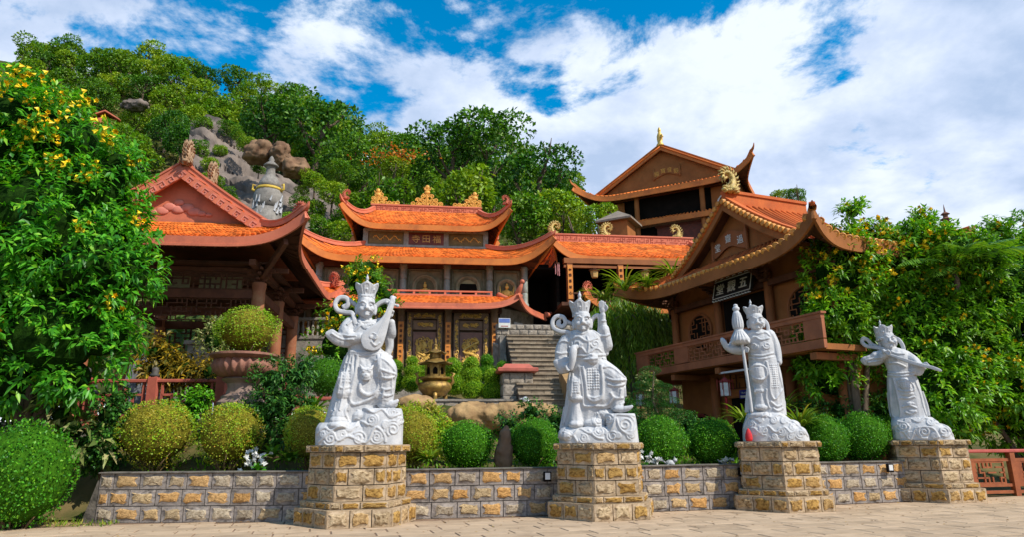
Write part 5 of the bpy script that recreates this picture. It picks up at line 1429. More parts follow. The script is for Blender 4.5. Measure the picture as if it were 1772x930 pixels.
for S_, ln in ((Sf, 10.5), (Ss, 3.2)):
    pr.grid(S_, 36, 4, mi=0); pr.grid(lambda u, v: S_(u, v) - Vector((0, 0, .22)), 36, 4, mi=1, flip=True)
    pf.sweep([(0.03, 0.02), (0.03, -.16), (.06, -.18), (.06, -.26), (-.03, -.26), (-.03, .02)], [S_(i / 40, 0) for i in range(41)])
    nc = round(ln / .2); nr = 7
    for j in range(nr):
        for i in range(nc):
            off = .5 * (j % 2); u0, u1 = (i + off) / nc, min(1, (i + off + 1) / nc)
            if u1 - u0 < .2 / nc: continue
            v0, v1 = j / nr, min(1, (j + 1.35) / nr); um = (u0 + u1) / 2; n = Vector((0, -.25, .97)); q = (v1 - v0) * .16; jt = random.uniform(.03, .05)
            lo = [S_(u0, v0 + q) + n * jt, S_(um, v0) + n * jt, S_(u1, v0 + q) + n * jt]; hi = [S_(u1, v1) + n * .014, S_(u0, v1) + n * .014]
            pt_.add(lo + hi + [p - n * .03 for p in lo], [(0, 1, 2, 3, 4), (0, 5, 6, 1), (1, 6, 7, 2)])
part(pr, 'porch_roof_deck', [M_deck, M_wood], hall, smooth=True, sharp=40); part(pf, 'porch_fascia', M_pink, hall, smooth=True, sharp=35); tag(part(pt_, 'porch_roof_tiles', M_tile, hall), kind='stuff')
b = MB(); b.b2((-6.5, -.6, 8.3), (3.2, -.45, 8.40)); b.bar((-6.5, -.53, 8.55), (3.2, -.53, 8.55), .12, .07)
for i in range(14): b.b2((-6.4 + i * .73, -.58, 8.40), (-6.3 + i * .73, -.48, 8.52))
part(b, 'porch_ridge_rail', M_pink, hall)
b = MB(); cpth = [B1 + Vector((0, 0, .1)), B1.lerp(B0, .4) + Vector((0, 0, .05)), B1.lerp(B0, .75) + Vector((0, 0, .12)), Sf(1, 0) + Vector((0, 0, .08)), Sf(1, 0) + Vector((.12, -.1, .4))]
b.tube([Vector(p) for p in smooth_path([tuple(p) for p in cpth], 4)], [.13] * 12 + [.12, .11, .09, .07, .06], 8); b.ball(Sf(1, 0) + Vector((.13, -.1, .46)), .11); part(b, 'porch_hip_ridge', M_pink, hall, smooth=True)
b = MB(); b.tube([Ss(1, 0) + Vector((0, 0, .06)), Ss(1, 0) + Vector((.2, .2, .08)), Ss(1, 0) + Vector((.32, .3, .22))], [.14, .12, .08], 8); part(b, 'porch_end_cap', M_pink, hall, smooth=True)
# ground floor
b = MB(); b.b2((-6.5, -.55, MZ - .6), (3.55, 4.4, 7.75)); part(b, 'ground_wall', M_bronze, hall)
b = MB(); b.prism([(3.55, -.75), (5.4, .9), (5.4, 4.4), (3.55, 4.4)], MZ - 1.0, 7.76, axis='z'); side_wall = part(b, 'oblique_stone_wall', M_granite, hall)
colp = (-5.25, -3.15, -1.05, 1.1, 3.25)
texts = ('法雨一施群生潤', '福田有種心地平', '慈雲普覆一天下', '佛光常照一方春', '善根自植人天樂')
for x, tx in zip(colp, texts):
    b = MB(); b.lathe([(.26, MZ - .3), (.26, MZ), (.19, MZ + .1), (.17, MZ + .3), (.17, 7.4), (.24, 7.55), (.24, 7.7)], (x, -.86, 0), 12); cl = part(b, 'column', M_bronze, hall, smooth=True, sharp=35)
    b = MB(); b.b2((x - .12, -1.08, 5.15), (x + .12, -1.03, 6.98)); b.prism([(x - .12, 5.149), (x + .12, 5.149), (x, 4.95)], -1.075, -1.035, axis='y'); pq = part(b, 'couplet_board', M_plaque, cl)
    text_on(pq, tx, x, 6.08, -1.09, .15, .235, M_ink, .008, vertical=True)
def gilt_relief(b, x0, x1, z0, z1, y, n, seed, R=.1):
    r = random.Random(seed)
    for i in range(n):
        cx, cz = r.uniform(x0 + R, x1 - R), r.uniform(z0 + R, z1 - R); q = R * r.uniform(.5, 1.1); a0 = r.uniform(0, 6.3); s_ = r.choice((-1, 1))
        b.tube([(cx + q * (1 - .8 * t / 7) * math.cos(a0 + s_ * t * .75), y - .01 - .02 * r.random(), cz + q * (1 - .8 * t / 7) * math.sin(a0 + s_ * t * .75)) for t in range(8)], [.022] * 5 + [.018, .014, .01], 5)
for i in range(4):
    x0, x1 = colp[i] + .27, colp[i + 1] - .27; xm = (x0 + x1) / 2
    fr = MB(); y = -.74
    for A, B in (((x0, y - .16, MZ - .2), (x0 + .24, y + .06, 7.45)), ((x1 - .24, y - .16, MZ - .2), (x1, y + .06, 7.45)), ((x0 + .24, y - .161, 7.16), (x1 - .24, y + .06, 7.449))): fr.b2(A, B)
    door = part(fr, 'door_frame', M_bronze, hall)
    g = MB(); gilt_relief(g, x0 + .02, x0 + .22, MZ + .2, 7.4, y - .165, 40, i, .075); gilt_relief(g, x1 - .22, x1 - .02, MZ + .2, 7.4, y - .165, 40, i + 9, .075); gilt_relief(g, x0 + .25, x1 - .25, 7.18, 7.43, y - .166, 30, i + 20, .08)
    tag(part(g, 'gilt_frame_carving', M_gold, door), kind='stuff')
    p = MB(); p.b2((x0 + .28, y - .04, MZ - .1), (x1 - .28, y + .05, 6.55)); panel = part(p, 'door_panel', mat('plum_lacquer', (0.27, 0.13, 0.085), (0.19, 0.09, 0.06), scale=3, rough=.45, bump=.2, spec=.4), hall)
    p = MB(); p.b2((x0 + .27, y - .06, 6.66), (x1 - .27, y + .05, 7.1)); tr = part(p, 'transom_panel', M_bronze, hall)
    g = MB(); gilt_relief(g, xm - .42, xm + .42, 6.76, 7.02, y - .07, 26, i + 3, .09); part(g, 'gilt_transom_carving', M_gold, tr)
    g = MB()
    gilt_relief(g, x0 + .34, x1 - .34, 4.95, 6.35, y - .06, 90, i + 40, .12)
    if i % 2 == 0:
        g.ball((xm, y - .07, 5.9), (.12, .05, .13)); g.ball((xm, y - .09, 6.02), (.08, .04, .07)); g.tube([(xm - .35, y - .07, 6.2), (xm - .3, y - .09, 5.6), (xm, y - .09, 5.45), (xm + .3, y - .09, 5.6), (xm + .35, y - .07, 6.2)], .045, 6)
    else:
        g.tube([Vector(q_) for q_ in smooth_path([(xm - .4, y - .08, 5.2), (xm - .1, y - .1, 5.05), (xm + .3, y - .1, 5.2), (xm + .1, y - .1, 5.5), (xm - .35, y - .1, 5.65), (xm + .05, y - .1, 5.95), (xm + .35, y - .1, 6.1), (xm, y - .1, 6.25)], 4)], .055, 6)
    tag(part(g, 'gilt_relief', M_gold, panel), kind='stuff')
b = MB(); b.b2((-6.5, -1.0, 7.45), (3.6, -.56, 7.74)); part(b, 'porch_beam', M_wood, hall)
b = MB(); b.b2((-6.5, -1.4, MZ - 1.2), (3.9, -.5, MZ - .15)); part(b, 'plinth', M_granite, hall)
# white notice boards on the stone wall
ang = math.atan2(1.65, 1.85)
for t, w, z0, z1, nm in ((.5, .62, 5.75, 7.2, 'large'), (.16, .42, 5.3, 5.85, 'small')):
    x, y = 3.55 + 1.85 * t, -.75 + 1.65 * t
    b = MB(); b.box((x + .05 * math.sin(ang), y - .05 * math.cos(ang), (z0 + z1) / 2), (w, .04, z1 - z0), rz=ang)
    o = part(b, 'notice_board', mat('grey_white_board', (0.55, 0.57, 0.60), (0.45, 0.47, 0.5), scale=8, rough=.4), side_wall); 

# ------------------------------------------------------------------ middle hall with the open upper gallery
c_ = P(1090, 445, 33.0); GZ = 6.6
mid = empty('gallery_hall', (c_.x, c_.y, GZ), RZ, 'open galleried hall with orange roof and gold dragons on its ridge', 'temple hall')
g2 = Roof(.45, 2.6, 4.0, 2.45, 10.6, 3.75, .12, 1.45, lift=.85, flare=.45, p=9)
g2.build(mid, tile=.2, row=.2, fascia=.32, m_fascia=M_fascia, m_ridge=M_pink, tip=.35, nu=34)
b = MB(); b.b2((-3.4, 2.46, 12.0), (4.4, 2.74, 12.42)); b.b2((-3.45, 2.42, 12.421), (4.45, 2.78, 12.50)); b.b2((-3.45, 2.43, 11.96), (4.45, 2.77, 12.02)); o = part(b, 'main_ridge', M_pink, mid)
b = MB(); lattice(b, -3.3, 4.3, 12.05, 12.4, 2.45, .12, .02, 4, .9); tag(part(b, 'ridge_fret', M_terra, o), kind='stuff')
dr_g = dragon_mesh('ridge_dragon', M_goldpale, .8)
for x, rz in ((-3.35, 0), (-.45, 0), (3.6, PI)): obj('ridge_dragon', dr_g, mid, loc=(x, 2.6, 12.45 - GZ), rot=(0, 0, rz))
for x in (-3.12, -.55, 2.0, 4.2):
    b = MB(); b.b2((x - .14, -.14, 8.1), (x + .14, .14, 10.15)); cl = part(b, 'pillar', M_brownwood, mid)
    if x < 2.5:
        b = MB(); b.b2((x - .12, -.18, 8.3), (x + .12, -.15, 10.05)); pq = part(b, 'couplet_board', M_plaque, cl)
        text_on(pq, '慈悲喜捨心', x, 9.2, -.195, .16, .3, M_ink, .008, vertical=True)
b = MB(); b.b2((-3.4, -.16, 10.16), (4.8, .16, 10.42)); b.b2((-3.4, -.1, 9.95), (4.8, .1, 10.08)); part(b, 'beam', M_brownwood, mid)
b = MB(); b.b2((-3.6, 4.6, 6.6), (4.9, 4.8, 10.6)); b.b2((-3.6, .9, 8.0), (-3.45, 4.6, 10.6)); b.b2((4.7, .9, 8.0), (4.85, 4.6, 10.6)); b.b2((-3.5, .3, 10.45), (4.8, 4.6, 10.6)); part(b, 'gallery_wall', M_black, mid)  # walls and ceiling coloured near-black to put the gallery in deep shade
b = MB(); b.b2((-3.6, -.3, 7.95), (4.9, 4.7, 8.12)); part(b, 'gallery_floor', M_wood, mid)
b = MB(); b.b2((-3.0, -.2, 8.55), (4.8, -.1, 8.63)); b.b2((-3.0, -.2, 8.13), (4.8, -.1, 8.2))
for i in range(40): b.b2((-3.0 + i * .2, -.18, 8.2), (-2.95 + i * .2, -.12, 8.55))
part(b, 'gallery_rail', M_wood, mid)
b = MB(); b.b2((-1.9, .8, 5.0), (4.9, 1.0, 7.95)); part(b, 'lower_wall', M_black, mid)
lr = Roof(1.6, 1.2, 3.9, 2.0, 7.75, 3.4, 1.2, .38, lift=.7, flare=.35, p=8)
lr.build(mid, sides=(0, 3), tile=.2, row=.2, fascia=.22, m_fascia=M_fascia, m_ridge=M_pink, tip=.3)
obj('dragon', dr_t, mid, loc=(-2.45, -.75, 8.35 - GZ), rot=(0, 0, .6))
# dark gateway under the eaves at the head of the stair
b = MB(); b.b2((-6.0, 3.4, 6.0), (-1.9, 3.6, 11.0)); b.b2((-6.0, .4, 9.9), (-3.6, 3.4, 10.05)); part(b, 'gateway_shade', M_black, mid)  # black sheets: the shade of the gateway is painted in
lan = MB()
def lantern(mb, m): pass
for x in (-1.85, .75):
    l = empty('hanging_lantern', (0, 0, 0), RZ, 'yellow paper lantern hanging in the gallery hall, %s' % ('left of the two' if x < 0 else 'right of the two'), 'lantern', 'lanterns of the gallery hall')
    w = mid.matrix_basis @ Vector((x, .05, 0)); l.location = (w.x, w.y, 9.42)
    b = MB(); b.lathe([(.12, 0), (.16, .04), (.2, .32), (.22, .36)], n=6); b.build('lantern_shade', mat('lantern_paper', (0.62, 0.40, 0.14), (0.5, 0.3, 0.1), rough=.6), l)
    b = MB(); b.lathe([(.28, .36), (.3, .4), (.1, .52), (.04, .56)], n=6); b.bar((0, 0, .55), (0, 0, .78), .015); b.build('lantern_cap', M_wood, l)
wc = empty('wind_chime', (0, 0, 0), 0, 'pink tubular wind chime hanging under the hall eave', 'wind chime'); w = mid.matrix_basis @ Vector((-3.75, -.1, 0)); wc.location = (w.x, w.y, 9.15)
b = MB(); b.lathe([(.13, .95), (.13, 1.0)], n=10); b.bar((0, 0, 1.0), (0, 0, 1.3), .01); b.build('chime_disc', M_wood, wc)
for i in range(5): MB().tube([(.1 * math.cos(i * 1.26), .1 * math.sin(i * 1.26), .3 + .05 * i), (.1 * math.cos(i * 1.26), .1 * math.sin(i * 1.26), .94)], .022, 6).build('chime_tube', mat('pink_metal', (0.6, 0.28, 0.28), (.5, .2, .2), rough=.4), wc)

# ------------------------------------------------------------------ big hall far behind on the slope
c_ = P(1148, 330, 42.0); BRZ = rad(-28); BZ = 12.0
bk = empty('hillside_hall', (c_.x, c_.y, BZ), BRZ, 'brown three storey hall high behind, gold figure on its gable peak', 'temple hall')
br = Roof(-.1, 4.6, 5.15, 4.6, 17.78, 4.6, 4.0, .28, lift=.95, flare=.75, p=9)
br.build(bk, tile=.25, row=.2, fascia=.36, m_fascia=M_fascia, m_ridge=M_fascia, style='barrel', tip=.6, ridge=.13)
gable(bk, -.1, 4.6, 4.45, 4.0, 17.95, 2.75, over=.35, m_barge=M_fascia, m_wall=M_brown, style='barrel', tile=.25, fret=False, conc=.0, barge_h=.2, m_ridge=M_fascia, ridge_h=.3)
def scroll_board(parent, cx, cz, y, w, h, chars, m_board, m_txt, size):
    "an unrolled scroll with a wavy sheet between two upright rollers"
    b = MB(); n = 24; vs = []; fs = []
    for i in range(n + 1):
        t = i / n; x = cx - w / 2 + w * t; wv = h * .22 * math.sin(t * 2 * PI - PI / 2 * 1.0) * (1 if True else 0)
        for yy, zz_ in ((y - .06, 0), (y - .06, h), (y, h), (y, 0)): vs.append((x, yy, cz - h / 2 + zz_ + wv))
    for i in range(n):
        for j in range(4):
            j2 = (j + 1) % 4; fs.append((i * 4 + j, i * 4 + j2, i * 4 + 4 + j2, i * 4 + 4 + j))
    fs += [(0, 1, 2, 3), tuple(n * 4 + j for j in (3, 2, 1, 0))]; b.add(vs, fs); o = part(b, 'scroll_board', m_board, parent)
    for s_ in (-1, 1):
        b = MB(); wz = cz + (-h * .22)
        b.lathe([(.02, -h * .75), (.05, -h * .7), (.075, -h * .62), (.075, h * .62), (.05, h * .7), (.03, h * .8), (.045, h * .88), (.01, h * 1.0)], (cx + s_ * w / 2, y - .05, wz), 8); part(b, 'scroll_roller', m_board, o, smooth=True)
    for i, ch in enumerate(chars):
        t = (i + .5) / len(chars); me = text_mesh(ch, size, .012, m_txt)
        obj('character', me, o, loc=(cx - w / 2 + w * t, y - .075, cz + h * .22 * math.sin(t * 2 * PI - PI / 2)), rot=(PI / 2, 0, 0))
scroll_board(bk, .15, 19.05, .58, 1.75, .52, '殿寶音觀', M_brown, M_goldorn, .36)
f_ = MB(); f_.lathe([(.22, 0), (.26, .1), (.16, .25), (.2, .5), (.2, .75), (.13, .95), (.09, 1.0), (.12, 1.12), (.1, 1.25), (.04, 1.38)], n=10, sy=.8); f_.tube([(.15, -.1, .8), (.25, -.15, .6), (.05, -.2, .55)], .06, 6)
o = obj('finial_figure', f_.mesh('finial_figure', M_gold, smooth=True), bk, loc=(-.1, .35, 20.85 - BZ))
b = MB(); b.b2((-4.7, 1.2, 12.0), (4.6, 9, 17.8)); part(b, 'wall', M_brown, bk)
b = MB(); b.b2((-4.75, 1.0, 15.9), (4.65, 1.19, 17.6)); part(b, 'upper_recess_shade', M_black, bk)  # black slab set on the wall, painted shade of a recess
for x in (-3.9, 3.75):
    b = MB(); b.b2((x - .9, .85, 15.9), (x + .9, 1.0, 17.5)); w_ = part(b, 'end_bay', M_brown, bk)
    b = MB(); b.tube([(x + .55 * math.cos(a), .82, 16.15 + .75 * math.sin(a)) for a in [k * PI / 10 for k in range(11)]], .06, 6); part(b, 'window_surround', M_signwhite, w_)
    b = MB(); b.prism([(x + .5 * math.cos(k * PI / 10), 16.15 + .7 * math.sin(k * PI / 10)) for k in range(11)], .80, .849, axis='y'); part(b, 'window_pane', M_black, w_)
    b = MB(); lattice(b, x - .34, x + .34, 16.2, 16.7, .79, .12, .02, 3); tag(part(b, 'window_lattice', M_greystone, w_), kind='stuff')
for x in (-4.6, -2.0, 2.35, 4.55): column(bk, x, .5, 13.0, 17.6, .17, M_brown)
e2 = Roof(1.0, 4.6, 3.6, 4.4, 15.75, 3.3, 4.0, .18, lift=.0, flare=.1, p=9); e2.build(bk, sides=(0,), tile=.25, row=.2, fascia=.33, m_fascia=M_fascia, style='barrel', tip=0, ridge=.1)
b = MB(); b.b2((-2.5, 1.0, 12.4), (4.65, 1.195, 15.5)); part(b, 'lower_recess_shade', M_black, bk)  # second black slab, shade of the lower recess put into its colour
b = MB(); b.b2((-.8, .78, 13.75), (2.3, .98, 15.3)); b.b2((-.9, .7, 15.31), (2.4, .9, 15.42)); part(b, 'carved_beam', mat('dull_red_timber', (0.16, 0.04, 0.025), (0.09, 0.03, 0.02), scale=4, bump=.5), bk)
b = MB(); b.tube([(.4, .6, 14.05), (1.6, .6, 14.05)], .22, 10); part(b, 'gilded_drum', M_gold, bk, smooth=True)
# small tower roof to its left
c_ = P(1068, 385, 40.0)
kt = empty('corner_kiosk', (c_.x, c_.y, 12.2), BRZ, 'small kiosk with grey pyramid roof left of the hillside hall', 'kiosk')
b = MB(); b.b2((-.75, -.7, 12.2), (.85, .9, 14.65)); part(b, 'wall', M_brown, kt)
b = MB(); b.add([(-1.05, -1.0, 14.7), (1.2, -1.0, 14.7), (1.2, 1.2, 14.7), (-1.05, 1.2, 14.7), (.05, .1, 15.5), (-1.05, -1.0, 14.58), (1.2, -1.0, 14.58), (1.2, 1.2, 14.58), (-1.05, 1.2, 14.58)], [(0, 1, 4), (1, 2, 4), (2, 3, 4), (3, 0, 4), (0, 5, 6, 1), (1, 6, 7, 2), (2, 7, 8, 3), (3, 8, 5, 0), (5, 8, 7, 6)]); part(b, 'pyramid_roof', mat('grey_roof', (0.28, 0.22, 0.17), (0.2, 0.16, 0.12), scale=3, rough=.8), kt)

# ------------------------------------------------------------------ right hall with the balcony
RRZ = rad(-68); RZ0 = 1.1
rt = empty('dining_hall', (7.02, 23.6, RZ0), RRZ, 'brown two storey hall with balcony and scalloped tile eaves at the right', 'temple hall')
rr_ = Roof(0, 2.75, 4.85, 2.7, 7.42, 3.5, 1.5, .72, lift=.55, flare=.62, p=6, conc=.5)
rr_.build(rt, tile=.265, row=.2, style='barrel', m_tile=M_tile2, fascia=.38, m_fascia=M_brown, m_ridge=M_tile2, tip=.22, ridge=.14, round_tile=.112)
gable(rt, 0, 2.9, 3.05, 1.5, 7.85, 2.25, over=.55, m_tile=M_tile2, m_barge=M_brown, m_wall=M_brown, style='barrel', tile=.265, fret=False, conc=.22, barge_h=.28, m_ridge=M_tile2, ridge_h=.55)
me_r = MB().lathe([(.02, -.14), (.105, -.14), (.105, .05), (.085, .07), (.075, .05), (.01, .06)], n=9).mesh('verge_tile', M_yellowtile, smooth=True, sharp=40)
for sx in (-1, 1):          # round tile ends up the slopes of the gable
    for i in range(17):
        t = (i + .3) / 17; x = (1 - t) * 3.3; z = 7.85 + 2.25 * (.78 * t + .22 * t * t) + .16
        o = obj('verge_tile', me_r, rt, loc=(sx * x, 4.6 - 3.2 - .62, z - RZ0)); o.rotation_euler = (PI / 2, 0, 0)
scroll_board(rt, -.35, 8.78, 1.36, 1.9, .62, '堂齋過', M_brownwood, M_signwhite, .34)
dr_g2 = dragon_mesh('ridge_dragon', M_goldpale, .98); obj('ridge_dragon', dr_g2, rt, loc=(.2, 1.15, 10.55 - RZ0), rot=(0, 0, -PI / 2))
b = MB(); lattice(b, .5, 3.6, 10.18, 10.55, 0, .13, .022, 6, .9); b.v = [(-.13 + v[1], v[0] + 1.0, v[2]) for v in b.v]; tag(part(b, 'ridge_fret', M_terra, rt), kind='stuff')
# upper wall, columns, door, round windows
b = MB(); b.b2((-4.3, 1.55, 4.1), (4.2, 4.4, 7.9)); part(b, 'upper_wall', M_brown, rt)
b = MB(); b.b2((-1.15, 1.46, 4.15), (1.15, 1.549, 6.62)); part(b, 'dark_doorway', M_black, rt)
for x in (-4.1, -1.35, 1.35, 4.05):
    b = MB(); b.lathe([(.17, 4.1), (.15, 4.3), (.145, 7.2)], (x, 1.35, 0), 12); part(b, 'column', M_brownwood, rt, smooth=True)
b = MB()
for x in (-4.1, -1.35, 1.35, 4.05): bracket(b, x, 1.2, 6.9, .26)
b.b2((-4.4, 1.25, 6.68), (4.3, 1.45, 6.9)); part(b, 'bracket_frame', M_wood, rt)
for x in (-2.72, 2.72):
    b = MB(); b.lathe([(.70, -.02), (.70, .02)], (0, 0, 0), 24); b.v = [(x + v[0], 1.53 + v[2], 5.72 + v[1]) for v in b.v]; wn_ = part(b, 'round_window', M_black, rt)
    b = MB(); round_lattice(b, x, 5.72, .70, 1.50, .035, 3); tag(part(b, 'window_lattice', M_brownwood, wn_), kind='stuff')
b = MB(); b.box((0, 0, 0), (2.1, .09, .72)); b.xf(Matrix.Translation((.0, 1.0, 6.95)) @ Matrix.Rotation(rad(-14), 4, 'X')); sg = part(b, 'name_board', mat('black_board', (0.02, 0.018, 0.016), (0.01, 0.01, 0.01), rough=.4), rt)
fr = MB()
for A, B in (((-1.0, -.06, .32), (1.0, -.04, .345)), ((-1.0, -.06, -.345), (1.0, -.04, -.32)), ((-1.01, -.06, -.34), (-.985, -.04, .34)), ((.985, -.06, -.34), (1.01, -.04, .34))): fr.b2(A, B)
for i in range(26):
    x = -1.0 + i * .08; fr.tube([(x, -.05, .40 + .03 * (i % 2)), (x + .05, -.05, .44)], .02, 5); fr.tube([(x, -.05, -.40 - .03 * (i % 2)), (x + .05, -.05, -.45)], .02, 5)
MX = Matrix.Translation((.0, 1.0, 6.95)) @ Matrix.Rotation(rad(-14), 4, 'X')
fr.xf(MX); part(fr, 'board_border', M_signwhite, sg)
for i, ch in enumerate('堂觀五'):
    o = obj('character', text_mesh(ch, .46, .015, M_signwhite), sg, loc=MX @ Vector(((i - 1) * .62, -.065, 0)), rot=(PI / 2 - rad(14), 0, 0))
# balcony
b = MB(); b.b2((-4.95, .05, 4.05), (4.75, 1.6, 4.22)); part(b, 'balcony_slab', M_brown, rt)
b = MB()
b.b2((-5.0, -.06, 4.08), (4.8, .06, 4.33)); b.b2((-5.0, -.07, 4.93), (4.8, .07, 5.06)); b.b2((-5.05, -.1, 5.061), (4.85, .1, 5.12))
posts = (-4.95, -3.9, -2.0, -1.2, 1.3, 2.1, 3.95, 4.75)
for p0, p1 in ((-5.0, -4.15), (-2.35, -1.5), (1.4, 2.2), (4.1, 4.8)): b.b2((p0, -.055, 4.361), (p1, .055, 4.929))
M_balcony = mat('red_brown_balcony', (0.40, 0.135, 0.055), (0.30, 0.10, 0.04), scale=2, rough=.6, bump=.15, stain=(.16, .055, .03), stain_scale=1.2)
rl = part(b, 'balcony_parapet', M_balcony, rt)
for p0, p1 in ((-4.15, -2.35), (-1.5, 1.4), (2.2, 4.1)):
    b = MB(); lattice(b, p0 + .02, p1 - .02, 4.38, 4.91, 0, .15, .036, int(p1 * 9), .85); tag(part(b, 'fret_panel', M_balcony, rl), kind='stuff')
for x in (-4.4, -2.6, 2.6, 4.3, 0): part(MB().b2((x - .12, .0, 3.8), (x + .12, 1.6, 4.0)), 'balcony_bracket', M_brownwood, rt)
# ground floor
b = MB(); b.b2((-4.3, 1.6, .9), (4.2, 4.4, 4.04)); part(b, 'ground_wall', M_brown, rt)
b = MB(); b.b2((-1.2, 1.5, 1.1), (1.3, 1.599, 3.05)); part(b, 'dark_entrance', M_black, rt)
for x in (-4.2, -1.9, 1.9, 4.0):
    b = MB(); b.lathe([(.2, .9), (.17, 1.1), (.16, 3.85)], (x, .35 if x < -3 else 1.35, 0), 12); part(b, 'lower_column', M_brownwood, rt, smooth=True)
b = MB(); b.b2((-1.4, 1.38, 3.05), (1.5, 1.5, 3.35)); lt = part(b, 'door_lintel', M_brown, rt)
b = MB(); lattice(b, -1.2, 1.3, 3.4, 3.95, 1.52, .16, .03, 12, .8); tag(part(b, 'transom_fret', M_wood, lt), kind='stuff')
b = MB(); b.b2((-.55, 1.33, 3.0), (.35, 1.37, 3.3)); bs = part(b, 'blue_sign', mat('blue_enamel', (0.02, 0.03, 0.30), (0.02, 0.03, 0.24), rough=.4), rt)
b = MB(); b.b2((-.5, 1.325, 3.03), (.3, 1.329, 3.11)); part(b, 'sign_stripe', M_signwhite, bs)
text_on(bs, 'TRAI ĐƯỜNG', -.1, 3.2, 1.325, .1, .075, M_signwhite, .004)
b = MB(); b.tube([(-3.1, 1.57, 1.75), (-3.1, 1.57, 2.0)], .01, 4)
b = MB(); b.prism([(-3.1 + .6 * math.cos(k * PI / 12), 2.0 + .6 * math.sin(k * PI / 12)) for k in range(13)] + [(-3.7, 1.2), (-2.5, 1.2)], 1.56, 1.599, axis='y'); aw = part(b, 'arched_window', M_black, rt)
b = MB(); round_lattice(b, -3.1, 1.95, .58, 1.54, .04, 9); tag(part(b, 'window_lattice', mat('red_lattice', (0.30, 0.04, 0.03), (0.2, 0.03, 0.02)), aw), kind='stuff')
b = MB(); b.b2((-.0, .05, 3.78), (1.6, .13, 3.84)); part(b, 'tube_light', M_white2, rt)
b = MB(); b.b2((2.55, -.2, 3.78), (2.85, .1, 4.01)); kb = part(b, 'emblem_box', M_signwhite, rt)
obj('character', text_mesh('卍', .22, .006, M_ink), kb, loc=(2.7, -.21, 3.895), rot=(PI / 2, 0, 0))
M_lan = mat('lantern_silk', (0.78, 0.76, 0.70), (0.62, 0.58, 0.5), scale=9, rough=.5)
for i, (x, y, z, lab) in enumerate(((-4.55, -.25, 2.95, 'leftmost, by the cloud-pruned tree'), (-2.75, .1, 2.95, 'between two columns'), (.35, .0, 3.02, 'beside the blue door sign'))):
    w = rt.matrix_basis @ Vector((x, y, 0))
    l = empty('palace_lantern', (w.x, w.y, z), RRZ, 'white silk lantern with red tassel under the balcony, %s' % lab, 'lantern', 'lanterns under the balcony')
    b = MB(); b.lathe([(.16, .0), (.17, .02), (.17, .42), (.16, .44)], n=6); b.build('lantern_shade', M_lan, l)
    b = MB()
    for k in range(6):
        a = k * PI / 3; b.tube([(.17 * math.cos(a), .17 * math.sin(a), 0), (.17 * math.cos(a), .17 * math.sin(a), .46), (.26 * math.cos(a), .26 * math.sin(a), .54)], .014, 5); b.tube([(.26 * math.cos(a), .26 * math.sin(a), .54), (.26 * math.cos(a), .26 * math.sin(a), .2)], .012, 4)
    b.lathe([(.2, .46), (.1, .56), (.03, .62)], n=6); b.bar((0, 0, .6), (0, 0, 3.8 - z), .012); b.build('lantern_frame', mat('red_frame', (0.35, 0.04, 0.03), (.25, .03, .02)), l)
    b = MB(); b.tube([(0, 0, 0), (0, 0, -.14), (0, 0, -.55)], [.02, .045, .03], 6); b.build('tassel', mat('red_tassel', (0.5, 0.03, 0.02), (.35, .02, .02)), l)
# ================================================================== wooded hill
SKY_PTS = [(-500, 20), (-200, 60), (0, 105), (100, 118), (200, 130), (300, 150), (380, 172), (470, 200), (560, 225), (640, 285), (700, 300), (800, 290), (900, 310), (980, 350), (1040, 420), (1120, 520), (1300, 640), (1700, 700), (2300, 720)]
HILL = []
for x_, y_ in SKY_PTS:
    p = P(x_, y_, 100.0); HILL.append((p.x / 100.0, p.z))
def hill_ridge(u):
    if u <= HILL[0][0]: return HILL[0][1]
    for (a, b), (c, d) in zip(HILL, HILL[1:]):
        if u <= c: return b + (d - b) * (u - a) / (c - a)
    return HILL[-1][1]
def hnoise(x, y): return math.sin(x * .13 + 1.7) * math.cos(y * .11 + .4) * 1.2 + math.sin(x * .31 + y * .27) * .6
def hill_z(x, y):
    zr = hill_ridge(x / max(y, 1)); t = min(1.15, max(0, (y - 44) / 56.0))
    z = 4.2 + (zr - 4.2) * (t if t < 1 else 1 + (t - 1) * .3)
    return z + hnoise(x, y) * min(1, t * 3)
def hpt(u, v):
    y = 44 + 110 * v; x = (-1.15 + 2.3 * u) * y
    return (x, y, hill_z(x, min(y, 112)) - (max(0, y - 112) * .5))
tag(MB().grid(hpt, 110, 50).build('hill', M_hill, smooth=True), kind='structure')
def on_hill(px_, t):
    y = 44 + 56 * t; u = (px_ - 886) / 1180 * .985; x = u * y * 1.0
    return Vector((x, y, hill_z(x, y)))
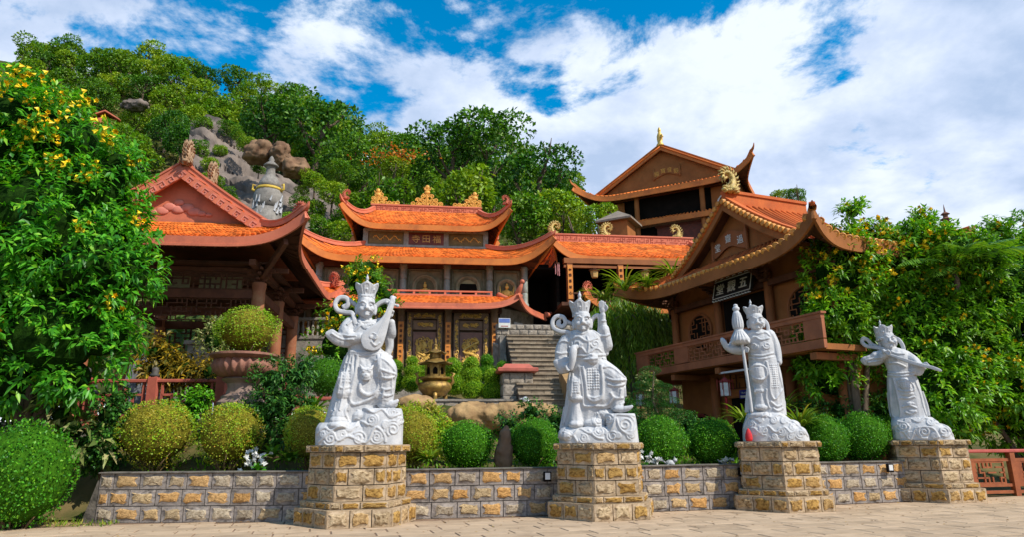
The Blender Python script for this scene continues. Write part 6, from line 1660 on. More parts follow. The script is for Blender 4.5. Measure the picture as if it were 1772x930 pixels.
def rock_mesh(name, m, parts, voxel, amp, fr, seed=0):
    "boulder: fused ellipsoids, roughened"
    b = MB()
    for c, r, rot in parts: b.ball(c, r, 20, 12, M=Matrix.Rotation(rot, 3, 'Y'))
    me = b.mesh(name, m); tmp = bpy.data.objects.new('tmp', me); COL.objects.link(tmp)
    md = tmp.modifiers.new('r', 'REMESH'); md.mode = 'VOXEL'; md.voxel_size = voxel
    tx = bpy.data.textures.new(name, 'CLOUDS'); tx.noise_scale = fr; tx.noise_depth = 4
    tv = bpy.data.textures.new(name, 'VORONOI'); tv.noise_scale = fr * .55; tv.distance_metric = 'DISTANCE'
    for q_, st_ in ((tx, amp), (tv, -amp * .3)):
        dp = tmp.modifiers.new('d', 'DISPLACE'); dp.texture = q_; dp.strength = st_; dp.mid_level = .5; dp.texture_coords = 'GLOBAL'
    tf = bpy.data.textures.new(name, 'CLOUDS'); tf.noise_scale = fr * .18; tf.noise_depth = 3
    dp = tmp.modifiers.new('d', 'DISPLACE'); dp.texture = tf; dp.strength = amp * .22; dp.mid_level = .5; dp.texture_coords = 'GLOBAL'
    m2 = bpy.data.meshes.new_from_object(tmp.evaluated_get(bpy.context.evaluated_depsgraph_get())); m2.name = name
    bpy.data.objects.remove(tmp); bpy.data.meshes.remove(me)
    m2.polygons.foreach_set('use_smooth', [True] * len(m2.polygons))
    if not m2.materials: m2.materials.append(m)
    return m2
M_rockgrey = mat('grey_granite_dome', (0.24, 0.19, 0.155), (0.13, 0.105, 0.09), scale=.5, rough=.9, bump=1.0, bscale=2.2, spec=.15, stain=(0.055, 0.05, 0.045), stain_scale=.45, stain_amt=.85, stretch=(1.3, 1, .4))
M_rockbrown = mat('brown_boulder', (0.30, 0.185, 0.105), (0.16, 0.09, 0.055), scale=.8, rough=.9, bump=.8, bscale=4, spec=.1, stain=(0.10, 0.065, 0.04), stain_scale=.5, stain_amt=.8)
M_rockyellow = mat('ochre_rock', (0.46, 0.30, 0.14), (0.28, 0.17, 0.08), scale=1.6, rough=.9, bump=.9, bscale=7, spec=.1, stain=(0.12, 0.075, 0.04), stain_scale=1.0, stain_amt=.8)
def E_(px_, py_, Y, rx, ry, rz, rot=0.0): s_ = mpp(px_, py_, Y); return (P(px_, py_, Y), (rx * s_, ry, rz * s_), rot)
from mathutils import noise as mnoise
up_ = smooth_path([(330, 190), (375, 200), (420, 245), (480, 290), (560, 322), (650, 350)], 6); dn_ = smooth_path([(322, 300), (355, 345), (410, 385), (480, 415), (560, 430), (660, 420)], 6)
ob = MB(); nu_, nv_ = 100, 44
def rpt(u, v, back=0.0):
    f_ = u * (len(up_) - 1); i = min(int(f_), len(up_) - 2); t = f_ - i
    A = [up_[i][k] + (up_[i + 1][k] - up_[i][k]) * t for k in (0, 1)]; B = [dn_[i][k] + (dn_[i + 1][k] - dn_[i][k]) * t for k in (0, 1)]
    px_, py_ = A[0] + (B[0] - A[0]) * v, A[1] + (B[1] - A[1]) * v
    p = P(px_, py_, 68 - 10 * v - 3 * u - 1.6 * math.sin(PI * v) * math.sin(PI * min(1, u * 1.05)))
    q = Vector((p.x, p.z * .9, p.y)) * .12
    d = mnoise.fractal(q, .9, 2.0, 5) * 1.5 + abs(mnoise.noise(q * 2.2)) * -1.1 + mnoise.noise(q * 9) * .22
    crack = abs(mnoise.noise(Vector((p.x * .22 + p.z * .5, p.z * .1, 3.3))))
    d -= .7 * max(0, 1 - crack / .06)
    return p + Vector((.15, -.75, .6)) * d + Vector((0, back, -back * .4))
ob.grid(rpt, nu_, nv_); ob.grid(lambda u, v: rpt(u, v, 3.0), nu_ // 2, nv_ // 2, flip=True)
for e in (0, 1): ob.grid(lambda u, v: rpt(u, e, 3.0 * v), nu_, 2); ob.grid(lambda u, v: rpt(e, u, 3.0 * v), nv_, 2)
o = ob.build('rock_outcrop', M_rockgrey, smooth=True, sharp=50)
tag(o, 'large bare grey granite outcrop on the wooded hillside', 'rock')
for px_, py_, rx, rz, Y, lab in ((450, 264, 28, 19, 58, 'big brown boulder at left on the grey granite outcrop'), (487, 268, 17, 24, 57.5, 'upright brown boulder beside the biggest boulder on the outcrop'), (512, 293, 24, 14, 57, 'low pale brown boulder at right on the granite outcrop'), (232, 183, 22, 10, 80, 'small grey rock showing between trees high on the hill')):
    o = obj('boulder', rock_mesh('boulder', M_rockbrown if Y < 70 else M_rockgrey, [E_(px_, py_, Y, rx, 1.2, rz)], .12, 1.3, 1.5)); tag(o, lab, 'rock')
# stupa urn in front of the outcrop
c_ = P(462, 372, 45.0); s_ = mpp(462, 330, 45.0)
st = empty('stupa', tuple(c_), 0, 'grey bell-shaped stupa with a yellow band in front of the rock', 'stupa')
M_stupa = mat('weathered_concrete', (0.30, 0.275, 0.24), (0.17, 0.155, 0.135), scale=2.5, rough=.9, bump=.5, stain=(.06, .055, .05), stain_scale=1.2, stain_amt=.8)
MB().lathe([(1.15, .4), (1.25, .9), (1.2, 1.5), (1.05, 1.75)], n=20).build('bowl', M_stupa, st, smooth=True)
MB().lathe([(1.06, 1.75), (1.12, 1.82), (1.06, 1.95), (.98, 1.98)], n=20).build('band', mat('yellow_band', (0.62, 0.44, 0.06), (.5, .32, .05)), st, smooth=True)
MB().lathe([(.97, 1.98), (.9, 2.3), (.62, 2.75), (.42, 2.95), (.36, 3.35), (.42, 3.6), (.6, 3.62), (.62, 3.7), (.3, 3.95), (.2, 4.0), (.24, 4.15), (.12, 4.35), (.02, 4.45)], n=20).build('neck', M_stupa, st, smooth=True)
for s__ in (-1, 1):
    MB().tube([(s__ * 1.0, -.2, 1.7), (s__ * 1.35, -.25, 1.85), (s__ * 1.3, -.25, 2.2), (s__ * 1.1, -.2, 2.15)], [.12, .1, .08, .04], 8).build('handle', MATS['yellow_band'], st, smooth=True)
r = random.Random(4); b = MB()
for i in range(40):
    a = r.uniform(PI, 2 * PI); q = r.uniform(1.0, 1.25); h = r.uniform(.25, .6); z = r.uniform(-.3, .9)
    b.tube([(q * math.cos(a), q * math.sin(a), z), (q * 1.08 * math.cos(a + .1), q * 1.08 * math.sin(a + .1), z + h)], [.13, .03], 5)
tag(b.build('crystal_crust', mat('white_crystal', (0.50, 0.50, 0.50), (.28, .29, .31), scale=5), st), kind='stuff')
MB().lathe([(1.2, -2.0), (1.2, .4)], n=16).build('base', M_stupa, st, smooth=True)
for ch in list(st.children): ch.scale = (.82, .82, 1.0)
for px_, py_, w in ((185, 205, 2.2),):
    Yh = min(range(50, 100), key=lambda q: abs(P(px_, py_, q).z - 1.2 - hill_z(P(px_, py_, q).x, q))); c_ = P(px_, py_, float(Yh)); sh = empty('hillside_shrine', (c_.x, c_.y, hill_z(c_.x, Yh)), .3, 'little red-roofed shrine half hidden in trees on the hill', 'shrine')
    dz = c_.z - sh.location.z
    MB().b2((-1.2, -.8, -1), (1.2, 1.2, dz - .3)).build('wall', M_pink, sh)
    MB().prism([(-1.9, dz - .4), (0, dz + .7), (1.9, dz - .4), (1.9, dz - .55), (0, dz + .5), (-1.9, dz - .55)], -1.3, 1.6, axis='y').build('roof', M_pink, sh)
# pagoda on the horizon at the right
c_ = P(1638, 385, 120.0); pg = empty('far_pagoda', (c_.x, c_.y, c_.z - 8), 0, 'tiny brown tiered pagoda showing above the shrubs far away', 'pagoda')
for k in range(6):
    w = 1.7 - k * .2; MB().lathe([(w * .6, 4 + k * 1.0), (w * .6, 4.6 + k * 1.0), (w * 1.15, 4.62 + k * 1.0), (w * .5, 5.0 + k * 1.0)], n=8).build('tier', mat('pagoda_brown', (0.22, 0.09, 0.05), (.15, .06, .04)), pg)
MB().lathe([(1.2, -30), (1.2, 4)], n=8).build('shaft', MATS['pagoda_brown'], pg); MB().lathe([(.2, 10), (.1, 11), (.02, 11.6)], n=6).build('spire', MATS['pagoda_brown'], pg)

# ================================================================== terraces, stair, railings
M_rail = mat('pink_red_paint', (0.50, 0.13, 0.085), (0.38, 0.095, 0.065), scale=2, rough=.65, bump=.15, stain=(.2, .06, .045), stain_scale=1.4, stain_amt=.6)
GRAN = [stone_mesh(120 + s, [M_granite, mat('granite_face', (0.40, 0.34, 0.27), (0.26, 0.22, 0.17), scale=5, rough=.9, bump=.8, bscale=25, rnd=.2, stain=(.07, .06, .045), stain_scale=1.3, stain_amt=.7)], margin=.07, proud=.02) for s in range(5)]
def terrace(name, label, x0, x1, y0, y1, z0, z1, rz=0.0, c=(0, 0)):
    t = empty(name, (c[0], c[1], z0), rz, label, 'terrace')
    MB().b2((x0, y0 + .05, 0), (x1, y1, z1 - z0 - .08)).build('core', M_joint, t)
    MB().b2((x0 - .08, y0 - .06, z1 - z0 - .08), (x1 + .08, y1, z1 - z0)).build('coping', M_granite, t)
    r = random.Random(int(x1 * 10)); n = max(1, round((z1 - z0) / .32)); h = (z1 - z0 - .08) / n
    for k in range(n): stone_run(t, (x0, y0), (x1, y0), k * h, h, .5, GRAN, r, off=.5 * (k % 2)); stone_run(t, (x1, y0), (x1, min(y0 + 2.5, y1)), k * h, h, .5, GRAN, r, off=.5 * (k % 2))
    return t
pL = P(60, 700, 18.6)
terrace('stone_terrace', 'grey stone terrace carrying the left pavilion and its railing', -16.0, -5.3, 18.75, 30.0, .9, 2.22)
def railing(a, b, z0, z1, label, group=None, panel=True):
    "posts, rails and stepped fret panels between two points"
    a, b = Vector((*a, 0)), Vector((*b, 0)); d = b - a; ln = d.length; ang = math.atan2(d.y, d.x)
    t = empty('red_railing', (a.x, a.y, z0), ang, label, 'railing', group); h = z1 - z0
    MB().box((ln / 2, 0, h - .05), (ln, .16, .09), bevel=.015).build('top_rail', M_rail, t)
    MB().box((ln / 2, 0, .12), (ln, .1, .1)).build('bottom_rail', M_rail, t)
    n = max(1, round(ln / 1.9))
    for i in range(n + 1):
        x = ln * i / n; p = MB(); p.box((x, 0, h / 2 + .03), (.24, .24, h + .06), bevel=.02); p.build('post', M_rail, t)
        k = MB(); k.lathe([(.13, h + .06), (.13, h + .12), (.08, h + .16), (.1, h + .24), (.08, h + .3), (.02, h + .33)], (x, 0, 0), 10); k.build('post_cap', mat('dark_urn', (0.10, 0.09, 0.08), (.05, .05, .045)), t, smooth=True)
    for i in range(n):
        x0, x1 = ln * i / n + .13, ln * (i + 1) / n - .13; w = x1 - x0; f_ = MB()
        for A, B in (((x0 + .12, .2), (x0 + .12, h - .1)), ((x1 - .12, .2), (x1 - .12, h - .1)), ((x0 + .12, h * .62), (x0 + w * .38, h * .62)), ((x0 + w * .38, h * .62), (x0 + w * .38, h * .3)), ((x0 + w * .38, h * .45), (x0 + w * .62, h * .45)), ((x0 + w * .62, h * .3), (x0 + w * .62, h * .8)), ((x0 + w * .62, h * .62), (x1 - .12, h * .62)), ((x0 + .12, h * .3), (x1 - .12, h * .3)), ((x0 + w * .25, .2), (x0 + w * .25, h * .62)), ((x0 + w * .75, .2), (x0 + w * .75, h * .62))):
            f_.bar((A[0], 0, A[1]), (B[0], 0, B[1]), .06, .06)
        tag(f_.build('fret_panel', M_rail, t), kind='stuff')
    return t
a_ = P(150, 652, 18.85); b_ = P(385, 652, 19.0)
railing((a_.x, a_.y), (b_.x, b_.y), 2.22, 3.34, 'red fret railing in front of the left pavilion, behind the round bushes', 'red railings')
a_ = P(40, 690, 17.6); b_ = P(160, 690, 17.9)
railing((a_.x, a_.y), (b_.x, b_.y), 1.95, 2.80, 'lower red railing at far left under the flowering tree', 'red railings')
tl_ = MB().b2((a_.x - 1, a_.y - .1, .6), (b_.x + .1, a_.y + .6, 1.9)).build('railing_plinth', M_granite); tag(tl_, 'grey plinth under the lower red railing at far left', 'wall')
a_ = P(520, 692, 19.4); b_ = P(612, 692, 19.6)
railing((a_.x, a_.y), (b_.x, b_.y), 2.0, 2.86, 'short red railing behind the lute statue', 'red railings')
# weathered balustrade behind the pavilion
a_ = P(470, 552, 29.0); b_ = P(572, 556, 29.0)
bl = empty('stone_balustrade', (a_.x, a_.y, 4.9), math.atan2(b_.y - a_.y, b_.x - a_.x), 'weathered grey stone balustrade behind the left pavilion', 'balustrade'); ln = (b_ - a_).length; zt = a_.z - 4.9
MB().box((ln / 2, 0, zt - .06), (ln + .3, .3, .12), bevel=.02).build('top_rail', M_granite, bl); MB().box((ln / 2, 0, zt - .85), (ln + .3, .3, .14)).build('bottom_rail', M_granite, bl); MB().box((ln / 2, .1, (zt - .92) / 2 - 1), (ln + .3, .4, zt - .92 + 2)).build('wall', M_granite, bl)
bm_ = MB().lathe([(.06, 0), (.06, .06), (.035, .12), (.085, .3), (.04, .5), (.035, .56), (.06, .6), (.06, .66)], n=10).mesh('baluster', M_granite, smooth=True)
for i in range(12): obj('baluster', bm_, bl, loc=(ln * (i + .5) / 12, 0, zt - .79))
for x in (-.1, ln + .1): MB().box((x, -.02, zt / 2), (.3, .36, zt + .35), bevel=.03).build('pier', M_granite, bl)
# grey stele and broken masonry inside the pavilion court
c_ = P(262, 640, 20.8)
sb = MB(); sb.prism([(-.7, 0), (.7, 0), (.72, 1.2), (.6, 1.75), (.3, 2.05), (0, 2.12), (-.3, 2.05), (-.6, 1.75), (-.72, 1.2)], -.12, .12, axis='y')
o = sb.build('stone_stele', mat('slate_grey', (0.24, 0.25, 0.27), (.17, .18, .2), scale=2, rough=.7), loc=(c_.x, c_.y, 2.2)); tag(o, 'round-topped grey stele behind the red railing', 'stele')
c_ = P(340, 640, 22.6)
gp = MB(); gp.box((0, 0, 1.3), (.55, .4, 2.6), bevel=.02); gp.box((-.3, .1, .5), (1.6, .5, 1.0), bevel=.02); gp.box((0, 0, 2.66), (.75, .6, .12))
o = gp.build('stone_pier', M_granite, loc=(c_.x, c_.y, 2.2)); tag(o, 'pale granite pier inside the left pavilion', 'pier')

# stair in front of the dark gateway
s0 = P(985, 712, 24.2); STZ = 2.45
stair = empty('stone_stair', (s0.x, s0.y, STZ), RZ, 'broad weathered stone stair climbing to the dark gateway', 'stair')
M_step = mat('stair_stone', (0.33, 0.26, 0.18), (0.20, 0.155, 0.105), scale=4, rough=.9, bump=.6, bscale=20, rnd=.15, stain=(.06, .055, .04), stain_scale=.9, stain_amt=.85)
NS, RISE, RUN = 17, .205, .27
r = random.Random(2)
blk = [MB().box((0, 0, -.02), (.475, .28, .15), bevel=.012).mesh('step_block', M_step) for _ in range(1)][0]
for i in range(NS):
    k = MB(); k.b2((-1.65, i * RUN + .02, -.6), (1.5, NS * RUN + .3, (i + 1) * RISE - .03)); k.build('step_core', M_joint, stair)
    MB().b2((-1.65, i * RUN - .035, (i + 1) * RISE - .045), (1.5, i * RUN + .3, (i + 1) * RISE)).build('nosing', mat('pale_nosing', (0.38, 0.31, 0.22), (0.25, 0.19, 0.13), scale=5, rough=.9, bump=.5), stair)  # lip added to throw a shadow line; paler stone than the blocks
    x = -1.65 + .24 * (i % 2)
    while x < 1.2:
        obj('step_block', blk, stair, loc=(x + .245, i * RUN + .15, (i + .5) * RISE + r.uniform(-.006, .006)), rot=(0, 0, r.uniform(-.01, .01))); x += .49
zt = NS * RISE; yt = NS * RUN
MB().b2((-1.9, yt - .02, -.5), (2.2, yt + 6, zt - .01)).build('landing', M_granite, stair)
for kk in range(3):                         # mossy wall above the stair head
    stone_run(stair, (-1.9, yt + 1.35), (2.0, yt + 1.35), zt + kk * .24, .235, .42, GRAN, r, off=.5 * (kk % 2))
MB().b2((-1.9, yt + 1.4, zt - .1), (2.0, yt + 1.75, zt + .73)).build('head_wall_core', M_granite, stair)
for sx in (1,):                             # sloping parapet at the near side
    pp = MB(); pp.prism([(-.9, -.4), (-.9, .55), (NS * RUN * .35, .55 + NS * RISE * .36), (NS * RUN * .35, -.4)], -.18, .18, axis='x'); pp.v = [(v[0] + .15, v[1] - .1, v[2]) for v in pp.v]; pp.build('parapet', M_rockyellow, stair)
# left flank of the stair: curved stone wing and the pier with a red cap
fl = MB(); pts = [(-2.75, yt + .8), (-3.0, yt - .8), (-3.3, yt - 2.2), (-3.15, yt - 3.4)]
for (ax, ay), (bx, by) in zip(pts, pts[1:]): pass
wing = empty('stair_wing_wall', (s0.x, s0.y, STZ), RZ, 'curved stone wing wall left of the stair', 'wall')
Wi = wing.matrix_basis.inverted()
sp = smooth_path([tuple(Wi @ P(*q)) for q in ((858, 598, 29.6), (872, 606, 29.0), (884, 632, 28.2), (888, 668, 27.4), (889, 700, 26.8))], 4)
for j, (A, B) in enumerate(zip(sp, sp[1:])):
    k = MB(); k.prism([(A[1], -1.2), (B[1], -1.2), (B[1], B[2]), (A[1], A[2])], -.14, .14, axis='x'); k.v = [(v[0] + (A[0] if abs(v[1] - A[1]) < 1e-6 else B[0]), v[1], v[2]) for v in k.v]; k.build('wall_piece', M_granite, wing)
    k = MB(); k.bar((A[0], A[1], A[2] + .04), (B[0], B[1], B[2] + .04), .34, .09); k.build('coping_piece', mat('pale_coping', (0.46, 0.40, 0.32), (.34, .29, .23), scale=5), wing)
c_ = P(893, 700, 26.0)
pier = empty('capped_pier', (c_.x, c_.y, 2.6), RZ, 'square stone pier with a flat red cap left of the stair', 'pier')
MB().b2((-.5, -.5, -.5), (.5, .5, 1.45)).build('core', M_joint, pier)
for kk in range(4):
    for A, B in (((-.55, -.55), (.55, -.55)), ((.55, -.55), (.55, .55)), ((-.55, .55), (-.55, -.55))): stone_run(pier, A, B, -.2 + kk * .42, .42, .5, GRAN, r, off=.5 * (kk % 2))
MB().box((0, 0, 1.58), (1.5, 1.5, .16), taper=1.0, bevel=.03).build('cap', M_rail, pier); MB().box((0, 0, 1.74), (1.2, 1.2, .16), taper=.75).build('cap_top', M_rail, pier)
sgp = wing.matrix_basis @ Vector((-1.55, yt + 1.25, zt + .55)); sg = empty('stair_notice', tuple(sgp), RZ, 'small blue and white notice at the stair head', 'sign'); 
MB().b2((-.26, -.02, 0), (.26, .02, .42)).build('board', M_signwhite, sg); MB().b2((-.24, -.028, .22), (.24, -.021, .4)).build('blue_band', mat('pale_blue', (0.12, 0.2, 0.5), (.1, .15, .4)), sg); MB().b2((-.16, -.028, .05), (.16, -.021, .08)).build('red_line', mat('red_ink', (.5, .05, .04)), sg)
# planted terrace in front of the main hall, with rock ledges
tz = 3.1
terrace('planted_terrace', 'low stone planter terrace holding the small topiaries', -4.4, 2.6, 0.0, 5.2, 1.0, tz, RZ, tuple(P(790, 690, 24.9).xy))
c_ = P(870, 722, 25.0)
o = obj('rock_ledge', rock_mesh('rock_ledge', M_rockyellow, [E_(825, 722, 24.2, 58, .6, 26), E_(890, 721, 24.3, 66, .6, 24), E_(940, 718, 24.4, 44, .6, 20)], .06, .35, .7)); tag(o, 'broad ochre rock ledge below the topiary terrace', 'rock')
o = obj('rock_ledge', rock_mesh('rock_ledge', M_rockyellow, [E_(718, 702, 24.2, 38, .55, 18)], .06, .2, .5)); tag(o, 'rounded brown boulder left of the incense burner', 'rock')
o = obj('standing_stone', rock_mesh('standing_stone', M_rockbrown, [(Vector((0, 0, .35)), (.22, .2, .5), 0), (Vector((.03, 0, .75)), (.15, .14, .38), .1)], .03, .1, .25), loc=P(872, 812, 17.0)); o.location.z = .85; tag(o, 'upright reddish-brown standing stone between two round bushes', 'rock')
# incense burner
c_ = P(752, 698, 25.4); BK = mpp(752, 650, 25.4)
ib = empty('incense_burner', tuple(c_), RZ, 'bronze-gold pagoda incense burner on the terrace', 'incense burner')
M_br = mat('old_gold_bronze', (0.46, 0.29, 0.075), (0.20, 0.12, 0.04), scale=6, rough=.45, metal=.55, bump=.5, bscale=25)
def L_(n_, prof, n=24, sm=True): return MB().lathe([(a * BK, z * BK) for a, z in prof], n=n).build(n_, M_br, ib, smooth=sm, sharp=40)
L_('bowl', [(4, 8), (18, 12), (28, 22), (29, 27), (26, 33), (20, 36), (22, 38), (27, 40), (27, 43), (20, 44)])
for k in range(3):
    a = -PI / 2 + k * 2 * PI / 3; q = 19 * BK
    MB().tube([(q * math.cos(a), q * math.sin(a), 16 * BK), (q * 1.15 * math.cos(a), q * 1.15 * math.sin(a), 8 * BK), (q * .95 * math.cos(a), q * .95 * math.sin(a), 0)], [5 * BK, 3.6 * BK, 4.2 * BK], 8).build('leg', M_br, ib, smooth=True)
for s__ in (-1, 1):
    MB().tube([(s__ * 25 * BK, 0, 28 * BK), (s__ * 31 * BK, 0, 36 * BK), (s__ * 29 * BK, 0, 44 * BK), (s__ * 33 * BK, 0, 49 * BK), (s__ * 27 * BK, 0, 51 * BK)], [3.5 * BK, 3 * BK, 2.6 * BK, 2.6 * BK, 1 * BK], 7).build('dragon_handle', M_br, ib, smooth=True)
L_('chamber', [(15, 44), (15, 66)], 6, False)
for k in range(6):
    a = k * PI / 3 + PI / 6; w = MB(); w.prism([(-4 * BK, 0), (4 * BK, 0), (4 * BK, 8 * BK), (2 * BK, 11 * BK), (0, 12.5 * BK), (-2 * BK, 11 * BK), (-4 * BK, 8 * BK)], -.01, .01, axis='y')
    w.build('window_opening', M_black, ib, loc=(13.4 * BK * math.cos(a), 13.4 * BK * math.sin(a), 48 * BK), rot=(0, 0, a + PI / 2)); MB().tube([(16.5 * BK * math.cos(a + PI / 6), 16.5 * BK * math.sin(a + PI / 6), 44 * BK), (16.5 * BK * math.cos(a + PI / 6), 16.5 * BK * math.sin(a + PI / 6), 66 * BK)], 1.1 * BK, 6).build('post', M_br, ib)
def hex_roof(n_, R0, R1, z0, z1, lift):
    m_ = MB(); vs = []
    for L2, (t) in enumerate((0, .25, .5, .75, 1)):
        for j in range(24):
            a = j * PI / 12; e = abs(math.cos(3 * a)) ** 3; R = R0 + (R1 - R0) * t; zz_ = z0 + (z1 - z0) * t ** 1.5 + lift * e * (1 - t) ** 2
            vs.append((R * (1 + .08 * e * (1 - t)) * math.cos(a) * BK, R * (1 + .08 * e * (1 - t)) * math.sin(a) * BK, zz_ * BK))
    fs = [(i * 24 + j, i * 24 + (j + 1) % 24, i * 24 + 24 + (j + 1) % 24, i * 24 + 24 + j) for i in range(4) for j in range(24)] + [tuple(range(23, -1, -1)), tuple(96 + j for j in range(24))]
    m_.add(vs, fs); return m_.build(n_, M_br, ib, smooth=True, sharp=50)
hex_roof('lower_roof', 29, 10, 65, 76, 3); L_('upper_chamber', [(10, 75), (10, 84)], 6, False); hex_roof('upper_roof', 19, 3, 83, 93, 3); L_('finial', [(4, 92), (3, 95), (4.2, 98), (1.5, 101), (1.8, 104), (.3, 112)], 10)

# brown lattice fence at the right end
a_ = Vector((12.55, 19.75)); b_ = Vector((18.5, 20.9)); d = b_ - a_
fn = empty('lattice_fence', (a_.x, a_.y, 0), math.atan2(d.y, d.x), 'brown lattice fence with red top rail at the far right', 'fence'); ln = d.length
M_fence = mat('fence_brown', (0.36, 0.105, 0.035), (0.25, 0.07, 0.025), scale=3, rough=.6, bump=.2)
MB().box((ln / 2, 0, 1.22), (ln, .2, .09), bevel=.02).build('top_rail', mat('red_rail', (0.50, 0.11, 0.09), (.4, .08, .06)), fn)
for z in (.12, .98, .3): MB().box((ln / 2, 0, z), (ln, .07, .08)).build('rail', M_fence, fn)
for i in range(5): MB().box((ln * i / 4, 0, .6), (.16, .16, 1.2), bevel=.01).build('post', M_fence, fn)
for i in range(4):
    k = MB(); lattice(k, ln * i / 4 + .3, ln * (i + 1) / 4 - .3, .36, .92, 0, .14, .045, i, .9); tag(k.build('fret_panel', M_fence, fn), kind='stuff')
    k = MB(); k.b2((ln * i / 4 + .1, -.03, .34), (ln * i / 4 + .28, .03, .94)); k.build('panel_stile', M_fence, fn)
# small floodlights on the wall
for i, (px_, py_, Y, lab) in enumerate(((947, 826, 15.9, 'left of the raised hand statue pedestal'), (1284, 818, 17.3, 'left of the umbrella statue pedestal'), (1540, 811, 18.6, 'left of the sword statue pedestal'))):
    c_ = P(px_, py_, Y - .25); l = empty('wall_floodlight', tuple(c_), .2, 'small black floodlight on the wall ' + lab, 'floodlight', 'floodlights on the front wall')
    MB().box((0, 0, 0), (.17, .07, .21), bevel=.01).build('housing', M_black, l); MB().box((0, -.04, .01), (.11, .012, .14)).build('glass', M_white2, l); MB().bar((0, .03, 0), (0, .25, -.06), .03).build('arm', M_black, l)
# small white garden figures
def critter(name, px_, py_, Y, s, label, stand=False):
    f_ = MB(); f_.ball((0, 0, .2 * s), (.24 * s, .15 * s, .16 * s)); f_.ball((.24 * s, -.02, .34 * s), (.11 * s, .1 * s, .1 * s))
    f_.tube([(.2 * s, 0, .25 * s), (.26 * s, 0, .34 * s)], [.09 * s, .07 * s], 8)
    for sy in (-1, 1): f_.tube([(.14 * s, .08 * sy * s, .15 * s), (.2 * s, .09 * sy * s, 0)], [.06 * s, .04 * s], 6); f_.tube([(-.14 * s, .08 * sy * s, .15 * s), (-.12 * s, .1 * sy * s, 0)], [.07 * s, .05 * s], 6); f_.tube([(.24 * s, .06 * sy * s, .42 * s), (.2 * s, .08 * sy * s, .52 * s)], [.035 * s, .01 * s], 5)
    f_.tube([(-.22 * s, 0, .22 * s), (-.34 * s, 0, .3 * s), (-.3 * s, 0, .38 * s)], [.05 * s, .04 * s, .01 * s], 6)
    c = P(px_, py_, Y)
    o = f_.build(name, M_white, smooth=True, loc=(c.x, c.y, c.z)); 
    if stand: o.rotation_euler = (0, -1.1, -.9)
    return tag(o, label, 'figurine')
critter('garden_figurine', 1160, 810, 17.3, .5, 'small white stone animal under the round bushes by the wall')
critter('garden_figurine', 918, 718, 24.2, 1.3, 'little white figurine standing on the rock ledge', True)
# fluted urn planter
c_ = P(418, 692, 18.0)
ur = empty('fluted_urn', (c_.x, c_.y, c_.z), 0, 'large reddish fluted stone urn planter in front of the pavilion', 'planter')
M_urn = mat('red_sandstone', (0.34, 0.15, 0.10), (0.23, 0.10, 0.07), scale=4, rough=.7, bump=.4, stain=(.12, .07, .05), stain_scale=1.5)
uk = mpp(418, 650, 18.0)
MB().lathe([(r_ * uk, z * uk) for r_, z in ((40, -30), (40, -6), (34, 0), (34, 4), (27, 8), (24, 18), (26, 26), (32, 30), (36, 33), (30, 36))], n=24).build('stand', mat('grey_pink_stone', (0.32, 0.22, 0.18), (.22, .15, .12), scale=4, rough=.8, bump=.4), ur, smooth=True, sharp=40)
MB().lathe([(r_ * uk, z * uk) for r_, z in ((24, 34), (38, 38), (48, 46), (51, 56), (47, 66))], n=120, ripple=24, ramp=.065).build('bowl', M_urn, ur, smooth=True)
MB().lathe([(r_ * uk, z * uk) for r_, z in ((46, 66), (52, 68), (58, 72), (58, 75), (53, 76.5), (44, 76), (43, 70))], n=40).build('rim', M_urn, ur, smooth=True, sharp=40)
MB().lathe([(40 * uk, 66 * uk), (40 * uk, 71 * uk)], n=20).build('soil', M_soil, ur)
# ================================================================== plants
NR = np.random.default_rng(11)
def nrm_(a): return a / np.maximum(np.linalg.norm(a, axis=1, keepdims=True), 1e-9)
def leaves(pos, axis, normal, length, width, shape='kite', fold=.25, droop=.0):
    """leaf blades as arrays. pos (n,3) base of blade, axis = growing direction, normal = upper side.
    kite: 2 triangles; blade: 4 triangles with a folded midrib and a drooping tip"""
    n = len(pos); a = nrm_(axis); s = nrm_(np.cross(a, normal)); up = nrm_(np.cross(s, a))
    ln = np.broadcast_to(np.asarray(length, float), (n,))[:, None]; wd = np.broadcast_to(np.asarray(width, float), (n,))[:, None]
    dr = np.array([0, 0, -1.0]) * droop
    if shape == 'kite':
        V = np.stack([pos, pos + a * ln * .5 + s * wd * .5 + up * wd * fold, pos + (a + dr) * ln, pos + a * ln * .5 - s * wd * .5 + up * wd * fold], 1).reshape(-1, 3)
        b = (np.arange(n) * 4)[:, None]; Fc = np.concatenate([b + [0, 1, 2], b + [0, 2, 3]], 0)
    else:
        m = pos + (a + dr * .3) * ln * .45
        V = np.stack([pos, m + s * wd * .5 + up * wd * fold, m, m - s * wd * .5 + up * wd * fold, pos + (a + dr) * ln], 1).reshape(-1, 3)
        b = (np.arange(n) * 5)[:, None]; Fc = np.concatenate([b + [0, 1, 2], b + [0, 2, 3], b + [1, 4, 2], b + [2, 4, 3]], 0)
    return V, Fc
def cat_(parts):
    Vs, Fs, o = [], [], 0
    for V, Fc in parts: Vs.append(V); Fs.append(Fc + o); o += len(V)
    return np.concatenate(Vs), np.concatenate(Fs)
def sph(n, rng=NR): return nrm_(rng.normal(size=(n, 3)))
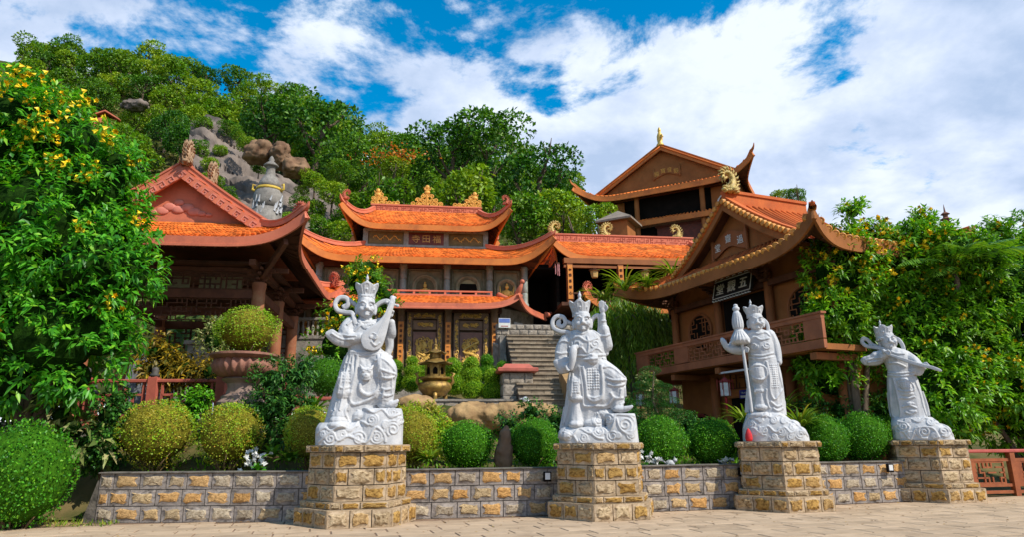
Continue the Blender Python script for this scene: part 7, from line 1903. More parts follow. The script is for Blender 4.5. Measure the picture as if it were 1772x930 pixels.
def lobed(n, lobes, rng, shell=.75, up_bias=.0):
    "points near the surface of a union of ellipsoids; returns positions, outward normals. lobes (cx,cy,cz,rx,ry,rz)"
    lobes = np.asarray(lobes, float)
    wt = (lobes[:, 3] * lobes[:, 5]) ** .9; wt /= wt.sum()
    idx = rng.choice(len(lobes), n, p=wt); d = sph(n, rng); d[:, 2] = d[:, 2] + up_bias; d = nrm_(d)
    t = shell + (1.03 - shell) * rng.random(n) ** .6
    pos = lobes[idx, :3] + d * lobes[idx, 3:] * t[:, None]
    keep = np.ones(n, bool)
    for L_ in lobes:
        q = (((pos - L_[:3]) / L_[3:]) ** 2).sum(1); keep &= q > (shell * .82) ** 2
    return pos[keep], nrm_(d / lobes[idx, 3:] * lobes[idx, 3:].mean(1, keepdims=True))[keep]

LG = {}
def G_(name, dark, light, **kw): LG[name] = leaf_mat('leaf_' + name, dark, light, **kw); return LG[name]
G_('hill', (0.028, 0.095, 0.004), (0.17, 0.38, 0.012), tip=(0.30, 0.40, 0.03), hue=.02, trans=.25, patch=(0.24, 0.34, 0.014), patch_scale=.9)
G_('hilldark', (0.014, 0.062, 0.005), (0.085, 0.25, 0.012), tip=(0.14, 0.27, 0.03), hue=.015, trans=.22)
G_('scrub', (0.03, 0.07, 0.008), (0.12, 0.22, 0.02), tip=(0.22, 0.18, 0.05), trans=.25, patch=(0.16, 0.15, 0.04), patch_scale=.12)
G_('tecoma', (0.025, 0.15, 0.008), (0.11, 0.42, 0.022), tip=(0.25, 0.52, 0.03), trans=.34, rough=.4)
G_('tecoma2', (0.04, 0.16, 0.006), (0.18, 0.45, 0.012), tip=(0.34, 0.55, 0.02), trans=.32, rough=.4, patch=(0.10, 0.20, 0.012), patch_scale=.6)
G_('ball', (0.03, 0.14, 0.006), (0.13, 0.42, 0.012), tip=(0.26, 0.52, 0.02), trans=.25, hue=.012)
G_('golden', (0.12, 0.28, 0.008), (0.36, 0.56, 0.02), tip=(0.50, 0.26, 0.03), trans=.25, patch=(0.42, 0.30, 0.04), patch_scale=1.6)
G_('urnball', (0.12, 0.26, 0.008), (0.34, 0.56, 0.015), tip=(0.30, 0.34, 0.03), trans=.25)
G_('topiary', (0.05, 0.19, 0.006), (0.24, 0.46, 0.012), tip=(0.30, 0.40, 0.02), trans=.25, hue=.03)
G_('darkshrub', (0.012, 0.055, 0.008), (0.05, 0.18, 0.02), tip=(0.12, 0.28, 0.03), trans=.2)
G_('croton', (0.04, 0.06, 0.008), (0.30, 0.20, 0.012), tip=(0.5, 0.33, 0.02), trans=.25)
G_('variegated', (0.05, 0.11, 0.02), (0.3, 0.34, 0.10), tip=(0.5, 0.45, 0.2), trans=.3)
G_('willow', (0.06, 0.16, 0.008), (0.26, 0.46, 0.02), tip=(0.22, 0.30, 0.03), trans=.3, patch=(.06, .05, .015), patch_scale=.5)
G_('grass', (0.06, 0.14, 0.01), (0.24, 0.36, 0.03), tip=(0.4, 0.34, 0.06), trans=.3)
G_('palm', (0.03, 0.11, 0.008), (0.13, 0.28, 0.02), tip=(0.2, 0.34, 0.03), trans=.3)
G_('cloudtree', (0.014, 0.065, 0.008), (0.045, 0.18, 0.02), trans=.2)
M_bark = mat('bark', (0.16, 0.115, 0.075), (0.08, 0.055, 0.035), scale=6, rough=.9, bump=.7, stretch=(1, 1, .3))
M_twig = mat('twig', (0.20, 0.13, 0.06), (0.10, 0.065, 0.03), scale=6, rough=.9)
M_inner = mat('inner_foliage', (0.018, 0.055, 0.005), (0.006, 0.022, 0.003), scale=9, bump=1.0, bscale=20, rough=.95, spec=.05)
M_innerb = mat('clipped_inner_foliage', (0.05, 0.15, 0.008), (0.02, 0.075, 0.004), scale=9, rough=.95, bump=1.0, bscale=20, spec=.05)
M_petal = mat('yellow_petal', (0.95, 0.70, 0.02), (0.90, 0.56, 0.01), scale=9, rough=.5)

def trunk_mesh(name, h, r, limbs, rng, spread=.6, m=None):
    b = MB(); top = Vector((rng.uniform(-.1, .1) * h, rng.uniform(-.1, .1) * h, h * .62))
    pts = smooth_path([(0, 0, -h * .12, r * 1.5), (0, 0, h * .05, r * 1.1), (top.x * .4, top.y * .4, h * .3, r * .85), (*top, r * .6)], 3)
    b.tube([p[:3] for p in pts], [p[3] for p in pts], 8)
    for i in range(limbs):
        a = i * 2.4 + rng.uniform(0, .6); t = rng.uniform(.25, .62); s = Vector((top.x * t, top.y * t, h * t)); L_ = h * rng.uniform(.3, .5)
        e = s + Vector((math.cos(a) * spread, math.sin(a) * spread, .75)) * L_; md = s.lerp(e, .5) + Vector((math.cos(a), math.sin(a), -.2)) * L_ * .12
        q = smooth_path([(*s, r * .5), (*md, r * .32), (*e, r * .1)], 3); b.tube([p[:3] for p in q], [p[3] for p in q], 6)
        for k in range(2):
            a2 = a + rng.uniform(-1, 1); e2 = md + Vector((math.cos(a2) * .5, math.sin(a2) * .5, .6)) * L_ * .5; b.tube([md, e2], [r * .2, r * .05], 5)
    return b.mesh(name, m or M_bark, smooth=True)

# ------------------------------------------------------------------ hill trees
def crown_mesh(seed, material, n, leaf, R=1.0, flat=.85, nl=9):
    rng = np.random.default_rng(seed); lobes = []
    for i in range(nl):
        d = sph(1, rng)[0]; q = rng.uniform(.25, .62); r = rng.uniform(.30, .48)
        lobes.append((d[0] * q * R, d[1] * q * R, (d[2] * q * flat + .1) * R, r * R, r * R, r * R * .85))
    lobes.append((0, 0, 0, .55 * R, .55 * R, .5 * R))
    pos, nr = lobed(n, lobes, rng, shell=.72, up_bias=.25); m = len(pos)
    ax = nrm_(nr * .6 + rng.normal(size=(m, 3)) * .75 + np.array([0, 0, -.1])); nn = nrm_(nr * .8 + np.array([0, 0, .7]) + rng.normal(size=(m, 3)) * .45)
    L_ = leaf * rng.uniform(.6, 1.4, m)
    V, Fc = leaves(pos, ax, nn, L_, L_ * .62, 'kite', .18)
    return np_mesh('crown', V, Fc, material)
rp = random.Random(5)
CROWNS = [crown_mesh(20 + i, LG['hill'], 3600, .105, nl=10) for i in range(5)] + [crown_mesh(30 + i, LG['hilldark'], 4200, .085, nl=12) for i in range(3)]
TRUNKS = [trunk_mesh('trunk', 1.0, .035, 5, rp) for _ in range(3)]
def tree(pos, R, H, ci, label, group, name='hillside_tree', zs=.9):
    t = empty(name, tuple(pos), rp.uniform(0, 6.3), label, 'tree', group)
    obj('trunk', TRUNKS[ci % 3], t, scale=(H * .9, H * .9, H))
    o = obj('crown', CROWNS[ci], t, loc=(0, 0, H - R * zs * .75), scale=(R, R, R * zs)); return t
def in_rock(px_, py_): return (335 < px_ < 430 and 190 < py_ < 350) or (400 < px_ < 640 and 235 < py_ < 420)
def topix(w):
    d = Vector(w) - CAM; s = d.dot(_f); return 886 + F_PX * d.dot(_R) / s, 465 - F_PX * d.dot(_U) / s
cnt = 0
def zone_label(px_, t):
    band = 'on the skyline' if t > .85 else 'on the upper slope' if t > .55 else 'on the lower slope'
    reg = 'at the far left above the flowering tree' if px_ < 180 else 'above the left pavilion and granite outcrop' if px_ < 420 else 'left of the main hall roof' if px_ < 620 else 'behind the main hall roof' if px_ < 830 else 'behind the gallery hall'
    return 'hill tree %s, %s' % (band, reg)
for row, t in enumerate((1.0, .9, .8, .7, .6, .5, .4, .3, .2)):
    step = 46 + 6 * row
    x = -60 + (row % 2) * 24
    while x < 1015:
        px_ = x + rp.uniform(-14, 14); tt = min(1.0, t + rp.uniform(-.05, .05)); p = on_hill(px_, tt)
        R = rp.uniform(2.6, 4.0) * (1.0 if t > .65 else .85 if t > .4 else .7); H = R * rp.uniform(1.5, 2.0)
        cx, cy = topix(p + Vector((0, 0, H * .6)))
        x += step
        if t < .6 and cy > 380 and 560 < cx < 1000 and t > .25: continue
        rr = R / mpp(cx, cy, p.y)
        if any(in_rock(cx + dx * rr * .8, cy + dy * rr * .7) for dx in (-1, 0, 1) for dy in (-1, 0, 1)) and p.y < 68: continue
        if cy > 470: continue
        tree(p - Vector((0, 0, .3)), R, H, rp.randrange(5) if rp.random() < .75 else 5 + rp.randrange(3), zone_label(px_, t), 'forest trees on the hill'); cnt += 1
# the tall dark trees that stand out
for px_, py_, R, Y, lab in ((470, 215, 4.6, 74, 'left of the pair of big dark trees above the granite outcrop'), (545, 215, 6.2, 72, 'biggest rounded dark tree above the granite outcrop'), (600, 285, 4.5, 69, 'lower dark tree right of the granite outcrop'), (778, 250, 4.4, 60, 'tall dark tree rising behind the main hall, left one'), (850, 245, 5.2, 61, 'tall dark tree behind the main hall roof, highest one'), (925, 300, 4.8, 58, 'broad dark tree behind the gap between the two hall roofs'), (695, 300, 3.6, 60, 'smaller tree left of the tall dark trees behind the main hall'), (970, 365, 3.0, 52, 'bushy tree behind the gallery hall left end'), (810, 330, 4.0, 56, 'bright tree directly above the main hall ridge right side'), (660, 350, 3.2, 54, 'tree above the left end of the main hall ridge'), (900, 380, 3.0, 50, 'low tree right of the main hall upper roof')):
    c_ = P(px_, py_, Y); tree(Vector((c_.x, c_.y, c_.z - R * 1.45)), R, R * 2.1, 5 + hash(px_) % 3 if py_ < 320 else (px_ // 10) % 5, 'tall tree: ' + lab if False else lab, 'tall trees behind the halls', 'dark_tree', .95)
for px_, py_, R, Y, lab in ((1345, 345, 1.1, 48, 'thin tree top behind the dining hall ridge, left'), (1378, 338, .95, 47, 'thin tree top behind the dining hall ridge, right'), (1035, 375, 1.7, 43, 'reddish shrub beside the grey kiosk roof')):
    c_ = P(px_, py_, Y); tree(Vector((c_.x, c_.y, c_.z - R * 5)), R, R * 5.6, 2, lab, None, 'slender_tree', 1.1)
for px_, py_, R, Y, lab in ((5, 585, 2.6, 24, 'background tree seen under the flowering tree at the left edge'), (75, 610, 2.4, 26, 'background tree between the flowering tree and the left pavilion'), (-120, 560, 3.2, 25, 'background tree beyond the left edge')):
    c_ = P(px_, py_, Y); tree(Vector((c_.x, c_.y, 1.2)), R, max(R * 1.6, c_.z + R * .6 - 1.2), 3, lab, None, 'garden_tree', 1.1)
# undergrowth on the slope
for i, (px_, py_, Y, R) in enumerate(((345, 262, 62, 1.6), (352, 215, 66, 1.6), (398, 222, 66, 1.5), (430, 250, 62, 1.3), (412, 232, 64, 1.2), (540, 365, 56, 1.6), (590, 385, 55, 1.8), (630, 402, 54, 1.6), (520, 350, 57, 1.1), (480, 392, 56, 1.5), (380, 262, 63, 1.1), (545, 312, 57, 1.6), (575, 335, 56, 1.8), (610, 352, 55, 1.8), (640, 380, 54, 1.8), (500, 390, 54, 1.6), (560, 395, 53, 1.7), (600, 405, 52, 1.8), (370, 315, 58, 1.5), (395, 340, 57, 1.3), (362, 285, 60, 1.2), (448, 292, 60, .9), (590, 300, 60, 1.8), (525, 330, 58, .9))):
    c_ = P(px_, py_, Y); tree(Vector((c_.x, c_.y, c_.z - R * .9)), R, R * 1.5, i % 5, 'low green bush rooted on the edge of the granite outcrop', 'bushes on the granite outcrop', 'rock_bush', .8)
n = 26000; y = 44 + 60 * NR.random(n); u = -.80 + .95 * NR.random(n); x = u * y
z = np.array([hill_z(a, b) for a, b in zip(x, y)]) + NR.random(n) ** 2 * 1.3
pos = np.stack([x, y, z], 1); nrr = nrm_(NR.normal(size=(n, 3)) * .6 + np.array([0, -.6, .9]))
V, Fc = leaves(pos, nrm_(NR.normal(size=(n, 3)) + np.array([0, -.2, .5])), nrr, NR.uniform(.35, .8, n), NR.uniform(.25, .5, n), 'kite', .2)
o = obj('hillside_undergrowth', np_mesh('hillside_undergrowth', V, Fc, LG['scrub'])); tag(o, 'low green scrub covering the hillside between trees', 'undergrowth', kind='stuff')
# orange flowering branch among the trees
c_ = P(680, 270, 56.0); n = 260; pos = np.array(c_) + NR.normal(size=(n, 3)) * np.array([1.3, .8, .35]); V, Fc = leaves(pos, NR.normal(size=(n, 3)), NR.normal(size=(n, 3)) + [0, 0, 1], .28, .2)
fb = empty('orange_tree', (c_.x, c_.y, c_.z - 5), 0, 'tree with orange blossom showing between the big trees', 'tree'); o = obj('blossom', np_mesh('blossom', V - np.array(fb.location), Fc, leaf_mat('leaf_orange', (0.35, 0.08, 0.01), (0.6, 0.2, 0.02)))); o.parent = fb
obj('trunk', TRUNKS[0], fb, scale=(5, 5, 6)); obj('crown', CROWNS[3], fb, loc=(0, .6, 4.0), scale=(1.8, 1.8, 1.6))

# ------------------------------------------------------------------ trumpet-flower shrubs
def flower_cluster(seed, n=9, s=.07):
    r = random.Random(seed); b = MB()
    for i in range(n):
        c = Vector((r.gauss(0, s * 1.5), r.gauss(0, s * 1.5), r.gauss(0, s * 1.1))); d = Vector((r.gauss(0, .7), r.uniform(-1.3, -.1), r.gauss(.2, .6))).normalized()
        q = d.orthogonal().normalized(); w = d.cross(q)
        vs = [c - d * s * 1.1]; 
        for k in range(10):
            a = k * PI / 5; R = s * (.95 if k % 2 == 0 else .55); vs.append(c + (q * math.cos(a) + w * math.sin(a)) * R * .9 + d * s * (.25 if k % 2 == 0 else .1))
        b.add(vs, [(0, 1 + k, 1 + (k + 1) % 10) for k in range(10)])
    return b.mesh('flower_cluster', M_petal, smooth=False)
FLOW = [flower_cluster(i, 5 + i % 5) for i in range(6)]
def sprays(lobes, n, rng, length, width, per=12, droop=.35):
    "leafy shoots: each a tuft of long pinnate leaflets round a shoot tip"
    pos, nr = lobed(n, lobes, rng, shell=.70, up_bias=.1); m = len(pos)
    P_, A_, N_ = [], [], []
    for k in range(per):
        shoot = nrm_(nr + np.array([0, 0, .35]) + rng.normal(size=(m, 3)) * .25)
        side = nrm_(np.cross(shoot, rng.normal(size=(m, 3))))
        f_ = (k + .5) / per
        P_.append(pos + shoot * length * (f_ * 1.5 - .4)); A_.append(nrm_(side * (1.1 - .5 * f_) + shoot * .55 + np.array([0, -.15, -.12]))); N_.append(nrm_(shoot * .7 + np.array([0, -.2, .8]) + rng.normal(size=(m, 3)) * .25))
    Pp, Aa, Nn = np.concatenate(P_), np.concatenate(A_), np.concatenate(N_); q = len(Pp)
    L_ = length * rng.uniform(.65, 1.25, q)
    return leaves(Pp, Aa, Nn, L_, width * rng.uniform(.75, 1.2, q), 'blade', .16, droop), pos, nr
def px_lobes(lst, Y0, root, dep=.9):
    out_ = []
    for px_, py_, r, dy in lst:
        c = P(px_, py_, Y0 + dy) ; s = mpp(px_, py_, Y0 + dy) * r; out_.append((c.x - root[0], c.y - root[1], c.z - root[2], s, s * dep, s * .95))
    return out_
def sub_lobes(lob, rng, k=5, f=.46):
    'smaller clumps standing out of each lobe, so that the crown breaks into light and dark masses'
    out_ = list(lob)
    for c in lob:
        for d in sph(k, rng):
            if d[1] > .4: d = d * [1, -1, 1]
            g = f * rng.uniform(.75, 1.25); out_.append((c[0] + d[0] * c[3] * .78, c[1] + d[1] * c[4] * .85, c[2] + d[2] * c[5] * .78, c[3] * g, c[4] * g, c[5] * g))
    return out_
def big_shrub(name, label, lst, Y0, base_px, zb, n, length, width, material, flowers, seed, zone=None, group=None, per=12, stems=7):
    b0 = P(base_px, 700, Y0); root = (b0.x, b0.y, zb); rng = np.random.default_rng(seed); r = random.Random(seed)
    t = empty(name, root, 0, label, 'tree', group); lob = px_lobes(lst, Y0, root, .65 if Y0 > 20 else .85)
    full = sub_lobes(lob, rng)
    (V, Fc), pos, nr = sprays(full, n, rng, length, width, per, .2)
    obj('foliage', np_mesh('foliage', V, Fc, material), t)
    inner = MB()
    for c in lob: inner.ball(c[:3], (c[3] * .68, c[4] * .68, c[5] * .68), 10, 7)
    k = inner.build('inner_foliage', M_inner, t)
    for c in lob[:stems]:
        b = MB(); e = Vector(c[:3]); m1 = Vector((e.x * .35, e.y * .35, e.z * .45)); q = smooth_path([(0, 0, -.2, .11), (*m1, .08), (*e, .03)], 4); b.tube([p[:3] for p in q], [p[3] for p in q], 7); b.build('stem', M_bark, t, smooth=True)
    # flowers sit on the camera-side and top of the crown
    k = 0; order = list(range(len(pos))); r.shuffle(order)
    for i in order:
        if k >= flowers: break
        p = Vector(pos[i]) + Vector(nr[i]) * .12; w = p + Vector(root)
        if nr[i][1] > .25: continue
        px_, py_ = topix(w)
        if zone and not zone(px_, py_, r): continue
        tag(obj('flower_cluster', FLOW[r.randrange(6)], t, loc=p, rot=(r.uniform(-.4, .4), r.uniform(-.4, .4), r.uniform(-.8, .8)), scale=r.uniform(.75, 1.4)), kind='stuff'); k += 1
    return t
big_shrub('flowering_tree', 'large leafy tree with yellow trumpet flowers at the left edge', [(20, 230, 105, 0), (110, 250, 85, .2), (160, 330, 86, .1), (70, 380, 125, -.3), (0, 480, 130, -.2), (160, 460, 105, -.2), (205, 400, 56, .2), (215, 475, 58, 0), (90, 580, 110, -.4), (175, 575, 66, -.1), (20, 640, 85, 0), (-90, 350, 150, 0), (-80, 560, 140, 0), (125, 655, 45, 0), (205, 290, 40, .3)], 15.8, 60, 0.6, 2900, .235, .085, LG['tecoma'], 62, 1, zone=lambda x, y, r: (y < 225 + r.random() * 110 and x > -20) or r.random() < .08)
big_shrub('flowering_shrub', 'yellow-flowered shrub in front of the dining hall right corner', [(1465, 440, 46, .8), (1452, 470, 60, .7), (1525, 460, 62, 1.4), (1448, 560, 62, .8), (1520, 540, 85, 1.8), (1440, 650, 54, .9), (1515, 650, 80, 1.8), (1475, 365, 17, .4), (1570, 440, 48, 1.2), (1418, 610, 38, .6), (1505, 430, 42, 1.2)], 19.9, 1480, .9, 3400, .21, .075, LG['tecoma2'], 120, 2, zone=lambda x, y, r: y < 520 or r.random() < .2, group='yellow-flowered shrubs at the right')
big_shrub('flowering_shrub', 'yellow-flowered shrub behind the sword statue', [(1590, 428, 42, .2), (1605, 485, 70, .3), (1585, 560, 85, 0), (1600, 660, 90, -.2), (1660, 620, 80, -.1), (1592, 385, 20, .2), (1640, 540, 80, .4), (1665, 470, 46, .6), (1625, 720, 60, 0)], 20.75, 1600, .5, 3200, .21, .075, LG['tecoma2'], 75, 3, zone=lambda x, y, r: y < 480 or r.random() < .3, group='yellow-flowered shrubs at the right')
big_shrub('flowering_shrub', 'yellow-flowered shrub at the right edge above the lattice fence', [(1740, 440, 50, .4), (1695, 470, 55, .6), (1760, 520, 95, 0), (1705, 590, 90, -.2), (1770, 640, 95, -.2), (1690, 690, 65, -.3), (1785, 425, 45, .6), (1662, 432, 40, -1.2), (1705, 445, 38, -1.1), (1850, 500, 110, .2), (1760, 720, 60, 0), (1720, 395, 18, .4), (1850, 650, 110, 0)], 21.3, 1760, .3, 3800, .21, .075, LG['tecoma2'], 90, 4, zone=lambda x, y, r: r.random() < .5, group='yellow-flowered shrubs at the right')
big_shrub('flowering_shrub', 'yellow-flowered bush behind the shoulder of the lute statue', [(630, 490, 38, 0), (655, 520, 36, 0), (600, 545, 45, .2), (590, 600, 50, 0), (635, 465, 20, 0)], 24.0, 630, 2.2, 420, .17, .06, LG['tecoma2'], 34, 5, group=None)
# palm among the shrubs
def fronds(name, label, px_, py_, Y, n, L_, material, seed, spread=1.0, width=.05, leaflets=26, base_z=None, cat='palm', group=None, up=.8, curve=.9):
    rng = random.Random(seed); c = P(px_, py_, Y); z0 = base_z if base_z is not None else c.z
    t = empty(name, (c.x, c.y, z0), 0, label, cat, group); h = c.z - z0
    if h > .3: MB().tube([(0, 0, -.2), (.05, 0, h * .5), (0, 0, h)], [.10, .08, .06], 8).build('stem', M_bark, t, smooth=True)
    for i in range(n):
        a = i * 2.399 + rng.uniform(-.2, .2); el = rng.uniform(.2, 1.25) * up; pts = []
        d = Vector((math.cos(a) * spread, math.sin(a) * spread, el)).normalized(); p = Vector((0, 0, h)); ll = L_ * rng.uniform(.75, 1.1)
        for k in range(9): pts.append(p.copy()); p = p + d * (ll / 8); d = (d + Vector((0, 0, -.16 * curve))).normalized()
        P_, A_, N_, S_ = [], [], [], []
        for k in range(leaflets):
            f_ = (k + 1) / leaflets * 7.9; j = int(f_); q = pts[j].lerp(pts[min(j + 1, 8)], f_ - j); tg = (pts[min(j + 1, 8)] - pts[j]).normalized(); sd = tg.cross(Vector((0, 0, 1))).normalized()
            for s_ in (-1, 1): P_.append(q); A_.append(sd * s_ * .9 + tg * .75 + Vector((0, 0, -.15))); N_.append(Vector((0, 0, 1)) + sd * s_ * .3); S_.append(math.sin(PI * min(.97, .12 + .85 * (k + 1) / leaflets)))
        V, Fc = leaves(np.array(P_), np.array(A_), np.array(N_), ll * .33 * np.array(S_), width, 'blade', .1, .25)
        fr = obj('frond', np_mesh('frond', V, Fc, material), t); MB().tube(pts, [.018 * (1 - k / 10) for k in range(9)], 5).build('rib', material, fr)
    return t
fronds('palm_tree', 'feathery palm growing out of the flowering shrubs at right', 1650, 470, 20.2, 13, 2.3, LG['palm'], 3, base_z=P(1650, 500, 20.2).z, width=.08)
# gallery bamboo palms
for px_, py_, Y, s_, lab in ((1040, 520, 27.5, 1.6, 'left of the two potted grassy palms below the gallery'), (1085, 500, 27.0, 1.5, 'grassy palm between the raised hand and the dining hall eave'), (1165, 470, 26.0, 1.5, 'grassy palm tuft above the dining hall eave tip')):
    pass
def blades(name, label, px_, py_, Y, n, L_, w, material, seed, cat='plant', group=None, curve=1.0, zb=None, loc=None):
    "a tuft of long arching strap leaves"
    rng = np.random.default_rng(seed); c = Vector(loc) if loc is not None else P(px_, py_, Y); t = empty(name, tuple(c), 0, label, cat, group)
    parts_ = []
    a = rng.uniform(0, 2 * PI, n); el = rng.uniform(.5, 2.2, n); d = nrm_(np.stack([np.cos(a), np.sin(a), el], 1)); p = np.stack([np.cos(a), np.sin(a), np.zeros(n)], 1) * .05 * rng.random((n, 1)); ll = L_ * rng.uniform(.6, 1.1, n)[:, None]
    prev = p; seg = 5; rows = []
    s = nrm_(np.cross(d, np.array([0, 0, 1.0]))); 
    for k in range(seg + 1):
        ww = w * math.sin(PI * min(.98, .15 + .85 * k / seg)) ** .7 if k < seg else w * .05
        rows.append((p - s * ww, p + s * ww)); p = p + d * ll / seg; d = nrm_(d + np.array([0, 0, -.28 * curve]))
    V = np.stack([q for r_ in rows for q in r_], 1).reshape(-1, 3); b = (np.arange(n) * 2 * (seg + 1))[:, None]
    Fc = np.concatenate([b + [2 * k, 2 * k + 1, 2 * k + 3, 2 * k + 2] for k in range(seg)], 0)
    obj('leaves', np_mesh('leaves', V, Fc, material), t); return t
for i, (px_, py_, Y, s_, lab) in enumerate(((1045, 522, 27.5, 1.3, 'grassy palm below the gallery, right of the raised hand'), (1082, 505, 27.0, 1.5, 'tallest grassy palm below the gallery lantern'), (1165, 478, 27.5, 1.3, 'grassy palm behind the dining hall eave tip'), (1120, 500, 27.3, 1.0, 'small grassy palm between the two taller ones'))):
    blades('strap_palm', lab, px_, py_, Y, 60, s_, .035, LG['grass'], 50 + i, 'plant', 'grassy palms below the gallery', 1.1)

# ------------------------------------------------------------------ clipped bushes
def ball_mesh(name, seed, material, n, leaf, lobes, inner=.93, thin=1.0):
    rng = np.random.default_rng(seed)
    pos, nr = lobed(n, lobes, rng, shell=.93); m = len(pos)
    kp = (pos[:, 2] > -.35) | (rng.random(m) < thin); pos, nr = pos[kp], nr[kp]; m = len(pos)
    for d_ in sph(9, rng):
        ang_ = np.arccos(np.clip((nr * d_).sum(1), -1, 1)); kp = (ang_ > rng.uniform(.08, .2)) | (rng.random(m) < .3); pos, nr = pos[kp], nr[kp]; m = len(pos)
    st_ = rng.random(m) < .08; pos[st_] += nr[st_] * rng.uniform(.02, .12, (st_.sum(), 1))
    ax = nrm_(nr * .45 + rng.normal(size=(m, 3)) * .6 + [0, 0, .2]); nn = nrm_(nr * 1.4 + rng.normal(size=(m, 3)) * .5 + [0, 0, .3])
    L_ = leaf * rng.uniform(.6, 1.4, m); V, Fc = leaves(pos, ax, nn, L_, L_ * .6, 'kite', .15)
    return np_mesh(name, V, Fc, material)
UNIT = [(0, 0, 0, 1, 1, 1)]
def lump(seed, amt=.11):
    r = random.Random(seed); L_ = [(0, 0, 0, .97, .97, .97)]
    for i in range(9):
        d = Vector((r.gauss(0, 1), r.gauss(0, 1), r.gauss(0, 1))).normalized(); q = r.uniform(.3, .42); L_.append((*(d * (1 - q + amt * r.random())), q, q, q))
    return L_
BALLS = {}
for key, leaf, n in (('ball', .055, 9000), ('golden', .05, 10000), ('urnball', .055, 7000), ('darkshrub', .075, 5000)):
    BALLS[key] = [ball_mesh('foliage', 60 + i * 7 + len(key), LG[key], n, leaf, lump(i + len(key)), thin=.45 if key in ('golden', 'urnball') else 1.0) for i in range(2)]
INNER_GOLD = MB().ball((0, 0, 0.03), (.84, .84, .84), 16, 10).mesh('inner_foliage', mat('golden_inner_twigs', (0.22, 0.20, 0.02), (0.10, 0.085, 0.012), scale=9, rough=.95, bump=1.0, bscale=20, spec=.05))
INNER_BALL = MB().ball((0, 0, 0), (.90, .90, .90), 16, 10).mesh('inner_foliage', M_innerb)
def twig_mesh(seed):
    r = random.Random(seed); b = MB()
    for i in range(16):
        a = r.uniform(0, 6.28); q = r.uniform(.25, .7); b.tube([(.1 * math.cos(a), .1 * math.sin(a), -1.25), (q * .6 * math.cos(a), q * .6 * math.sin(a), -.9), (q * math.cos(a + .2), q * math.sin(a + .2), -.55)], [.035, .022, .012], 5)
    return b.mesh('stems', M_twig, smooth=True)
TWIGS = [twig_mesh(1), twig_mesh(2)]
def ball_bush(px_, py_, r_px, Y, kind, label, squash=1.0, group='clipped round bushes', inner=True, name='round_bush'):
    c = P(px_, py_, Y); R = r_px * mpp(px_, py_, Y)
    t = empty(name, (c.x, c.y, c.z - R * squash * 1.15), rp.uniform(0, 6.28), label, 'bush', group)
    h = R * squash * 1.15; i = rp.randrange(2)
    sx, sy, tx = rp.uniform(.95, 1.05), rp.uniform(.95, 1.05), rp.uniform(-.08, .08)
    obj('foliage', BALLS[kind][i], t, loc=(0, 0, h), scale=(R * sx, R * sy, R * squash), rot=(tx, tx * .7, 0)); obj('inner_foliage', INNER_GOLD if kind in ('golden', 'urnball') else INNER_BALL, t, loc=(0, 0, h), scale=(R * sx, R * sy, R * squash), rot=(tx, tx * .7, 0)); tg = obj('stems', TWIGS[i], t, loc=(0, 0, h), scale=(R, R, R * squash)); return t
ball_bush(40, 822, 82, 14.3, 'ball', 'largest bright green round bush at the left edge on the pavement', 1.1)
ball_bush(270, 752, 63, 16.3, 'golden', 'golden-green round bush, left of the twin pair by the wall', .92)
ball_bush(398, 754, 58, 16.4, 'golden', 'golden-green round bush, right of the twin pair by the wall', .95)
ball_bush(540, 755, 44, 16.4, 'golden', 'golden-green bush half hidden behind the lute statue pedestal, left side', 1.15)
ball_bush(712, 758, 46, 16.9, 'golden', 'golden-green bush right behind the lute statue pedestal', 1.15)
ball_bush(808, 772, 48, 17.0, 'ball', 'bright round bush between the lute statue and the standing stone', .9)
ball_bush(924, 768, 46, 17.3, 'ball', 'dark green round bush right of the standing stone', .95)
ball_bush(1143, 766, 45, 17.7, 'ball', 'bright round bush right of the raised hand statue')
ball_bush(1232, 767, 44, 18.0, 'ball', 'round bush just left of the umbrella statue', .98)
ball_bush(1424, 762, 42, 19.0, 'ball', 'round bush just right of the umbrella statue')
ball_bush(1492, 758, 43, 19.4, 'ball', 'round bush just left of the sword statue')
ball_bush(1536, 748, 30, 20.3, 'ball', 'small round bush peeping out behind the sword statue pedestal')
ball_bush(562, 652, 36, 21.5, 'darkshrub', 'dark green round bush left of the lute statue legs', .95)
ball_bush(590, 665, 26, 21.8, 'ball', 'small round bush touching the lute statue robe')
ub = ball_bush(428, 574, 51, 18.05, 'urnball', 'yellow-green round bush growing in the fluted urn', .86)
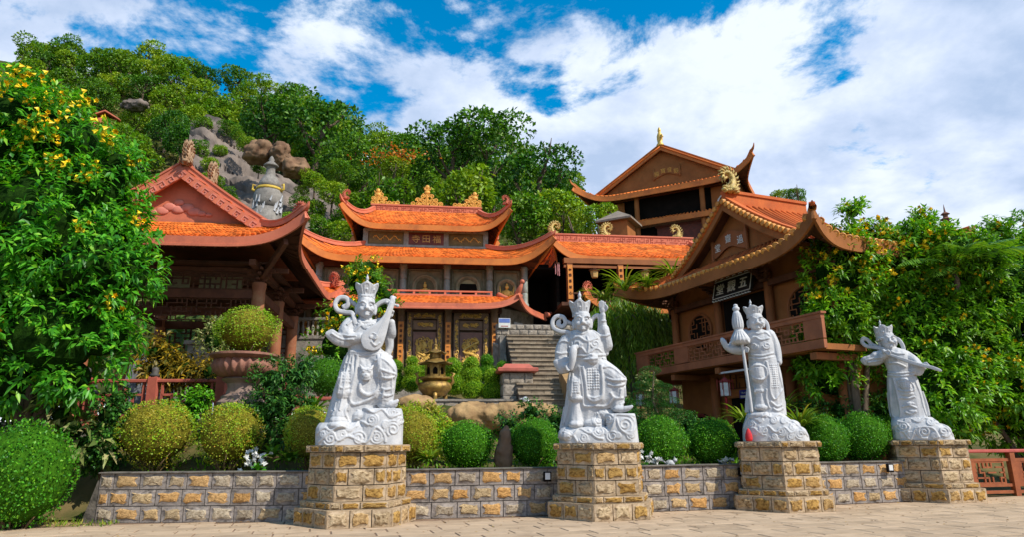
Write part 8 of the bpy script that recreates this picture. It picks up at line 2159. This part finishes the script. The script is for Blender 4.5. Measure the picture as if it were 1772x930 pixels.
# small tiered topiaries on the terrace
TOP = {}
for key, lob in (('two', [(0, 0, .45, .5, .5, .48), (0, 0, 1.12, .34, .34, .36)]), ('three', [(0, 0, .42, .48, .48, .45), (0, 0, 1.0, .4, .4, .36), (0, 0, 1.48, .28, .28, .26)]), ('dome', [(0, 0, .55, .46, .46, .6), (0, 0, .2, .48, .48, .3)])):
    TOP[key + 'y'] = ball_mesh('foliage', len(key) + 3, LG['urnball'], 6500, .05, lob)
    TOP[key] = (ball_mesh('foliage', len(key), LG['topiary'], 6500, .055, lob), [MB().ball(l[:3], (l[3] * .9, l[4] * .9, l[5] * .9), 12, 8) for l in lob])
    k = MB(); [k.merge(q) for q in TOP[key][1]]; TOP[key] = (TOP[key][0], k.mesh('inner_foliage', M_innerb))
for i, (px_, py_, Y, s_, key, lab) in enumerate(((683, 672, 26.9, 1.0, 'two', 'tiered topiary beside the lute statue, first from the left'), (712, 672, 26.6, .95, 'three', 'three-tier topiary just left of the incense burner'), (735, 655, 28.0, .8, 'dome', 'small domed topiary behind the incense burner, left'), (786, 676, 26.4, 1.05, 'two', 'two-tier topiary just right of the incense burner'), (783, 648, 28.4, .85, 'dome', 'rear topiary right of the incense burner'), (816, 684, 26.4, 1.1, 'three', 'yellowish three-tier topiary in the middle of the row'), (815, 650, 28.4, .9, 'dome', 'rear domed topiary behind the yellowish one'), (852, 688, 26.4, 1.0, 'two', 'two-tier topiary third right of the incense burner'), (843, 655, 28.2, .9, 'two', 'rear two-tier topiary before the right gilded door'), (870, 665, 27.4, .85, 'two', 'last topiary by the stair pier'))):
    c = P(px_, py_, Y); t = empty('tiered_topiary', (c.x, c.y, c.z - .15), rp.uniform(0, 6), lab, 'topiary', 'tiered topiaries on the terrace')
    s_ *= .82; obj('foliage', TOP[key + 'y'] if i in (1, 2, 5, 7) else TOP[key][0], t, scale=s_); obj('inner_foliage', TOP[key][1], t, scale=s_)
# ------------------------------------------------------------------ loose shrubs
def loose(name, label, lst, Y0, n, length, width, key, seed, per=6, droop=.2, cat='shrub', group=None):
    b0 = P(lst[0][0], lst[0][1], Y0); root = (b0.x, b0.y, max(.3, garden_z(b0.x, b0.y))); rng = np.random.default_rng(seed)
    t = empty(name, root, 0, label, cat, group); lob = px_lobes([(a, b, c, 0) for a, b, c in lst], Y0, root)
    (V, Fc), pos, nr = sprays(lob, n, rng, length, width, per, droop); obj('foliage', np_mesh('foliage', V, Fc, LG[key]), t)
    b = MB()
    for c in lob: b.tube([(0, 0, -.1), (c[0] * .5, c[1] * .5, c[2] * .5), c[:3]], [.04, .03, .012], 5)
    b.build('stems', M_twig, t); 
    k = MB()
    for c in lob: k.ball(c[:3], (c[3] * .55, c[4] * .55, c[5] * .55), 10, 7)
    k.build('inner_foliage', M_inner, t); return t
loose('dark_shrub', 'dark green spiky shrub between the urn and the lute statue', [(485, 700, 45), (470, 660, 35), (510, 655, 30), (455, 720, 35), (505, 740, 40), (525, 635, 18)], 17.2, 520, .16, .045, 'darkshrub', 7, 9)
loose('croton_bush', 'yellow and dark leaved croton behind the red railing, left one', [(268, 615, 26), (285, 640, 28), (262, 640, 22)], 19.6, 130, .26, .075, 'croton', 8, 8, .4, group='crotons behind the railing')
loose('croton_bush', 'yellow leaved croton behind the red railing, middle one', [(322, 640, 26), (310, 655, 22), (338, 655, 20)], 19.7, 120, .24, .07, 'croton', 9, 8, .4, group='crotons behind the railing')
loose('croton_bush', 'dark croton beside the fluted urn', [(362, 648, 24), (365, 672, 26)], 19.5, 90, .22, .06, 'croton', 10, 8, .4, group='crotons behind the railing')
loose('silver_shrub', 'grey-green shrub left of the urn bush', [(368, 592, 24), (372, 570, 16)], 19.8, 110, .12, .04, 'variegated', 11, 9)
loose('variegated_plant', 'pale variegated broadleaf plant behind the left edge bush', [(125, 745, 30), (150, 770, 28), (105, 720, 24)], 15.9, 50, .34, .13, 'variegated', 12, 6, .5)
loose('leafy_shrub', 'dark leafy shrub with white spots left of the twin golden bushes', [(190, 720, 32), (185, 770, 40), (205, 690, 22), (160, 790, 32)], 16.2, 420, .10, .06, 'darkshrub', 13, 8)
loose('leafy_shrub', 'fresh green shrub between the twin golden bushes and the railing', [(328, 705, 24), (345, 690, 16)], 17.4, 150, .11, .06, 'ball', 14, 8)
loose('leafy_shrub', 'dark shrub filling the bed left of the raised hand statue', [(960, 735, 30), (920, 715, 22), (985, 760, 30), (950, 770, 34), (880, 740, 24)], 18.6, 420, .11, .055, 'darkshrub', 15, 8)
loose('leafy_shrub', 'shrub in shade under the cloud-pruned tree', [(1090, 745, 30), (1190, 740, 26), (1075, 715, 24)], 20.8, 330, .12, .06, 'darkshrub', 16, 8)
loose('leafy_shrub', 'dark hedge behind the bushes left of the sword statue', [(1460, 715, 40), (1400, 720, 30), (1530, 715, 40)], 20.6, 360, .12, .06, 'darkshrub', 17, 8)
loose('leafy_shrub', 'dark shrub behind the left edge bush under the flowering tree', [(20, 705, 40), (70, 715, 34), (-30, 690, 50), (100, 690, 24)], 17.0, 520, .13, .06, 'darkshrub', 19, 8)
loose('hedge_bank', 'golden-green grassy bank below the incense burner', [(710, 735, 34), (745, 745, 34), (770, 760, 30), (735, 720, 22)], 18.5, 420, .12, .045, 'golden', 18, 9)
for i, (px_, py_, Y, n, L_, key, lab) in enumerate(((742, 800, 16.4, 90, .55, 'grass', 'tuft of grassy leaves beside the lute statue pedestal'), (1385, 742, 18.6, 110, .95, 'grass', 'yellow-green grass clump right of the umbrella statue'), (1290, 735, 19.0, 90, .9, 'grass', 'yellow-green grass clump left of the umbrella statue'), (1355, 715, 20.5, 80, 1.0, 'grass', 'yellow-green grass clump behind the umbrella statue'), (720, 728, 23.5, 90, .7, 'grass', 'orange-tipped grass before the rock ledge'), (500, 800, 15.8, 50, .4, 'palm', 'broad green leaves on the wall by the lute statue'), (470, 792, 15.9, 40, .45, 'palm', 'broad green leaves beside the white animal'), (540, 720, 18.0, 60, .8, 'palm', 'fern-like fronds behind the lute statue, left side'))):
    blades('grass_clump', lab, px_, py_, Y, n, L_, .028 if key == 'grass' else .05, LG[key], 70 + i, 'plant', None, 1.0)
# weeping tree in front of the gallery
c_ = P(1088, 565, 29.4); wt = empty('weeping_tree', (c_.x, c_.y, 1.3), 0, 'weeping green tree hanging between the raised hand statue and the dining hall', 'tree')
rng = np.random.default_rng(77); hz = c_.z - 1.3
ST = 760; parts_ = []
a = rng.uniform(0, 2 * PI, ST); q = np.sqrt(rng.random(ST)) * 1.75; zz0 = hz + 1.3 - .35 * q ** 2 + rng.normal(0, .25, ST) ; ln = rng.uniform(.9, 4.2, ST)
P_, A_, N_ = [], [], []
for k in range(16):
    f_ = k / 16; d = 1 + .25 * f_
    P_.append(np.stack([np.cos(a) * q * d, np.sin(a) * q * d * .45, zz0 - ln * f_], 1) + rng.normal(0, .03, (ST, 3))); A_.append(np.stack([np.cos(a + k) * .5, np.sin(a + k) * .5, -np.ones(ST)], 1)); N_.append(rng.normal(size=(ST, 3)) + [0, -1, .4])
V, Fc = leaves(np.concatenate(P_), np.concatenate(A_), np.concatenate(N_), .28, .045, 'kite', .1); obj('foliage', np_mesh('foliage', V, Fc, LG['willow']), wt)
b = MB(); b.tube([(0, 0, -.3), (.05, 0, hz * .5), (-.05, .1, hz)], [.14, .11, .07], 8)
for i in range(8): b.tube([(0, 0, hz * .8), (.6 * math.cos(i * .8), .6 * math.sin(i * .8), hz + .4), (1.2 * math.cos(i * .8), 1.2 * math.sin(i * .8), hz + .1)], [.05, .035, .01], 6)
b.build('trunk', M_bark, wt, smooth=True)
# cloud-pruned tree
c_ = P(1137, 735, 19.8); ct = empty('cloud_pruned_tree', (c_.x, c_.y, 1.0), 0, 'dark cloud-pruned tree with layered pads before the dining hall', 'tree'); kk = mpp(1137, 690, 19.8); hh = c_.z - 1.0
PADM = ball_mesh('pad', 5, LG['cloudtree'], 1500, .11, [(0, 0, 0, 1, 1, 1)])
for dx, dz, r_ in ((-5, 92, 14), (-22, 66, 12), (-2, 68, 12), (14, 62, 12), (-24, 48, 16), (8, 52, 14), (22, 38, 14), (-28, 30, 18), (-4, 36, 16), (14, 22, 20), (-22, 14, 20), (34, 14, 20), (4, 6, 24), (-10, 80, 10)):
    obj('foliage_pad', PADM, ct, loc=(dx * kk, rp.uniform(-.2, .2), hh + dz * kk), scale=(r_ * kk * 1.25, r_ * kk * 1.1, r_ * kk * .55))
MB().tube([(0, 0, -.2), (.1, 0, hh), (-.1, 0, hh + 40 * kk), (0, 0, hh + 90 * kk)], [.07, .06, .045, .02], 7).build('trunk', M_bark, ct, smooth=True)
# pale potted blossom behind it
loose('pink_blossom', 'pale pink blossom shrub under the balcony left corner', [(1118, 660, 14), (1130, 675, 12)], 21.5, 60, .1, .07, 'variegated', 90, 6)
M_wpetal = mat('white_petal', (0.80, 0.80, 0.76), (0.7, 0.7, 0.66), scale=9, rough=.5)
wf = flower_cluster(31, 7, .085).copy(); wf.materials.clear(); wf.materials.append(M_wpetal)
for px_, py_, Y, lab in ((448, 797, 15.75, 'white flowers among leaves on the wall left of the lute statue'), (1115, 795, 17.0, 'white flowers at the foot of the bush beside the raised hand statue'), (1250, 800, 17.6, 'white flowers at the foot of the bush left of the umbrella statue')):
    c = P(px_, py_, Y); t = empty('white_flowers', (c.x, c.y, c.z - .25), 0, lab, 'flowers', 'white flowers in the front bed')
    for i in range(4): tag(obj('flower_cluster', wf, t, loc=(rp.uniform(-.28, .28), rp.uniform(-.1, .1), .25 + rp.uniform(-.06, .1)), rot=(rp.uniform(-.4, .4), 0, rp.uniform(-2, 2)), scale=rp.uniform(.7, 1.0)), kind='stuff')
    V, Fc = leaves(np.zeros((26, 3)), nrm_(NR.normal(size=(26, 3)) * [1, .6, .3] + [0, 0, .5]), np.array([[0, -.3, 1.0]] * 26), NR.uniform(.2, .4, 26), .12, 'blade', .15, .4); obj('leaves', np_mesh('leaves', V, Fc, LG['ball']), t)
# ground cover and grass along the beds
n = 9000; x = NR.uniform(-9.5, 12.5, n); w = np.array([wall_y(a) for a in x]); t_ = NR.random(n) ** 1.8 * 6.5 + .45; y = w + t_
z = np.array([garden_z(a, b) if a > -8.6 else .05 for a, b in zip(x, y)]); pos = np.stack([x, y, z - .02], 1)
V, Fc = leaves(pos, nrm_(NR.normal(size=(n, 3)) * .6 + [0, -.1, 1]), NR.normal(size=(n, 3)) + [0, -1, .3], NR.uniform(.06, .2, n), NR.uniform(.03, .07, n), 'kite', .1)
o = obj('bed_ground_cover', np_mesh('bed_ground_cover', V, Fc, LG['tecoma2'])); tag(o, 'short green ground cover in the beds behind the wall', 'ground cover', kind='stuff')
n = 2600; x = NR.uniform(-14, -8.2, n); y = 14.4 + NR.random(n) * 3.5 - .25 * np.maximum(0, -9.3 - x); pos = np.stack([x, y, np.full(n, .0)], 1)
V, Fc = leaves(pos, nrm_(NR.normal(size=(n, 3)) * .5 + [0, 0, 1]), NR.normal(size=(n, 3)) + [0, -1, .3], NR.uniform(.05, .13, n), .025, 'kite', .1)
o = obj('path_grass', np_mesh('path_grass', V, Fc, LG['grass'])); tag(o, 'patchy grass on the bare path left of the wall end', 'grass', kind='stuff')
big_sheet('dirt_path', -16, -8.9, 14.55, 22, .0, mat('bare_earth', (0.40, 0.26, 0.13), (0.24, 0.16, 0.07), scale=2.5, rough=.95, bump=.6, bscale=12))
kb = MB(); kb.box((0, 0, .09), (1.1, .3, .2), bevel=.03); o = kb.build('kerb_stone', M_pedmargin, loc=(-10.6, 14.0, 0), rot=(0, 0, .12)); tag(o, 'pale kerb stone under the big bush at the left edge', 'kerb')

# fallen leaves blown over the paving, thicker along the wall foot
n = 420; x = NR.uniform(-9, 13, n); w = np.array([wall_y(a) for a in x]); y = w - .15 - NR.random(n) ** 2.2 * 5.0
pos = np.stack([x, y, np.full(n, .012)], 1)
V, Fc = leaves(pos, nrm_(NR.normal(size=(n, 3)) * [1, 1, .08]), np.array([[0, 0, 1.0]] * n) + NR.normal(size=(n, 3)) * .15, NR.uniform(.04, .09, n), NR.uniform(.02, .04, n), 'kite', .2)
o = obj('fallen_leaves', np_mesh('fallen_leaves', V, Fc, leaf_mat('leaf_dead', (0.10, 0.045, 0.015), (0.34, 0.18, 0.05), tip=(0.5, 0.36, 0.05), trans=.1))); tag(o, 'dry fallen leaves scattered on the paving', 'leaves', kind='stuff')
